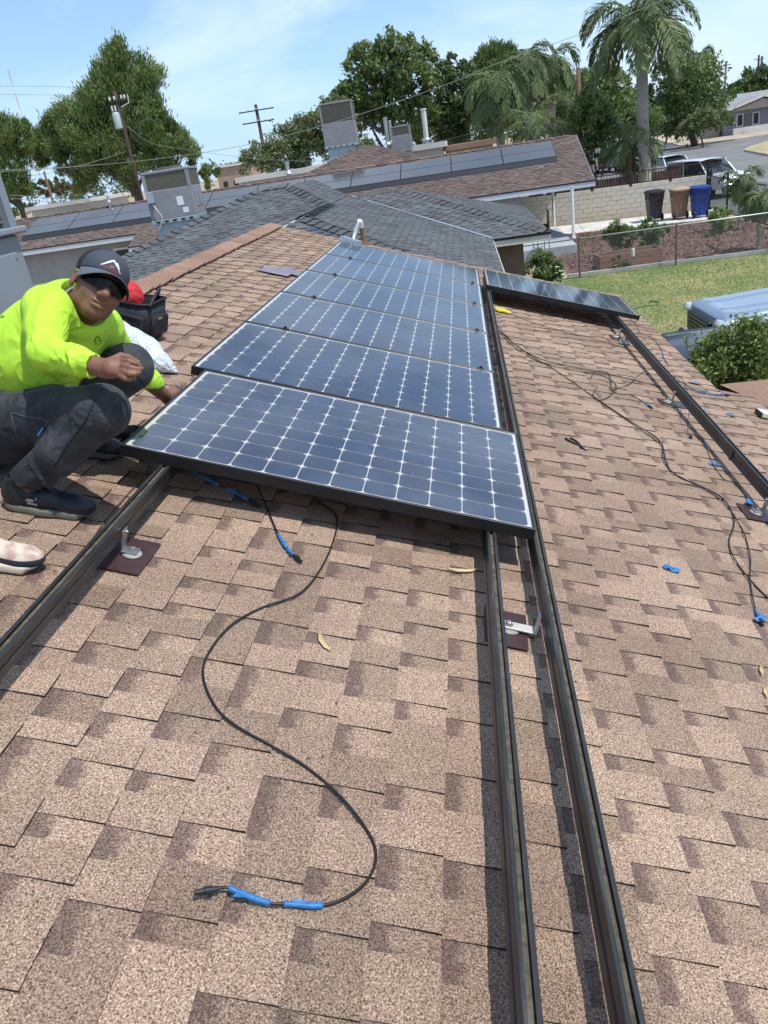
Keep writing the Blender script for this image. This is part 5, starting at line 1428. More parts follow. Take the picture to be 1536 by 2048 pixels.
tree('rose_bush', 'small rose bush with orange blooms on the lawn edge', 22.3, [(1240, 536, 13), (1235, 522, 9), (1251, 536, 11), (1243, 546, 10)], 1000, .09, M_LF2, 44, 'broad', 1240, .02, 2, cat='shrub')
flowers('orange_flowers', [yp(x, y, 22.0) for x, y in ((1231, 532), (1240, 548), (1249, 540))], .055, M_OFL, 'orange blooms on the small rose bush')
tree('sapling', 'thin young tree with yellowish leaves at the chain link fence', 22.2, [(1440, 438, 18), (1450, 455, 16), (1428, 450, 13), (1437, 470, 13), (1442, 420, 10)], 1300, .11, M_LF3, 45, 'broad', 1428, .025, 3)
tree('weed_plant', 'scraggly seedling growing along the chain link fence', 22.1, [(1418, 480, 9), (1425, 495, 6), (1408, 472, 6)], 160, .09, M_LF3, 46, 'broad', 1421, .015, 2, cat='plant')
tree('shrub', 'large green bush below the right eave, hiding the cars', 5.3, [(1430, 715, 40), (1480, 700, 48), (1530, 690, 45), (1410, 745, 34), (1465, 748, 44), (1520, 745, 50), (1570, 720, 70), (1440, 682, 18), (1410, 705, 16), (1500, 660, 20), (1500, 790, 60), (1445, 785, 45)], 11000, .055, M_LF3, 47, 'broad', 1480, .03, 6, cat='shrub', clump=.42, per=20)
def sprigs(specs, Y, seed, label):
    rg = np.random.default_rng(seed); C, D, Wd, L, V = [], [], [], [], []
    mb = MB(); b0 = yp(specs[0][0], specs[0][1], Y)
    t = empty('bush_shoots', b0, None, label, 'plant')
    for (x0, y0, x1, y1) in specs:
        a = yp(x0, y0, Y); b_ = yp(x1, y1, Y + rg.uniform(-.1, .1)); mb.tube([a, (a + b_) / 2, b_], [.006, .005, .002], 5)
        for k in range(22):
            u = rg.random(); q = a + (b_ - a) * u; d = unit(rg.normal(size=3) + np.array([0, 0, .4])); l_ = .045 * rg.uniform(.6, 1.2)
            C.append(q + d * l_ * .5); D.append(d); Wd.append(unit(np.cross(d, rg.normal(size=3)))); L.append(l_); V.append(np.clip(rg.normal(.6, .2), 0, 1))
    o = obj('leaves', leaf_mesh('leaves', np.array(C), np.array(D), np.array(Wd), np.array(L), .022, np.array(V), M_LF3), t); o.matrix_parent_inverse = Matrix.Translation(-Vector(b0))
    o = mb.build('stems', mat_stem, t); o.matrix_parent_inverse = Matrix.Translation(-Vector(b0))
sprigs([(1472, 690, 1470, 625), (1520, 670, 1518, 636), (1432, 690, 1428, 640), (1495, 680, 1500, 650), (1375, 700, 1372, 676), (1445, 680, 1440, 655), (1405, 735, 1385, 712)], 5.2, 3, 'upright leafy shoots growing out of the large right bush')
# ------------------------------------------------------------------ poles, wires, pipes
M_POLE = mat('creosote_pole', (.055, .038, .03), .9, var=.3, vscale=3)
M_POLEL = mat('weathered_pole', (.16, .09, .06), .9, var=.25, vscale=3)
M_INS = mat('insulator_white', (.62, .65, .65), .3)
def pole(px, py, Y, r, label, m, arms=(), trans=False):
    tp = yp(px, py, Y); t = empty('utility_pole', (tp[0], Y, 0), None, label, 'pole')
    H = tp[2]
    mb = MB(); mb.tube([(0, 0, 0), (0, 0, H)], [r * 1.15, r * .85], 10); mb.build('shaft', m, t, smooth=True)
    for (dz, L) in arms:
        mb = MB(); mb.box((0, -r, H - dz), (L, .1, .12)); ar = mb.build('crossarm', m, t)
        for s_ in np.linspace(-.46, .46, 5):
            mb = MB(); mb.lathe([(.05, 0), (.06, .08), (.03, .12), (.05, .16), (.02, .2)], 8, (L * s_, -r, H - dz + .06)); mb.build('insulator', M_INS, ar, smooth=True)
    if trans:
        mb = MB(); mb.lathe([(.02, -.02), (.21, 0), (.22, .06), (.22, .80), (.19, .87), (.1, .91)], 18, (-.10, -.48, H - 2.05)); mb.build('transformer', mat('transformer_grey', (.45, .52, .55), .4, .2), t, ang=40)
        for sx in (-.14, .06):
            mb = MB(); mb.lathe([(.05, 0), (.07, .05), (.04, .12), (.07, .18), (.04, .26), (.05, .3)], 8, (-.10 + sx, -.48, H - 1.1)); mb.build('bushing', M_INS, t, smooth=True)
        mb = MB(); mb.box((.1, -.1, H - .55), (1.0, .08, .08)); mb.build('crossarm', m, t)
        for x_ in (-.4, -.1, .35, .55):
            mb = MB(); mb.lathe([(.05, 0), (.08, .1), (.05, .16), (.07, .22)], 8, (x_, -.1, H - .5)); mb.build('insulator', M_INS, t, smooth=True)
        mb = MB(); mb.tube([(.2, -.1, H - .9), (.75, -.12, H - .75), (.78, -.12, H - .3)], .03, 6); mb.build('cutout_bracket', M_INS, t)
    return t
pole(229, 182, 48, .115, 'dark wooden pole carrying a grey transformer in front of the pine', M_POLE, (), True)
pole(511, 209, 92, .20, 'dark wooden pole with two crossarms against the sky', M_POLE, ((.6, 4.0), (1.75, 3.6)))
pole(1156, 134, 62, .17, 'plain reddish wooden pole between the palms', M_POLEL)
pole(88, 344, 66, .11, 'thin brown pole under the left end of the large pine', M_POLEL)
pole(1452, 122, 190, .22, 'far thin pole above the right trees', M_POLEL, ((.8, 2.0),))
pole(1518, 110, 200, .25, 'far dark pole at the right edge, left of two', M_POLE, ((.8, 2.0),))
pole(1524, 112, 204, .25, 'far dark pole at the right edge, right of two', M_POLE)
# radio mast
tp = yp(16, 140, 420); t = empty('radio_mast', (tp[0], 420, 0), None, 'faint tall red and white radio mast at far left', 'mast')
for k in range(12):
    mb = MB(); mb.tube([(0, 0, tp[2] * k / 12), (0, 0, tp[2] * (k + 1) / 12)], .18, 5); mb.build('mast_section', mat('mast_red', (.5, .25, .25), .8) if k % 2 else mat('mast_white', (.6, .6, .62), .8), t)
def wire(pts, Y, r, label, m, sag=0.0):
    P = [yp(x, y, Yy) for (x, y), Yy in zip(pts, np.linspace(Y[0], Y[1], len(pts)))]
    mb = MB(); mb.tube(catmull(P, 8), r, 5); return tag(mb.build('overhead_wire', m, smooth=True), label, 'wire', 'overhead wires')
M_WL = mat('wire_light', (.30, .31, .30), .6); M_WD = mat('wire_dark', (.06, .06, .065), .6)
wire([(-60, 342), (100, 336), (250, 325), (400, 306), (515, 285), (650, 250), (770, 212), (900, 166), (1010, 121), (1150, 72), (1260, 28), (1360, -15)], (24, 22), .0075, 'long pale service wire crossing the whole sky from left to upper right', M_WL)
wire([(-60, 346), (60, 340), (150, 333), (205, 318), (252, 303)], (30, 47.6), .010, 'pale wire running from the left edge up to the transformer pole', M_WL)
wire([(-30, 362), (60, 352), (150, 338), (250, 318)], (34, 47.6), .008, 'dark wire below the pale one, left of the transformer pole', M_WD)
wire([(252, 250), (300, 285), (380, 300), (520, 318), (640, 322), (730, 318)], (47.6, 38), .009, 'thin wire sagging from the transformer pole toward the brown peak', M_WL)
wire([(18, 390), (80, 394), (150, 400), (215, 402)], (33, 33.5), .010, 'pale wire low over the brown roof, upper of two', M_WL)
wire([(18, 396), (80, 402), (140, 406), (200, 408)], (33, 33.4), .010, 'pale wire low over the brown roof, lower of two', M_WL)
wire([(-40, 172), (100, 173), (240, 178)], (120, 120), .02, 'fine high wire in the left sky, topmost', M_WD)
wire([(-40, 188), (100, 190), (240, 192)], (120, 120), .02, 'fine high wire in the left sky, lower one', M_WD)
wire([(870, 285), (960, 262), (1050, 235), (1150, 200)], (44, 50), .010, 'dark wire running past the left palm', M_WD)
def vent(px0, py0, px1, py1, Y, r, label, m):
    a = yp(px0, py0, Y); b_ = yp(px1, py1, Y)
    t = empty('vent_pipe', (a[0], Y, a[2]), None, label, 'pipe'); L = b_[2] - a[2]
    mb = MB(); mb.lathe([(r, -.4), (r, L - .05), (r * 1.25, L - .05), (r * 1.25, L + .02), (r * .9, L + .03)], 10, (0, 0, 0)); mb.build('pipe', m, t, ang=40)
    mb = MB(); mb.lathe([(r * 2.2, -.02), (r * 1.3, .1)], 10, (0, 0, 0)); mb.build('collar', M_METALG, t, ang=40)
vent(577, 346, 574, 325, 34.5, .09, 'short pale vent pipe on the brown roof ridge', M_GALV)
vent(776, 288, 771, 236, 45, .10, 'tall pale pipe, left of the pair beside the small cooler', M_GALV)
vent(784, 284, 780, 242, 45.6, .08, 'tall pale pipe, right of the pair beside the small cooler', M_GALV)
vent(853, 279, 848, 218, 46, .14, 'thick white mast pipe on the whitish roof', mat('pipe_white', (.62, .66, .68), .5))
vent(218, 404, 222, 392, 33.6, .05, 'bent pale pipe stub on the brown ridge, left', M_GALV)

# ------------------------------------------------------------------ vehicles
M_TYRE = mat('tyre', (.016, .016, .017), .85); M_RIM = mat('rim', (.45, .46, .48), .3, .8)
M_CGLASS = mat('car_glass', (.02, .026, .032), .05, 0, spec=.8); M_CHROME = mat('chrome', (.6, .62, .65), .12, 1); M_LAMP = mat('lamp_lens', (.62, .66, .70), .08, .2, spec=.8); M_TAIL = mat('tail_lamp', (.42, .02, .02), .15)
M_BLK = mat('trim_black', (.012, .012, .013), .5)
def vehicle(name, label, loc, heading, paint, L, Wd, prof, cab, wheel=.34, wb=None, front='car', group='vehicles parked on the street'):
    """prof: body side profile [(x,z)] counterclockwise from rear bottom; cab: greenhouse [(x,z)] base rear..front top etc. +x is the front"""
    t = empty(name, loc, Quaternion((0, 0, 1), heading), label, 'car' if name != 'pickup_truck' else 'truck', group)
    def extr(poly, w, inset, top_taper=0.0, z_ref=0, zt=1):
        vs = []; P = np.array(poly); c = P.mean(0)
        rows = [(-w / 2, inset), (-w / 2 + inset * 1.4, 0), (w / 2 - inset * 1.4, 0), (w / 2, inset)]
        for (yy, ins) in rows:
            for (x, z) in P:
                q = np.array([x, z]); d = c - q; d /= np.linalg.norm(d) + 1e-9; q = q + d * ins
                ty = yy * (1 - top_taper * max(0, min(1, (q[1] - z_ref) / (zt - z_ref))))
                vs.append((q[0], ty, q[1]))
        n = len(P); fs = [tuple(range(n)), tuple(range(4 * n - 1, 3 * n - 1, -1))]
        for k in range(3):
            for i in range(n):
                j = (i + 1) % n; fs.append((k * n + i, (k + 1) * n + i, (k + 1) * n + j, k * n + j))
        return vs, fs
    mb = MB(); mb.mesh(*extr(prof, Wd, .05)); mb.build('body', paint, t, ang=35)
    zb = min(z for x, z in cab); zt = max(z for x, z in cab)
    mb = MB(); mb.mesh(*extr(cab, Wd - .12, .04, .16, zb, zt)); mb.build('windows', M_CGLASS, t, ang=30)
    # roof skin and pillars
    base = [p for p in cab if p[1] < zb + .12]; ba = min(p[0] for p in base); bb = max(p[0] for p in base)
    top = [p for p in cab if p[1] > zt - .12]; xa = min(p[0] for p in top); xb = max(p[0] for p in top)
    mb = MB(); nx, ny = 10, 10; rw_ = (Wd - .12) * .88; x0_, x1_ = xa - .18, xb + .22; vs = []
    for i in range(nx + 1):
        for k_ in range(ny + 1):
            a_, c_ = i / nx * 2 - 1, k_ / ny * 2 - 1
            vs.append(((x0_ + x1_) / 2 + a_ * (x1_ - x0_) / 2, c_ * rw_ / 2, zt + .085 - .045 * abs(c_) ** 2.6 - .035 * abs(a_) ** 2.6))
    fs = [(i * (ny + 1) + k_, (i + 1) * (ny + 1) + k_, (i + 1) * (ny + 1) + k_ + 1, i * (ny + 1) + k_ + 1) for i in range(nx) for k_ in range(ny)]
    mb.mesh(vs, fs); mb.build('roof', paint, t, smooth=True)
    for sy in (-1, 1):
        mb = MB(); mb.tube(catmull([(ba + .1, sy * (Wd / 2 - .10), zb + .05), (xa, sy * rw_ * .49, zt - .02), ((xa + xb) / 2, sy * rw_ * .505, zt + .0), (xb, sy * rw_ * .49, zt - .03), (bb - .1, sy * (Wd / 2 - .10), zb + .05)], 5), .016, 6); mb.build('window_trim', M_CHROME, t, smooth=True)
    for sy in (-1, 1):
        yb = sy * ((Wd - .12) / 2 - .012); yt = sy * ((Wd - .12) / 2 * .84)
        for (x0, x1) in ((ba, xa), (bb, xb), ((ba + bb) / 2 - .05, (xa + xb) / 2)):
            mb = MB(); mb.bar((x0, yb, zb), (x1, yt, zt), .06, .05, (1, 0, 0)); mb.build('pillar', paint, t)
    wb = wb or L * .58
    for sx in (-1, 1):
        for sy in (-1, 1):
            c = (sx * wb / 2, sy * (Wd / 2 - .10), wheel); R = np.array([[1, 0, 0], [0, 0, 1], [0, -1, 0]]) * 1.0
            mb = MB(); mb.lathe([(wheel * .6, -.11), (wheel * .95, -.11), (wheel, -.08), (wheel, .08), (wheel * .95, .11), (wheel * .6, .11)], 20, c, R); wo = mb.build('wheel', M_TYRE, t, ang=40)
            mb = MB(); mb.lathe([(.03, -.09 if sy > 0 else -.115), (wheel * .6, -.115), (wheel * .6, .115), (.03, .115)], 14, c, R); mb.build('rim', M_RIM, wo, ang=40)
    xf = max(x for x, z in prof); xr = min(x for x, z in prof); zf = [z for x, z in prof if x > xf - .15]; zm = (min(zf) + max(zf)) / 2
    for sy in (-1, 1):
        mb = MB(); mb.box((xf - .05, sy * (Wd / 2 - .24), zm + .14), (.10, .34, .17), bev=.03); mb.build('headlight', M_LAMP, t, ang=40)
        mb = MB(); mb.box((xr + .03, sy * (Wd / 2 - .2), zm + .2), (.10, .30, .2), bev=.03); mb.build('tail_lamp', M_TAIL, t, ang=40)
        mb = MB(); mb.box((bb - .35, sy * (Wd / 2 + .04), zb + .1), (.12, .2, .14), bev=.03); mb.build('mirror', paint if front != 'truck' else M_BLK, t, ang=40)
    mb = MB(); mb.box((xf - .02, 0, zm + .12), (.08, Wd * .52, .2), bev=.02); mb.build('grille', M_BLK, t)
    mb = MB(); mb.box((xf - .0, 0, min(zf) + .12), (.16, Wd * .96, .2), bev=.05); mb.build('bumper', M_CHROME if front == 'truck' else paint, t, ang=40)
    mb = MB(); mb.box((xr + .0, 0, min(zf) + .18), (.14, Wd * .96, .22), bev=.05); mb.build('bumper', M_CHROME if front == 'truck' else paint, t, ang=40)
    mb = MB(); mb.box((xf + .085, 0, min(zf) + .14), (.01, .30, .12)); mb.build('number_plate', M_LABEL, t)
    return t
def paint(name, c): return mat(name, c, .3, .1, coat=.8, var=.03, vscale=2)
P_WHITE = paint('paint_white', (.75, .77, .80))
sedan_p = [(-2.3, .35), (2.25, .30), (2.35, .55), (2.2, .78), (1.2, .93), (-1.5, .98), (-2.25, .95), (-2.4, .6)]
sedan_c = [(-1.75, .93), (1.25, .90), (.45, 1.38), (-.3, 1.45), (-1.0, 1.38)]
suv_p = [(-2.3, .45), (2.25, .42), (2.35, .7), (2.2, 1.0), (1.1, 1.12), (-2.25, 1.12), (-2.38, .7)]
suv_c = [(-2.2, 1.1), (1.2, 1.08), (.5, 1.66), (-.4, 1.74), (-1.9, 1.66)]
q = gp(1412, 402); vehicle('suv', 'white older sport utility vehicle parked by the end of the block wall', (q[0] + .5, q[1] + 2.2, .018), math.radians(-66), P_WHITE, 4.7, 1.85, suv_p, suv_c, .37, front='truck')
q = gp(1336, 364); vehicle('sedan', 'white sedan parked behind the white older vehicle', (q[0] + .4, q[1] + 2, .018), math.radians(100), P_WHITE, 4.6, 1.8, sedan_p, sedan_c, .33)
q = gp(1276, 344); vehicle('suv', 'white car half hidden by the tall palm trunk', (q[0] + 0, q[1] + 2, .018), math.radians(95), P_WHITE, 4.6, 1.85, suv_p, suv_c, .36)
q = gp(1222, 345); vehicle('sedan', 'dark blue car behind the bamboo like clump', (q[0] - .3, q[1] + 2, .018), math.radians(92), paint('paint_navy', (.03, .05, .09)), 4.6, 1.8, sedan_p, sedan_c, .33)
q = gp(1238, 285); vehicle('sedan', 'pale car far down the street between the trees', (q[0], q[1] + 2, .018), math.radians(-85), paint('paint_silver', (.42, .44, .46)), 4.6, 1.8, sedan_p, sedan_c, .33)
# black sedan and silver pickup by our eave
vehicle('sedan', 'glossy black car parked just beyond the right eave', (5.1, 7.36, 0), math.radians(-3), paint('paint_black', (.012, .014, .018)), 4.7, 1.8, sedan_p, [(x, z if z < 1 else z - .09) for x, z in sedan_c], .33, group='vehicles parked beside the lawn')

def pickup():
    P_S = paint('paint_silver_blue', (.32, .42, .53)); P_S.node_tree.nodes['Principled BSDF'].inputs['Metallic'].default_value = .55
    nose = gp(1372, 640, .95)
    loc = np.array([nose[0] + 2.98, nose[1] + .15, 0])
    t = empty('pickup_truck', loc, Quaternion((0, 0, 1), math.radians(183)), 'silver blue pickup truck nosing in beside the lawn', 'truck', 'vehicles parked beside the lawn'); t.scale = (1, 1, .945)
    s = SDF((-2.9, -1.1, .2), (2.95, 1.1, 2.0), .026)
    s.rbox((1.83, 0, .80), (.90, .92, .36), None, .22, .05)            # front end
    s.rbox((1.72, 0, 1.09), (.88, .80, .12), np.array([[math.cos(.07), 0, -math.sin(-.07)], [0, 1, 0], [math.sin(-.07), 0, math.cos(.07)]]), .10, .14)           # hood
    for sy in (-1, 1): s.cap((1.0, sy * .42, 1.215), (2.45, sy * .34, 1.17), .05, .04, .06); s.rbox((1.75, sy * .86, 1.02), (.95, .07, .10), None, .06, .05)
    s.rbox((2.52, 0, .95), (.14, .72, .22), None, .08, .10)
    s.rbox((0, 0, .80), (1.6, .94, .36), None, .12, .05)               # doors
    s.rbox((-1.9, 0, .82), (.9, .94, .36), None, .10, .04)             # bed
    s.rbox((-1.9, 0, 1.15), (.82, .80, .20), None, .05, .02, 'sub')
    for sx in (1.72, -1.65):
        for sy in (-1, 1):
            s.ell((sx, sy * .90, .62), (.56, .14, .50), None, .08)
            s.cap((sx, sy * .7, .46), (sx, sy * 1.2, .46), .44, .44, .02, 'sub')
    s.cut((0, 0, .36), (0, 0, -1))
    s.mesh('body', P_S, t)
    c = SDF((-1.3, -1.0, .9), (1.5, 1.0, 2.0), .03)
    c.rbox((-.05, 0, 1.35), (.98, .78, .42), None, .16, .05)
    R = np.array([[math.cos(.55), 0, math.sin(.55)], [0, 1, 0], [-math.sin(.55), 0, math.cos(.55)]])
    c.rbox((.62, 0, 1.22), (.42, .76, .16), R, .06, .10)
    c.mesh('windows', M_CGLASS, t)
    mb = MB(); mb.box((-.15, 0, 1.775), (1.7, 1.30, .05), bev=.02); mb.build('roof', P_S, t, ang=35)
    for sy in (-1, 1):
        for (x0, x1) in ((1.02, .55), (-.1, -.1), (-1.02, -.92)):
            mb = MB(); mb.bar((x0, sy * .80, 1.13), (x1, sy * .66, 1.76), .09, .05, (1, 0, 0)); mb.build('pillar', P_S, t)
    for sy in (-1, 1):
        mb = MB(); mb.box((2.56, sy * .80, 1.04), (.40, .32, .16), bev=.05); mb.build('headlight', M_LAMP, t, ang=40)
        mb = MB(); mb.box((.72, sy * 1.02, 1.24), (.14, .22, .2), bev=.05); mb.build('mirror', P_S, t, ang=40)
        for z_ in (.70,): mb = MB(); mb.box((0, sy * .955, z_), (2.6, .02, .05), bev=.008); mb.build('door_trim', M_CHROME, t)
        mb = MB(); mb.box((.55, sy * .95, 1.02), (.2, .02, .04), bev=.006); mb.build('door_handle', M_CHROME, t)
    gapm = mat('panel_gap', (.02, .022, .026), .8)
    for sy in (-1, 1):
        mb = MB(); mb.tube(catmull([(2.60, sy * .60, 1.085), (2.40, sy * .74, 1.125), (1.9, sy * .785, 1.155), (1.0, sy * .80, 1.175)], 6), .011, 6); mb.build('hood_gap', gapm, t)
        mb = MB(); mb.tube([(1.02, sy * .945, .5), (1.02, sy * .95, 1.05)], .008, 6); mb.build('door_gap', gapm, t)
    mb = MB(); mb.box((2.76, 0, .88), (.06, 1.15, .34), bev=.02); gr = mb.build('grille', M_BLK, t)
    for k in range(4): mb = MB(); mb.box((2.79, 0, .77 + k * .075), (.03, 1.0, .010)); mb.build('grille_bar', M_RIM, gr)
    mb = MB(); mb.box((2.78, 0, .55), (.18, 1.8, .24), bev=.06); mb.build('bumper', M_CHROME, t, ang=40)
    for sx in (1.72, -1.65):
        for sy in (-1, 1):
            R = np.array([[1, 0, 0], [0, 0, 1], [0, -1, 0]]) * 1.0; c_ = (sx, sy * .84, .39)
            mb = MB(); mb.lathe([(.24, -.13), (.37, -.13), (.39, -.09), (.39, .09), (.37, .13), (.24, .13)], 24, c_, R); wo = mb.build('wheel', M_TYRE, t, ang=40)
            mb = MB(); mb.lathe([(.04, -.135), (.24, -.12), (.24, .12), (.04, .135)], 16, c_, R); mb.build('rim', M_RIM, wo, ang=40)
pickup()
# ------------------------------------------------------------------ cables and small things on the roof
M_CABLE = mat('cable_black', (.012, .012, .013), .45)
M_TAPE = mat('blue_tape', (.018, .17, .44), .55, var=.25, vscale=60)
M_CONN = mat('connector_black', (.016, .017, .019), .4, var=.2, vscale=80)
RT = lambda pts, h: [W(*rp(x, y, h), h) for x, y in pts]
def cable(label, pts, r=.0032, hs=None, m=None, tapes=(), ends=(), n=10):
    """cable lying on the shingles; pts are places along it; tapes: (i0, i1) spans wrapped in tape; ends: (index, direction) connectors"""
    P = []
    for i, (x, y) in enumerate(pts):
        h = (.009 + r) if hs is None else hs[i] + r
        P.append(W(*rp(x, y, h), h))
    path = catmull(P, n)
    t = empty('cable', P[0], None, label, 'cable', 'loose cables on the roof')
    def ch(o): o.matrix_parent_inverse = Matrix.Translation(-Vector(P[0])); return o
    mb = MB(); mb.tube(path, r, 8); ch(mb.build('wire', m or M_CABLE, t, smooth=True))
    rg = random.Random(len(path))
    for (a, b_) in tapes:
        s = path[int(a * n):int(b_ * n) + 1]
        mb = MB(); mb.tube(s, [r * 1.45 + rg.uniform(0, r * .8) for _ in s], 8); ch(mb.build('tape_wrap', M_TAPE, t, smooth=True))
        # loose curled end of the tape
        q = s[len(s) // 2]; d = unit(s[-1] - s[0]); sd = np.cross(RN, d) * rg.choice((-1, 1)); L = .006 + .008 * rg.random()
        mb = MB(); a0, a1 = q - d * .003, q + d * .012
        b0_, b1_ = a0 + sd * L * .6 + RN * .006 - d * .004, a1 + sd * L * .7 + RN * .009 + d * .004
        mb.face([a0 + RN * .004, a1 + RN * .004, b1_, b0_]); mb.face([b0_, b1_, b1_ + sd * L * .5 - RN * .006 + d * .006]); ch(mb.build('tape_end', M_TAPE, t))
    for (i, sc) in ends:
        p = path[i]; q = path[i - 1] if i in (-1, len(path) - 1) else path[i + 1]
        d = unit(p - q)
        mb = MB(); b0 = p - d * .006 * sc
        mb.tube([b0, b0 + d * .012 * sc, b0 + d * .013 * sc, b0 + d * .03 * sc, b0 + d * .031 * sc, b0 + d * .05 * sc], [.0055 * sc, .0055 * sc, .0085 * sc, .0085 * sc, .006 * sc, .0055 * sc], 10)
        s = np.cross(RN, d); mb.box(b0 + d * .02 * sc + s * .0075 * sc, (.006 * sc, .006 * sc, .012 * sc)); ch(mb.build('connector', M_CONN, t, ang=40))
    return t
cable('long black cable snaking in an S across the near shingles, taped end', [(610, 960), (632, 998), (672, 1030), (668, 1078), (640, 1140), (597, 1188), (522, 1216), (460, 1252), (415, 1310), (407, 1356), (430, 1412), (470, 1450), (540, 1490), (610, 1532), (680, 1592), (735, 1662), (752, 1712), (735, 1760), (690, 1796), (640, 1811), (580, 1808), (540, 1806), (490, 1790), (455, 1775), (432, 1778)],
      .0033, [.05, .02] + [.009] * 18 + [.010, .012, .018, .022, .024], None, [(18.9, 20.3), (21.0, 22.9)], [(-1, .95)])
cable('short black cable end with blue tape below the nearest panel', [(505, 955), (516, 976), (536, 1020), (556, 1068), (575, 1098), (590, 1112)], .0033, [.06, .03, .011, .009, .010, .012], None, [(3.0, 3.9), (4.05, 4.8)], [(-1, 1.0)])
cable('blue wrapped cable end poking out under the nearest panel', [(385, 944), (430, 966), (470, 985), (500, 1002)], .0033, [.045, .035, .025, .018], None, [(.0, 1.2), (1.5, 2.9)], [(-1, 1.15)])
cable('thin brown wire beside the worker\'s rail', [(300, 925), (284, 958), (258, 985), (222, 1026), (200, 1055), (180, 1085)], .0022, None, mat('wire_brown', (.14, .085, .045), .6))
cable('pair of cables leaving the right rail toward the cable loops, upper one', [(968, 632), (990, 648), (1032, 690), (1082, 718), (1150, 734), (1235, 752), (1300, 768), (1322, 775)], .0032, [.08, .08] + [.009] * 6)
cable('pair of cables leaving the right rail toward the cable loops, lower one', [(968, 634), (988, 652), (1030, 695), (1080, 724), (1145, 740), (1205, 752), (1232, 770), (1222, 790), (1200, 800), (1186, 790), (1195, 772)], .0032, [.08, .08] + [.009] * 9)
cable('loop of cable ending in a blue taped connector by the middle mount', [(1183, 755), (1190, 743), (1215, 745), (1222, 765), (1222, 780), (1240, 788), (1262, 790), (1290, 806), (1298, 812)], .0032, None, None, [(6.9, 7.9)], [(-1, 1.1)])
cable('long thin cable running from the rail down to the right photo edge', [(985, 650), (1045, 700), (1110, 740), (1190, 795), (1260, 842), (1318, 880), (1332, 920), (1352, 950), (1440, 992), (1468, 1040), (1458, 1085), (1472, 1122), (1505, 1165), (1545, 1205)], .0032)
cable('second thin cable beside the long one near the right edge', [(1195, 800), (1262, 846), (1320, 888), (1326, 915), (1348, 946), (1436, 995), (1480, 1050), (1500, 1110), (1500, 1160), (1510, 1215), (1520, 1238)], .0028, None, None, [(9.1, 9.9)], [(-1, 1.0)])
cable('wire draped over the eave rail to a blue taped plug', [(1222, 780), (1255, 770), (1285, 745), (1318, 735), (1345, 752), (1372, 770), (1395, 783), (1425, 788), (1450, 790)], .0032, [.009, .009, .06, .115, .09, .03, .012, .011, .012], None, [(5.8, 7.0), (7.2, 7.9)], [(-1, 1.1)])
cable('thin wire hanging over the eave rail, with small plug', [(1345, 750), (1362, 754), (1372, 775), (1380, 800), (1376, 840), (1376, 866), (1380, 872)], .0022, [.105, .06, .02, .13, .06, .012, .012], None, [], [(-1, 1.0)])
cable('wire along the eave rail with two blue tape flags', [(1392, 872), (1406, 876), (1416, 905), (1428, 930), (1448, 958), (1470, 966), (1492, 992), (1500, 1012)], .0022, None, None, [(1.1, 1.7), (2.7, 3.2), (6.2, 6.9)])
cable('wire crossing from the lone panel to the eave tape bits', [(1250, 630), (1272, 648), (1280, 665), (1304, 676), (1322, 698), (1328, 716), (1336, 728)], .0024, None, None, [(4.4, 4.9), (5.3, 5.7)])
cable('thin wire from the yellow rag across to the eave rail', [(985, 618), (1020, 628), (1080, 650), (1150, 668), (1230, 690), (1300, 712)], .0020)
cable('short wire with blue tipped plug under the lone panel', [(1090, 612), (1110, 628), (1126, 636)], .0024, None, None, [(1.2, 1.9)], [(-1, .9)])
def tape_scrap(x, y, s, rz, label):
    X, Y = rp(x, y, .01); t = rthing('tape_scrap', X, Y, .0095, rz, label, 'tape', 'scraps of blue tape on the roof')
    mb = MB(); rg = random.Random(int(x * 7 + y))
    n = 5; top = [(s * (i / n - .5), s * .22 + rg.uniform(-.1, .1) * s, rg.uniform(.0, .22) * s) for i in range(n + 1)]; bot = [(s * (i / n - .5) + rg.uniform(-.08, .08) * s, -s * .22 + rg.uniform(-.1, .1) * s, rg.uniform(.0, .22) * s) for i in range(n + 1)]
    for i in range(n): mb.face([bot[i], bot[i + 1], top[i + 1], top[i]])
    o = mb.build('tape', M_TAPE, t); return t
for (x, y, s, rz, lb) in ((1388, 766, .075, -.2, 'curled blue tape scrap just below the eave rail'), (1461, 830, .055, .3, 'blue tape scrap beside the pale board at the right edge'), (1342, 1138, .05, -.4, 'flat blue tape scrap alone on the right shingles'), (1432, 930, .06, .1, 'crumpled blue tape scrap beside the nearest eave mount'), (1498, 1008, .06, 1.2, 'blue tape flag near the right edge above the thin cables'), (1341, 712, .03, .3, 'tiny blue scrap near the eave'), (447, 656, .028, .4, 'tiny blue scrap left of the long panel row'), (1521, 1238, .05, 1.0, 'blue tape flag lowest at the right photo edge')):
    tape_scrap(x, y, s * 1.3, rz, lb)
# pliers
X, Y = rp(1162, 892, .012); a, b_ = np.array(rp(1141, 881)), np.array(rp(1183, 906))
t = rthing('pliers', X, Y, .012, math.atan2(b_[1] - a[1], b_[0] - a[0]), 'black handled pliers lying open on the shingles', 'pliers')
for sg in (-1, 1):
    mb = MB(); mb.tube(catmull([(.0, 0, 0), (-.03, sg * .012, 0), (-.07, sg * .022, .001), (-.11, sg * .018, 0)], 5), [.005] * 3 + [.0065] * 13, 8); mb.build('handle', M_CONN, t, smooth=True)
    mb = MB(); mb.tube([(.0, 0, 0), (.02, sg * -.005, 0), (.055, sg * -.004, 0)], [.007, .006, .003], 8); mb.build('jaw', mat_j if sg > 0 else (mat_j := mat('plier_steel', (.18, .18, .19), .35, .8)), t, smooth=True)
mb = MB(); mb.lathe([(.008, -.005), (.008, .005)], 10, (0, 0, 0)); mb.build('pivot', mat_j, t)
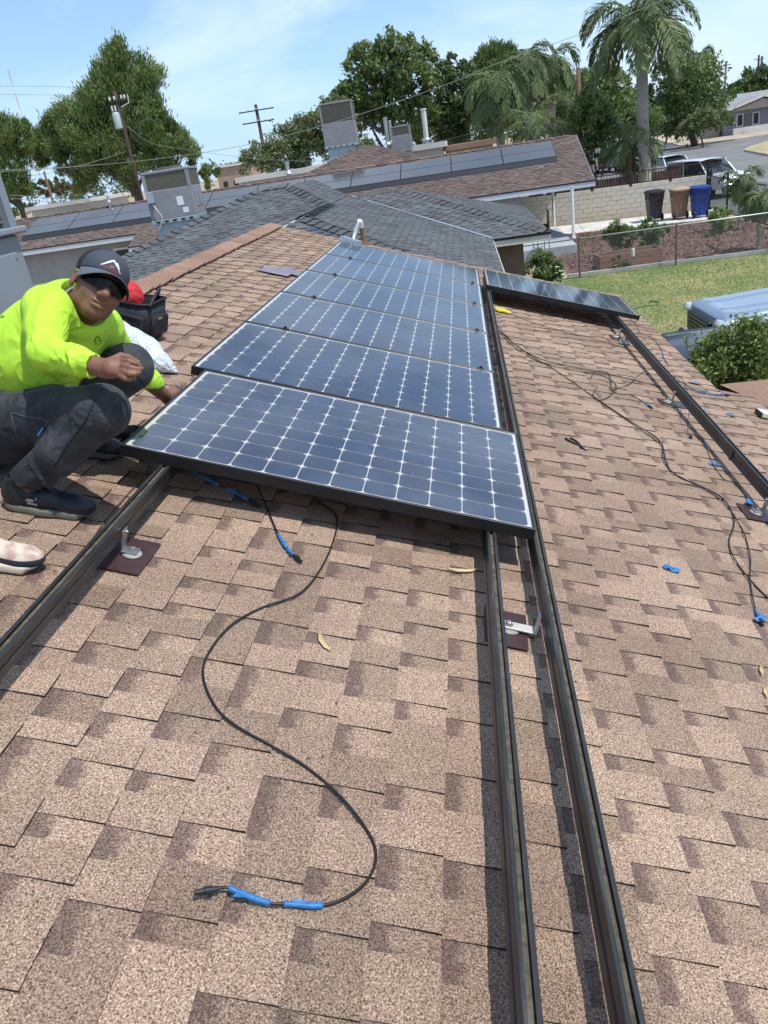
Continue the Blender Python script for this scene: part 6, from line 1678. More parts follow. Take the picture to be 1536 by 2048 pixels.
# clear plastic cup
M_CLEAR = glass_material(.22, 'clear_plastic')
X, Y = rp(1247, 690); t = rthing('plastic_cup', X, Y, .035, .3, 'clear crumpled plastic cup leaning against the eave rail', 'cup')
mb = MB(); R_ = np.array([[0, 0, 1], [0, 1, 0], [-1, 0, 0]]); mb.lathe([(.026, -.045), (.030, -.044), (.033, -.01), (.036, .03), (.040, .045), (.036, .046)], 16, (0, 0, 0), R_); mb.build('cup_wall', M_CLEAR, t, smooth=True)
# dry leaf slivers
M_SLIV = mat('dry_leaf', (.58, .46, .27), .7, var=.15, vscale=30)
for (pts, lb) in (([(637, 1262), (642, 1280), (651, 1293), (663, 1301)], 'dry straw coloured leaf sliver in the middle of the near shingles'), ([(895, 1137), (915, 1141), (940, 1141), (957, 1138)], 'dry leaf sliver beside the left one of the close rails'), ([(1522, 1328), (1523, 1340), (1528, 1352)], 'dry leaf sliver at the right edge, upper one'), ([(1530, 1372), (1531, 1384), (1537, 1396)], 'dry leaf sliver at the right edge, lower one')):
    P = RT(pts, .014); d = [unit(P[min(i + 1, len(P) - 1)] - P[max(i - 1, 0)]) for i in range(len(P))]
    mb = MB(); w_ = [.001, .007, .006, .001] if len(P) == 4 else [.001, .006, .001]
    L_ = [p + np.cross(RN, q) * w + RN * .003 for p, q, w in zip(P, d, w_)]; R2 = [p - np.cross(RN, q) * w for p, q, w in zip(P, d, w_)]
    for i in range(len(P) - 1): mb.face([L_[i], P[i] + RN * -.002, P[i + 1] + RN * -.002, L_[i + 1]]); mb.face([P[i] + RN * -.002, R2[i], R2[i + 1], P[i + 1] + RN * -.002])
    tag(mb.build('dry_leaf', M_SLIV), lb, 'leaf', 'dry leaf slivers on the roof')
# pale board at the right edge
X, Y = rp(1540, 832, .02); t = rthing('painted_board', X + .03, Y, .012, .08, 'pale cream board end at the right photo edge', 'board')
mb = MB(); mb.box((.05, 0, .018), (.34, .12, .034), bev=.004); mb.build('board_face', mat('cream_paint', (.66, .62, .50), .7, var=.08, vscale=20), t); mb = MB(); mb.box((-.123, 0, .018), (.006, .11, .03)); mb.build('end_cap', M_CONN, t)
# yellow rag
s = SDF((-.12, -.10, -.01), (.12, .10, .06), .004)
for (x_, y_, z_, r1, r2) in ((-.05, .01, .008, .05, .02), (.0, -.01, .012, .05, .022), (.05, -.005, .008, .045, .016), (.02, .03, .008, .04, .015), (-.02, -.035, .008, .04, .014)): s.ell((x_, y_, z_), (r1, r1 * .7, r2), None, .015)
s.wrinkle(.007, 90, 3)
X, Y = rp(1000, 624); t = rthing('yellow_rag', X + .02, Y, .008, -.5, 'crumpled yellow rag beside the right rail near the lone panel', 'rag'); s.mesh('cloth', mat('rag_yellow', (.55, .52, .05), .9, var=.2, vscale=40), t)
# loose flashing sheets near the ridge
M_SHEET = mat('flashing_grey_violet', (.26, .24, .29), .45, .3, var=.1, vscale=6)
X, Y = rp(552, 547); t = rthing('flashing_sheet', X, Y, .016, .05, 'grey violet flashing sheet lying near the ridge, left one', 'flashing', 'loose flashing sheets near the ridge')
mb = MB(); mb.prism([(-.16, -.10, .0), (.13, -.14, .004), (.15, .09, .012), (-.11, .12, .006)], (0, 0, 0), (0, 0, .002)); mb.build('sheet', M_SHEET, t)
X, Y = rp(583, 549); t = rthing('flashing_sheet', X, Y, .020, -.15, 'grey violet flashing sheet lying near the ridge, half under the panel', 'flashing', 'loose flashing sheets near the ridge')
mb = MB(); mb.prism([(-.14, -.10, .004), (.12, -.10, .0), (.12, .10, .004), (-.12, .11, .014)], (0, 0, 0), (0, 0, .002)); mb.build('sheet', M_SHEET, t)
# foil wrapped bar, arm and rusty pipe beyond the far panel
M_FOIL = mat('silver_foil', (.62, .68, .70), .28, .75, var=.15, vscale=25, bump=.5, bscale=50)
M_RUST = mat('rusty_iron', (.16, .075, .045), .85, var=.35, vscale=20)
X, Y = rp(728, 489); q = W(X, Y, 0)
t = empty('rusty_vent_pipe', q, None, 'rusty pipe with foil wrapped elbow and bar beyond the farthest panel', 'pipe')
dist_ = np.linalg.norm(q - CAMP); m_px = dist_ / FPX
topz = (489 - 452) * m_px * 1.12
mb = MB(); mb.lathe([(.075, -.05), (.055, .02), (.028, .06), (.026, topz * .72)], 12, (0, 0, 0)); mb.build('pipe', M_RUST, t, ang=40)
mb = MB(); mb.tube(catmull([(0, 0, topz * .70), (.0, 0, topz * .95), (-.012, 0, topz), (-.04, -.01, topz * .99)], 5), .033, 10); mb.build('elbow', M_FOIL, t, smooth=True)
br = W(*rp(702, 484, .20), .20) - q
arm_end = br + np.array([.03, 0, .03])
mb = MB(); mb.tube([(-.03, -.01, topz * .97), tuple(arm_end * .5 + np.array([-.03, -.01, topz * .97]) * .5), tuple(arm_end)], [.020, .027, .018], 8); mb.build('arm', M_FOIL, t, smooth=True)
b0 = W(*rp(684, 477, .21), .21) - q; b1 = W(*rp(720, 488, .21), .21) - q
mb = MB(); mb.bar(b0, b1, .075, .06, RN); mb.build('bar', M_FOIL, t)

# ------------------------------------------------------------------ tool bag and white sack
M_BAGN = mat('bag_navy', (.014, .017, .026), .75, var=.2, vscale=12, bump=.06, bscale=400, ridge=(9, .35, .03))
M_BAGK = mat('bag_trim', (.010, .010, .012), .6)
c0 = np.array(rp(262, 680)); t = rthing('tool_bag', c0[0] - .06, c0[1] + .12, .01, math.radians(-14), 'open navy tool bag with a red cloth inside, behind the worker', 'bag')
def loft(rings, closed_bottom=True):
    vs = [p for r in rings for p in r]; n = len(rings[0]); fs = []
    for k in range(len(rings) - 1):
        for i in range(n):
            j = (i + 1) % n; fs.append((k * n + i, k * n + j, (k + 1) * n + j, (k + 1) * n + i))
    if closed_bottom: fs.append(tuple(range(n - 1, -1, -1)))
    return vs, fs
def sq(w_, d_, z, n=24, p=4.0, dz=None):
    out = []
    for k in range(n):
        a = 2 * math.pi * k / n; c, s_ = math.cos(a), math.sin(a)
        r = (abs(c) ** p + abs(s_) ** p) ** (-1 / p)
        out.append((w_ / 2 * r * c, d_ / 2 * r * s_, z + (dz(a) if dz else 0)))
    return out
wav = lambda a: .012 * math.sin(2 * a + .6) + .02 * math.cos(a)
mb = MB(); mb.mesh(*loft([sq(.36, .22, 0), sq(.40, .25, .03), sq(.41, .26, .12), sq(.40, .25, .21, dz=wav), sq(.385, .235, .205, dz=wav), sq(.37, .22, .06)])); mb.mesh(*loft([sq(.37, .22, .055), sq(.01, .01, .056)], False)); mb.build('shell', M_BAGN, t, smooth=True)
mb = MB(); rim = [np.array(p) for p in sq(.402, .252, .212, 32, dz=wav)]; mb.tube(rim + [rim[0]], .007, 6, False); mb.build('rim', M_BAGK, t, smooth=True)
for (x_, w_) in ((.10, .17), (-.09, .16)):
    mb = MB(); mb.box((x_, -.135, .085), (w_, .035, .13), bev=.012); mb.build('pocket', M_BAGN, t, ang=40)
    mb = MB(); mb.box((x_, -.151, .14), (w_ * 1.01, .01, .014), bev=.003); mb.build('pocket_trim', M_BAGK, t)
mb = MB(); mb.box((.208, 0, .10), (.03, .16, .12), bev=.012); mb.build('pocket', M_BAGN, t, ang=40)
mb = MB(); mb.tube(catmull([(.10, .115, .20), (.13, .10, .27), (.17, .03, .285), (.19, -.05, .25), (.195, -.09, .21)], 6), .010, 8); mb.build('handle', M_BAGK, t, smooth=True)
mb = MB(); mb.box((.215, -.02, .14), (.02, .05, .016), bev=.003); mb.build('strap_tab', mat('strap_tan', (.28, .18, .10), .7), t)
mb = MB(); mb.tube([(-.02, -.157, .07), (.03, -.157, .16)], .003, 6); mb.build('pen', M_ALU, t)
s = SDF((-.22, -.15, .05), (.12, .15, .36), .006)
s.ell((-.03, -.01, .20), (.12, .085, .10), None, .03); s.ell((-.09, .0, .20), (.07, .07, .07), None, .03); s.ell((.01, -.02, .24), (.06, .06, .06), None, .04); s.wrinkle(.008, 45, 5)
so = s.mesh('red_cloth', mat('cloth_red', (.55, .028, .035), .8, var=.2, vscale=14), None)
rt = rthing('red_cap', c0[0] - .06, c0[1] + .12, .01, math.radians(-14), 'red cloth cap stuffed in the open tool bag', 'cap'); so.parent = rt
mb = MB(); mb.tube([(-.01 + .012 * math.cos(a), -.098, .255 + .014 * math.sin(a)) for a in np.linspace(.5, 5.6, 12)], .0025, 5); mb.build('white_mark', M_LABEL, rt)
# white plastic sack
A0 = W(*rp(232, 700, .08), .08); A1 = W(*rp(290, 690, .09), .09); A2 = W(*rp(322, 722, .05), .05); A3 = W(*rp(352, 744, .02), .02)
lo = np.min([A0, A1, A2, A3], 0) - .2; hi = np.max([A0, A1, A2, A3], 0) + .2
s = SDF(lo, hi, .006)
s.chain([W(*rp(240, 668, .06), .06), W(*rp(262, 690, .07), .07), W(*rp(290, 706, .065), .065), W(*rp(320, 728, .04), .04), W(*rp(352, 745, .012), .012)], [.07, .085, .08, .055, .012], .05)
s.cap(W(*rp(240, 660, .08), .08), W(*rp(232, 650, .14), .14), .05, .02, .04)
s.wrinkle(.009, 22, 8)
s.cut(W(0, 0, .011), -RN)
base = W(*rp(290, 710), .01); t = empty('plastic_sack', base, None, 'white plastic sack lying on the shingles behind the worker\'s knee', 'sack')
o = s.mesh('sack_film', mat('plastic_white', (.60, .67, .74), .35, var=.04, vscale=8, ridge=(11, .8, .04)), t); o.matrix_parent_inverse = Matrix.Translation(-Vector(base))

# grit, bark crumbs and seed husks blown onto the shingles
rg = np.random.default_rng(21); V, Fq = [], []
for k in range(420):
    if k < 130: X, Y = 1.56 + rg.normal(0, .05), rg.uniform(-.2, 5.0)          # gathered in the gap beside the panels
    elif k < 200: X, Y = 2.88 + rg.normal(0, .05), rg.uniform(-.5, 5.0)
    else: X, Y = rg.uniform(-.8, 3.4), rg.uniform(-3.0, 5.5)
    c = W(X, Y, .011); r = rg.uniform(.0015, .0045) * (1.6 if k < 130 else 1)
    n0 = len(V); d1, d2, d3 = [unit(rg.normal(size=3)) * r * q for q in (1.6, .9, .6)]
    V += [tuple(c + a) for a in (d1, -d1, d2, -d2, d3, -d3)]
    Fq += [tuple(n0 + i for i in f) for f in ((0, 2, 4), (2, 1, 4), (1, 3, 4), (3, 0, 4), (2, 0, 5), (1, 2, 5), (3, 1, 5), (0, 3, 5))]
me = bpy.data.meshes.new('roof_debris'); me.from_pydata(V, [], Fq); me.materials.append(mat('debris_brown', (.13, .085, .05), .9, var=.6, vscale=60)); tag(obj('roof_debris', me), 'bark crumbs and grit scattered on the shingles', kind='stuff')
# ------------------------------------------------------------------ the worker
from mathutils.bvhtree import BVHTree
M_SKIN = mat('skin_brown', (.205, .100, .064), .55, var=.16, vscale=30, bump=.08, bscale=120)
M_SHIRT = mat('hi_vis_shirt', (.45, .77, .05), .8, var=.07, vscale=9, bump=.05, bscale=500, ridge=(5.5, .55, .05, (1.5, .7, 1.0)))
M_JEAN = mat('black_jeans', (.017, .020, .027), .88, var=.3, vscale=7, vcol2=(.050, .056, .068), bump=.08, bscale=500, ridge=(6.5, .5, .05, (1.2, .8, 1.0)))
M_SHOE = mat('shoe_black', (.016, .019, .026), .5, var=.35, vscale=14)
M_SOLE = mat('shoe_sole_grey', (.15, .145, .13), .8, var=.2, vscale=20)
M_CAPF = mat('cap_slate', (.045, .055, .075), .8, var=.12, vscale=14); M_CAPB = mat('cap_navy_mesh', (.014, .013, .026), .85); M_BRIM = mat('cap_brim', (.095, .115, .145), .75, var=.1, vscale=12)
M_COLLAR = mat('collar_grey', (.22, .25, .25), .8)
FT = W(-.06, -1.1, 0)
person = empty('person', FT, None, 'worker in lime long sleeve shirt, dark jeans and cap crouching beside the panels', 'person')
def pch(o, par=None):
    o.parent = par or person
    if par is None: o.matrix_parent_inverse = Matrix.Translation(-Vector(FT))
    return o
pelvis = yp(12, 832, -1.02); hipN = yp(28, 842, -1.13); hipF = yp(48, 812, -.92)
kneeN = yp(205, 822, -1.36); ankN = W(-.135, -1.335, .10)
kneeF = yp(258, 735, -.98); ankF = W(-.22, -.84, .11)
chest = yp(118, 665, -1.03); upc = yp(140, 632, -1.03); belly = yp(55, 755, -1.02)
shN = yp(96, 622, -1.19); shF = yp(200, 655, -.88)
elN = yp(92, 706, -1.36); wrN = yp(213, 738, -1.43)
elF = yp(254, 728, -.66); wrF = yp(336, 796, -.41)
neck0 = yp(150, 625, -1.02)
headc = yp(196, 573, -1.06)
# head frame: x his left, y forward, z up
r_, f_, u_ = CAMR[:, 0], CAMR[:, 1], CAMR[:, 2]
F = -f_ * math.cos(math.radians(38)) + r_ * math.sin(math.radians(38)) - u_ * .22; F /= np.linalg.norm(F)
U = u_ * math.cos(math.radians(24)) + r_ * math.sin(math.radians(24)); U = U - F * np.dot(U, F); U /= np.linalg.norm(U)
S = np.cross(F, U); HR = np.stack([-np.cross(U, F), F, U], 1)
if np.linalg.det(HR) < 0: HR[:, 0] *= -1
HS = .945
def hd(x, y, z): return headc + HR @ (np.array([x, y, z]) * HS)
lo = np.array([-.52, -1.62, 3.28]); hi = np.array([.45, -.18, 4.36])
b = SDF(lo, hi, .0042)
# torso and limbs (mostly under clothing)
b.chain([pelvis, belly, chest], [.115, .12, .12], .05); b.cap(shN, shF, .055, .055, .06)
b.chain([shN, elN, wrN], [.05, .042, .028], .03); b.chain([shF, elF, wrF], [.05, .042, .028], .03)
b.chain([hipN, kneeN, ankN], [.08, .055, .04], .03); b.chain([hipF, kneeF, ankF], [.08, .055, .04], .03)
b.cap(neck0, hd(0, -.022, -.055), .062, .056, .03)
# head
k = .02
b.ell(hd(0, -.012, .030), np.array([.077, .098, .092]) * HS, HR, k)
b.ell(hd(0, .028, -.045), np.array([.064, .070, .074]) * HS, HR, .03)
b.ell(hd(0, .060, -.098), np.array([.034, .026, .022]) * HS, HR, .025)
for sx in (-1, 1):
    b.ell(hd(sx * .040, .056, -.032), np.array([.028, .028, .028]) * HS, HR, .02)
    b.ell(hd(sx * .050, .005, -.070), np.array([.018, .045, .030]) * HS, HR, .02)
    b.ell(hd(sx * .083, -.008, -.008), np.array([.010, .024, .034]) * HS, HR, .008)
    b.ell(hd(sx * .090, -.002, -.006), np.array([.006, .012, .019]) * HS, HR, .004, 'sub')
    b.ell(hd(sx * .032, .094, .016), np.array([.018, .012, .011]) * HS, HR, .01, 'sub')
    b.ell(hd(sx * .015, .105, -.036), np.array([.011, .012, .010]) * HS, HR, .008)
b.cap(hd(-.036, .076, .022), hd(.036, .076, .022), .012 * HS, .012 * HS, .014)
b.cap(hd(0, .092, .014), hd(0, .118, -.030), .010 * HS, .015 * HS, .010)
b.ell(hd(0, .093, -.062), np.array([.030, .012, .0075]) * HS, HR, .005); b.ell(hd(0, .091, -.076), np.array([.026, .013, .009]) * HS, HR, .005)
b.chain([hd(-.030, .094, -.064), hd(0, .104, -.069), hd(.030, .094, -.064)], [.002, .002, .002], .001) if False else None
b.cap(hd(-.031, .093, -.0655), hd(0, .104, -.0695), .0035, .0042, .003, 'sub'); b.cap(hd(0, .104, -.0695), hd(.031, .093, -.0655), .0042, .0035, .003, 'sub')
# right hand: palm, four fingers pinched toward the thumb
def yq(x, y, Y): return yp(x, y, Y)
pc_ = yq(226, 738, -1.455)
b.chain([wrN, yq(224, 736, -1.44)], [.026, .028], .015)
b.cap(yq(224, 728, -1.43), yq(244, 724, -1.43), .018, .013, .015); b.cap(yq(224, 743, -1.45), yq(242, 747, -1.455), .019, .012, .015); b.cap(yq(226, 736, -1.44), yq(246, 735, -1.445), .021, .013, .015)
for pts in ([(245, 722, -1.435), (258, 722, -1.448), (270, 727, -1.45), (281, 732, -1.44)], [(247, 732, -1.455), (261, 735, -1.472), (273, 738, -1.468), (284, 737, -1.455)], [(245, 742, -1.468), (258, 747, -1.485), (269, 748, -1.48), (279, 745, -1.468)], [(239, 750, -1.472), (250, 757, -1.486), (260, 758, -1.48), (269, 755, -1.47)], [(226, 720, -1.42), (242, 711, -1.405), (258, 715, -1.405), (277, 725, -1.42)]):
    P = [yq(*p) for p in pts]; thumb = pts[0][0] == 226
    b.chain(P, [.0098, .0088, .0080, .0062] if not thumb else [.013, .0102, .0092, .0070], .002)
# left hand gripping under the panel edge
b.chain([wrF, yq(346, 789, -.375)], [.027, .028], .015); b.cap(yq(346, 789, -.375), yq(357, 782, -.33), .027, .022, .02)
for j, (dx, dy, dY) in enumerate(((0, -10, .03), (4, -5, .015), (7, 1, 0), (8, 7, -.015))):
    b.chain([yq(356 + dx * .4, 782 + dy, -.33 + dY), yq(366 + dx * .3, 778 + dy, -.305 + dY), yq(372 + dx * .2, 784 + dy, -.30 + dY)], [.0105, .0095, .0085], .005)
b.chain([yq(343, 780, -.36), yq(352, 772, -.335), yq(362, 771, -.31)], [.013, .011, .009], .005)
pch(b.mesh('body', M_SKIN))
def frame(d, tilt, rg):
    d = unit(np.asarray(d, float) + rg.normal(0, tilt, 3)); a = unit(np.cross(d, (0.3, .2, 1.0))); return np.stack([a, np.cross(d, a), d], 1)
def folds(sd, a, b_, ra, rb, ts, seed, amp=.009, th=.010, tilt=.32, k=.010):
    """cloth rucks: thin tilted rings standing proud of a sleeve or leg"""
    rg = np.random.default_rng(seed)
    for t_ in ts:
        c = a + (b_ - a) * t_; r = ra + (rb - ra) * t_ + amp * rg.uniform(.5, 1.2)
        sd.ell(c + rg.normal(0, .004, 3), (r, r * rg.uniform(.95, 1.02), th * rg.uniform(.8, 1.4)), frame(b_ - a, tilt, rg), k)
# shirt
s = SDF(lo, hi, .005)
s.chain([yp(22, 815, -1.02), belly, chest, upc], [.142, .142, .140, .118], .06)
s.ell((belly + chest) / 2 + np.array([-.02, -.03, .0]), (.15, .16, .17), None, .06)
s.cap(shN, shF, .076, .076, .06); s.cap(upc, yp(150, 622, -1.03), .10, .085, .05)
s.chain([shN, (shN + elN) / 2 + np.array([-.005, 0, 0]), elN, (elN + wrN) / 2, wrN + (elN - wrN) * .02], [.075, .060, .052, .043, .034], .03)
s.chain([shF, elF, (elF + wrF) / 2, wrF + (elF - wrF) * .02], [.076, .058, .050, .038], .035)
folds(s, shN, elN, .068, .056, (.45, .62, .78, .92), 1, .006); folds(s, elN, wrN, .056, .036, (.10, .24, .40, .58, .72, .84, .93), 2, .0055, .009)
folds(s, shF, elF, .066, .054, (.4, .6, .8), 3, .006); folds(s, elF, wrF, .054, .036, (.1, .3, .5, .68, .82, .93), 4, .0055, .009)
folds(s, belly, chest, .140, .138, (.05, .25, .45, .65, .85), 5, .008, .016, .45, .02); folds(s, yp(22, 815, -1.02), belly, .142, .142, (.2, .45, .7), 6, .008, .014, .3, .02)

dN = unit(wrN - elN); s_mask = None
s.cap(wrN + dN * .004, wrN + dN * .08, .060, .060, .004, 'sub'); dF = unit(wrF - elF); s.cap(wrF + dF * .010, wrF + dF * .08, .06, .06, .004, 'sub')
hem = unit(pelvis - belly); s.cut(yp(20, 800, -1.02), np.array([-.35, 0, -.95]))
s.ell(hd(0, -.01, .0), np.array([.105, .12, .135]), HR, .006, 'sub'); s.cap(neck0 + unit(headc - neck0) * .045, headc, .070, .070, .006, 'sub')
shirt = pch(s.mesh('shirt', M_SHIRT))
# grey collar
c = SDF(headc - .25, headc + .2, .004)
ax = unit(hd(0, -.02, -.06) - neck0); cp = neck0 + ax * .042
c.cap(cp - ax * .012, cp + ax * .030, .076, .070, .004); c.cap(cp - ax * .05, cp + ax * .07, .064, .062, .002, 'sub')
c.cut(cp + ax * .026, ax); c.cut(cp - ax * .02, -ax)
pch(c.mesh('collar', M_COLLAR))
# jeans
j = SDF(lo, hi, .005)
j.cap(pelvis, hipN, .145, .13, .06); j.cap(hipN, hipF, .13, .125, .06); j.ell(yp(20, 858, -1.06), (.15, .17, .115), None, .06)
mN = hipN * .5 + kneeN * .5
j.chain([hipN, mN, kneeN], [.120, .098, .082], .04); j.chain([kneeN, kneeN * .45 + ankN * .55, ankN + np.array([0, 0, .02])], [.080, .067, .056], .03)
j.chain([hipF, kneeF], [.11, .082], .04); j.chain([kneeF, kneeF * .45 + ankF * .55, ankF + np.array([0, 0, .02])], [.080, .068, .056], .03)
folds(j, hipN, kneeN, .112, .081, (.25, .4, .55, .92), 7, .006, .013, .35); folds(j, kneeN, ankN, .076, .058, (.12, .25, .55, .7, .8, .88, .95), 8, .006, .011, .3)
folds(j, kneeF, ankF, .078, .058, (.15, .3, .6, .75, .88), 9, .006, .011, .3)

for a_, kn, rr_ in ((ankN, kneeN, .064), (ankF, kneeF, .060)):                              # bunched hem
    d = unit(kn - a_)
    for q in range(3): j.ell(a_ + d * (.030 + .026 * q) + np.array([.004 * (q % 2), 0, 0]), (rr_, rr_, .017), None, .010)
    j.cut(a_ + np.array([0, 0, .0]), (0, 0, 0)) if False else None
    j.cap(a_ - d * .16, a_ - d * .035, .09, .070, .003, 'sub')
jeans = pch(j.mesh('jeans', M_JEAN))
# seams, pocket stitching, belt glimpse laid on the cloth by casting onto it
def bvh_of(o):
    me = o.data; return BVHTree.FromPolygons([v.co[:] for v in me.vertices], [p.vertices[:] for p in me.polygons])
def on_surf(tree_, x, y, off=.0015):
    h = tree_.ray_cast(Vector(CAMP), Vector(unit(ray(x, y))))
    if h[0] is None: return None
    nn = np.array(h[1]); nn = nn if np.dot(nn, ray(x, y)) < 0 else -nn
    return np.array(h[0]) + nn * off
def stitch(tree_, pts, r, m, name, par):
    P = []
    for i in range(len(pts) - 1):
        for k_ in range(6):
            u = k_ / 6; q = on_surf(tree_, pts[i][0] * (1 - u) + pts[i + 1][0] * u, pts[i][1] * (1 - u) + pts[i + 1][1] * u, r * .4)
            if q is not None and (not P or np.linalg.norm(q - P[-1]) < .06): P.append(q)
    if len(P) > 2:
        mb = MB(); mb.tube(P, r, 5); o = mb.build(name, m, smooth=True); o.parent = par
        o.matrix_parent_inverse = Matrix.Identity(4)
tj = bvh_of(jeans); M_STI = mat('stitch_grey', (.10, .105, .115), .9); M_SEAM = mat('seam_dark', (.012, .013, .017), .9)
stitch(tj, [(5, 790), (60, 785), (120, 770), (165, 768), (188, 780)], .0018, M_STI, 'pocket_stitching', jeans)
stitch(tj, [(22, 825), (50, 833), (85, 838), (100, 848)], .0018, M_STI, 'pocket_stitching', jeans)
stitch(tj, [(22, 825), (30, 860), (40, 885)], .0016, M_STI, 'pocket_stitching', jeans)
stitch(tj, [(190, 800), (175, 835), (150, 870), (125, 905), (105, 940)], .0022, M_SEAM, 'leg_seam', jeans)
mb = MB(); q = on_surf(tj, 88, 855, .004)
if q is not None:
    mb.bar(q, q + np.array([-.02, -.012, -.02]), .012, .003); o = mb.build('tape_tag', M_TAPE); o.parent = jeans; o.matrix_parent_inverse = Matrix.Identity(4)
# shirt print
ts = bvh_of(shirt); M_PRINT = mat('print_dark', (.03, .06, .015), .8)
for pts in ([(191, 690), (190, 676), (196, 672), (201, 682), (199, 692)], [(186, 684), (196, 671), (203, 684)], [(194, 680), (196, 684)], [(194, 686), (197, 690)]): stitch(ts, pts, .0011, M_PRINT, 'chest_logo', shirt)
def text_on(tree_, txt, path, size, m, name, par, off=.0012):
    cu = bpy.data.curves.new('txt', 'FONT'); cu.body = txt; cu.size = 1.0
    to = bpy.data.objects.new('txt', cu); COL.objects.link(to)
    dg = bpy.context.evaluated_depsgraph_get(); me0 = to.evaluated_get(dg).to_mesh()
    V = np.array([v.co[:] for v in me0.vertices]); Fc = [p.vertices[:] for p in me0.polygons]
    to.evaluated_get(dg).to_mesh_clear(); bpy.data.objects.remove(to)
    if len(V) == 0: return
    Wt = V[:, 0].max(); pts = [np.array(p, float) for p in path]; seg = np.cumsum([0] + [np.linalg.norm(pts[i + 1] - pts[i]) for i in range(len(pts) - 1)])
    out = []; ok = True
    for v in V:
        d = v[0] / Wt * seg[-1]; i = min(np.searchsorted(seg, d, side='right') - 1, len(pts) - 2); tt = pts[i + 1] - pts[i]; tt /= np.linalg.norm(tt)
        q = pts[i] + tt * (d - seg[i]) + np.array([tt[1], -tt[0]]) * v[1] * size
        h = on_surf(tree_, q[0], q[1], off)
        if h is None: ok = False; break
        out.append(h)
    if ok:
        mb = MB(); mb.mesh(out, Fc); o = mb.build(name, m); o.parent = par; o.matrix_parent_inverse = Matrix.Identity(4)
text_on(ts, '08', [(1, 637), (9, 635)], 7, M_PRINT, 'sleeve_number', shirt)
# cap
cp_ = SDF(headc - .22, headc + .22, .0036)
cp_.ell(hd(0, -.008, .052), np.array([.090, .110, .086]) * HS, HR, .01)
cp_.cut(hd(0, 0, .028), -(HR @ np.array([0, -.16, 1.0])))
cp_.cut(hd(0, .008, 0), HR @ np.array([0, -1, .25]))
capf = pch(cp_.mesh('cap', M_CAPF))
cb_ = SDF(headc - .22, headc + .22, .0036)
cb_.ell(hd(0, -.008, .052), np.array([.089, .109, .085]) * HS, HR, .01); cb_.cut(hd(0, 0, .024), -(HR @ np.array([0, -.16, 1.0]))); cb_.cut(hd(0, .010, 0), -(HR @ np.array([0, -1, .25])))
o = cb_.mesh('mesh_panel', M_CAPB); o.parent = capf; o.matrix_parent_inverse = Matrix.Identity(4)
vs, fs = [], []
na, nr2 = 22, 6
for side in (0, 1):
    for i in range(na + 1):
        a = math.radians(-72 + 144 * i / na)
        for q in range(nr2 + 1):
            u = q / nr2
            ix, iy = .088 * math.sin(a), -.008 + .104 * math.cos(a)
            ext = .066 * math.cos(a) ** .6
            x = ix + math.sin(a) * .012 * u; y = iy + ext * u
            z = .036 + .012 * math.cos(a) - .010 * u - .018 * (x / .08) ** 2 * (.5 + u) - (.0035 if side else 0)
            vs.append(hd(x, y, z))
m1 = (na + 1) * (nr2 + 1)
for side in (0, 1):
    for i in range(na):
        for q in range(nr2):
            a0 = side * m1 + i * (nr2 + 1) + q; fs.append((a0, a0 + 1, a0 + nr2 + 2, a0 + nr2 + 1))
for i in range(na): a0 = i * (nr2 + 1) + nr2; fs.append((a0, a0 + nr2 + 1, m1 + a0 + nr2 + 1, m1 + a0))
mb = MB(); mb.mesh(vs, fs); o = mb.build('brim', M_BRIM, ang=50); o.parent = capf; o.matrix_parent_inverse = Matrix.Identity(4)
mb = MB(); q = hd(0, -.008, .136); mb.lathe([(.009, -.004), (.008, .002), (.004, .005)], 10, q, HR); o = mb.build('button', M_CAPF, smooth=True); o.parent = capf; o.matrix_parent_inverse = Matrix.Identity(4)
tcap = bvh_of(capf); M_LW = mat('logo_white', (.78, .78, .78), .7); M_LR = mat('logo_red', (.55, .04, .04), .7)
zz = lambda cx_, cy_: (130 + cx_ * .147, 490 + cy_ * .147)
for pts in ([(482, 270), (560, 242), (662, 206)], [(500, 268), (600, 240), (660, 225), (690, 262)], [(662, 206), (688, 245), (715, 305), (735, 360), (752, 410)], [(690, 290), (712, 252), (728, 300), (740, 345)], [(655, 215), (700, 280), (728, 340)]):
    stitch(tcap, [zz(*p) for p in pts], .0019, M_LW, 'logo_peak', capf)
for pts in ([(615, 292), (625, 296)], [(635, 298), (645, 302)], [(655, 308), (668, 314)]): stitch(tcap, [zz(*p) for p in pts], .0016, M_LW, 'logo_window', capf)
for pts in ([(620, 270), (632, 274)], [(640, 278), (652, 284)]): stitch(tcap, [zz(*p) for p in pts], .0014, M_LR, 'logo_window', capf)
text_on(tcap, 'VALUE BUILT', [zz(482, 288), zz(600, 330), zz(738, 415)], 5.6, M_LR, 'cap_lettering', capf)
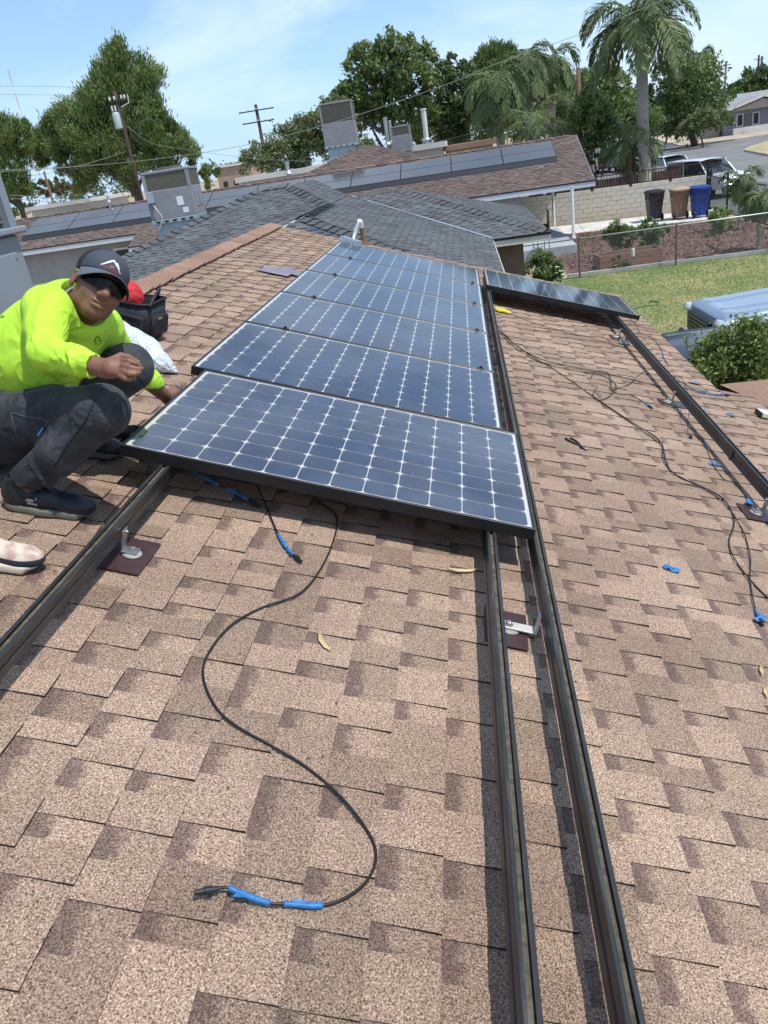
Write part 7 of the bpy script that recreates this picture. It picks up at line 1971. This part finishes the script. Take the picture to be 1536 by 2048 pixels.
# sunglasses
vs, fs = [], []
for sx in (0, 1):
    for i in range(15):
        a = math.radians(-78 + 156 * i / 14); w_ = .024 * (1 - .35 * abs(a) / 1.36)
        nose = .012 * math.exp(-(a / .16) ** 2)
        for q, zq in ((0, .004 + w_ * .9), (1, .004), (2, .004 - w_ * 1.1 + nose)):
            R_ = (.093 if sx == 0 else .090)
            vs.append(hd(R_ * math.sin(a) * .93, .022 + R_ * math.cos(a) * (1.06 - .03 * abs(q - 1)), zq))
for sx in (0, 1):
    for i in range(14):
        for q in range(2):
            a0 = sx * 45 + i * 3 + q; fs.append((a0, a0 + 1, a0 + 4, a0 + 3))
mb = MB(); mb.mesh(vs, fs); gl_ = pch(mb.build('sunglasses', mat('lens_black', (.004, .004, .005), .12, 0, spec=.25), smooth=True))
for sx in (-1, 1):
    mb = MB(); mb.tube([hd(sx * .080, .044, .012), hd(sx * .086, .0, .014), hd(sx * .084, -.03, .010)], [.005, .004, .003], 6); o = mb.build('temple', mat('temple_green_reflection', (.10, .28, .03), .4)); o.parent = gl_; o.matrix_parent_inverse = Matrix.Identity(4)  # lime green reflection painted into the base colour of the temple arms
# short dark hair below the cap
h_ = SDF(headc - .2, headc + .2, .004)
h_.ell(hd(0, -.014, .026), np.array([.0795, .0985, .092]) * HS, HR, .01); h_.cut(hd(0, .022, 0), HR @ np.array([0, 1, .0])); h_.cut(hd(0, 0, .012), -(HR @ np.array([0, .45, 1.0]))); h_.ell(hd(.083, -.008, -.008), np.array([.02, .03, .04]), HR, .004, 'sub'); h_.ell(hd(-.083, -.008, -.008), np.array([.02, .03, .04]), HR, .004, 'sub')
pch(h_.mesh('hair', mat('hair_black', (.012, .010, .009), .7)))
# shoes
def shoe(X, Y, rz, L, mats, par_fn, name='shoe', logo=True, lace=(.03, .03, .035)):
    up_m, so_m = mats
    o_ = SDF((-.06, -.08, -.01), (L + .06, .08, .16), .004)
    o_.ell((.045, 0, .05), (.055, .036, .048), None, .03); o_.chain([(.05, 0, .055), (.13, 0, .050), (L - .06, 0, .034)], [.040, .038, .032], .03)
    o_.ell((L - .055, .002, .036), (.065, .045, .030), None, .03); o_.cap((.05, 0, .06), (.045, 0, .105), .040, .040, .03)
    o_.cap((.045, 0, .09), (.04, 0, .16), .030, .032, .006, 'sub'); o_.cut((0, 0, .014), (0, 0, -1)); o_.cut((0, 0, .112), (-.25, 0, 1))
    q = W(X, Y, .009); R = QROOF @ Quaternion((0, 0, 1), rz)
    u = o_.mesh(name, up_m); u.location = q; u.rotation_mode = 'QUATERNION'; u.rotation_quaternion = R
    w = SDF((-.06, -.08, -.01), (L + .06, .08, .06), .004)
    w.chain([(.045, 0, .012), (.13, 0, .012), (L - .055, .002, .012)], [.046, .042, .050], .05); w.cut((0, 0, .026), (0, 0, 1)); w.cut((0, 0, .0), (0, 0, -1)); w.rbox((L + .02, 0, .0), (.05, .1, .006), None, .004, .02, 'sub')
    so = w.mesh('sole', so_m); so.parent = u
    for k_ in range(4):
        x_ = .115 + .022 * k_; mb = MB(); zt = .088 - .008 * k_
        mb.tube(catmull([(x_, -.028, zt - .016), (x_ + .004, -.012, zt - .003), (x_ + .006, .0, zt), (x_ + .004, .012, zt - .003), (x_, .028, zt - .016)], 4), .0032, 6); l_ = mb.build('lace', mat('lace', lace, .8), smooth=True); l_.parent = u
    par_fn(u)
    return u
def worn(u): u.parent = person; u.matrix_parent_inverse = Matrix.Translation(-Vector(FT))
s1 = shoe(-.215, -1.345, math.radians(6), .295, (M_SHOE, M_SOLE), worn)
mb = MB(); mb.box((.10, -.042, .052), (.035, .004, .010), bev=.001); mb.box((.105, -.0415, .040), (.03, .004, .008), bev=.001); mb.box((.12, -.042, .05), (.004, .005, .03)); o = mb.build('side_logo', mat('logo_worn', (.5, .46, .36), .8)); o.parent = s1
s2 = shoe(-.30, -.84, math.radians(8), .285, (M_SHOE, M_SOLE), worn)
# pair of gloves on the shingles by the far shoe
X, Y = rp(222, 872); t = rthing('work_glove', X + .02, Y, .012, .2, 'black work glove lying behind the far shoe', 'glove')
g_ = SDF((-.1, -.08, -.01), (.14, .08, .07), .004); g_.ell((0, 0, .02), (.055, .042, .022), None, .02)
for k_ in range(4): g_.chain([(.03, -.03 + .02 * k_, .022), (.07, -.036 + .024 * k_, .026), (.10, -.034 + .023 * k_, .014)], [.013, .012, .010], .006)
g_.chain([(-.01, .035, .02), (.03, .06, .02)], [.014, .011], .01)
g_.mesh('glove_fabric', mat('glove_black', (.014, .014, .015), .9), t)
# silver clamp in the left hand
q = yq(357, 774, -.34); mb = MB(); mb.lathe([(.012, -.012), (.014, -.004), (.014, .010), (.008, .014)], 10, q); tag(mb.build('end_clamp', M_ALU, ang=40), 'small silver clamp held at the panel edge', 'clamp')

# second person: only a sneaker and trouser leg stand at the left edge
FT2 = W(-.14, -1.70, 0)
p2 = empty('person', FT2, None, 'second person at the left photo edge, only a white and navy sneaker showing', 'person')
def worn2(u): u.parent = p2; u.matrix_parent_inverse = Matrix.Translation(-Vector(FT2))
def sneaker_mat():
    m = bpy.data.materials.new('sneaker_upper'); m.use_nodes = True; n, l = m.node_tree.nodes, m.node_tree.links; bb = n['Principled BSDF']
    tc = n.new('ShaderNodeTexCoord'); sx = n.new('ShaderNodeSeparateXYZ'); l.new(tc.outputs['Object'], sx.inputs[0])
    c1 = n.new('ShaderNodeMath'); c1.operation = 'GREATER_THAN'; c1.inputs[1].default_value = .046; l.new(sx.outputs['Z'], c1.inputs[0])
    nz = n.new('ShaderNodeTexNoise'); nz.inputs['Scale'].default_value = 25; l.new(tc.outputs['Object'], nz.inputs['Vector'])
    r = n.new('ShaderNodeValToRGB'); r.color_ramp.elements[0].color = (.42, .28, .23, 1); r.color_ramp.elements[1].color = (.62, .57, .48, 1); r.color_ramp.elements[0].position = .35; r.color_ramp.elements[1].position = .6; l.new(nz.outputs['Fac'], r.inputs['Fac'])
    mx = n.new('ShaderNodeMix'); mx.data_type = 'RGBA'; mx.inputs['A'].default_value = (.02, .028, .05, 1); l.new(c1.outputs[0], mx.inputs['Factor']); l.new(r.outputs['Color'], mx.inputs['B']); l.new(mx.outputs['Result'], bb.inputs['Base Color']); bb.inputs['Roughness'].default_value = .6
    return m
sn = shoe(-.215, -1.715, math.radians(7), .295, (sneaker_mat(), mat('sole_cream', (.60, .56, .46), .7, var=.08, vscale=20)), worn2, 'sneaker', False, (.50, .40, .36))
sn2 = shoe(-.40, -2.02, math.radians(4), .295, (sneaker_mat(), mat('sole_cream', (.60, .56, .46), .7, var=.08, vscale=20)), worn2, 'sneaker', False, (.50, .40, .36))
# seated on the slope, legs bent, body outside the frame
pv = W(-.86, -1.86, .13); hA, hB = W(-.82, -1.76, .13), W(-.82, -1.96, .13); kA, kB = W(-.47, -1.72, .43), W(-.60, -2.02, .42); aA, aB = W(-.175, -1.71, .10), W(-.36, -2.015, .10)
ch2 = pv + np.array([.06, .02, .42]); nk = ch2 + np.array([.03, .0, .16]); hdc = nk + np.array([.04, .03, .15])
sA, sB = ch2 + np.array([0, .17, .06]), ch2 + np.array([0, -.17, .06])
eA, eB = sA + np.array([.14, .05, -.24]), sB + np.array([.14, -.05, -.24]); wA, wB = kA + np.array([-.02, .02, .09]), kB + np.array([-.02, -.02, .09])
L0, H0 = np.array([-1.35, -2.45, 3.3]), np.array([.1, -1.3, 4.95])
b2 = SDF(L0, H0, .007)
b2.chain([pv, ch2], [.12, .12], .05); b2.cap(sA, sB, .05, .05, .05); b2.cap(ch2, hdc, .06, .055, .03)
for (s_, e_, w_) in ((sA, eA, wA), (sB, eB, wB)):
    b2.chain([s_, e_, w_], [.045, .04, .027], .03); d = unit(w_ - e_); q = unit(np.cross(d, (0, 0, 1)))
    b2.cap(w_, w_ + d * .07, .026, .022, .02)
    for k_ in range(4): b2.chain([w_ + d * .06 + q * (.018 * k_ - .027), w_ + d * .10 + q * (.019 * k_ - .028) - np.array([0, 0, .015]), w_ + d * .11 + q * (.019 * k_ - .028) - np.array([0, 0, .045])], [.010, .009, .008], .004)
    b2.chain([w_ + d * .02 + q * .03, w_ + d * .06 + q * .05 - np.array([0, 0, .02])], [.012, .009], .008)
for (h_, k_, a_) in ((hA, kA, aA), (hB, kB, aB)): b2.chain([h_, k_, a_], [.075, .052, .04], .03)
b2.ell(hdc + [0, 0, .02], (.092, .074, .105), None, .02); b2.ell(hdc + [.03, 0, -.05], (.066, .060, .07), None, .03); b2.cap(hdc + [.09, 0, .0], hdc + [.112, 0, -.03], .010, .015, .01)
for sy in (-1, 1): b2.ell(hdc + [0, sy * .076, .0], (.024, .010, .032), None, .008)
b2.cap(hdc + [.092, -.022, -.072], hdc + [.092, .022, -.072], .004, .004, .003, 'sub')
worn2(b2.mesh('body', M_SKIN))
h2 = SDF(hdc - .2, hdc + .2, .006); h2.ell(hdc + [-.008, 0, .03], (.096, .080, .104), None, .01); h2.cut(hdc + [.045, 0, .03], (.9, 0, -.45)); worn2(h2.mesh('hair', mat('hair_dark', (.015, .012, .01), .7)))
t2 = SDF(L0, H0, .007); t2.chain([pv + [0, 0, .02], (pv + ch2) / 2, ch2], [.15, .145, .14], .05); t2.cap(sA, sB, .075, .075, .06)
for (s_, e_) in ((sA, eA), (sB, eB)): t2.chain([s_, s_ * .35 + e_ * .65], [.075, .066], .03)
t2.cap(ch2 + (nk - ch2) * .9, hdc, .062, .062, .005, 'sub'); folds(t2, pv, ch2, .145, .14, (.1, .3, .5, .7), 21, .008, .014, .4); worn2(t2.mesh('shirt', mat('tee_grey', (.16, .17, .19), .85, ridge=(5.5, .5, .05))))
l2 = SDF(L0, H0, .007); l2.cap(hA, hB, .125, .125, .05); l2.ell(pv - [0.02, 0, .01], (.15, .17, .11), None, .05)
for (h_, k_, a_) in ((hA, kA, aA), (hB, kB, aB)): l2.chain([h_, k_, a_ + np.array([0, 0, .01])], [.105, .078, .056], .03); folds(l2, h_, k_, .1, .076, (.3, .6, .9), 22, .006); folds(l2, k_, a_, .074, .056, (.2, .6, .8, .92), 23, .006)
worn2(l2.mesh('jeans', mat('jeans_brown', (.13, .095, .075), .88, var=.15, vscale=9, ridge=(6.5, .5, .05))))
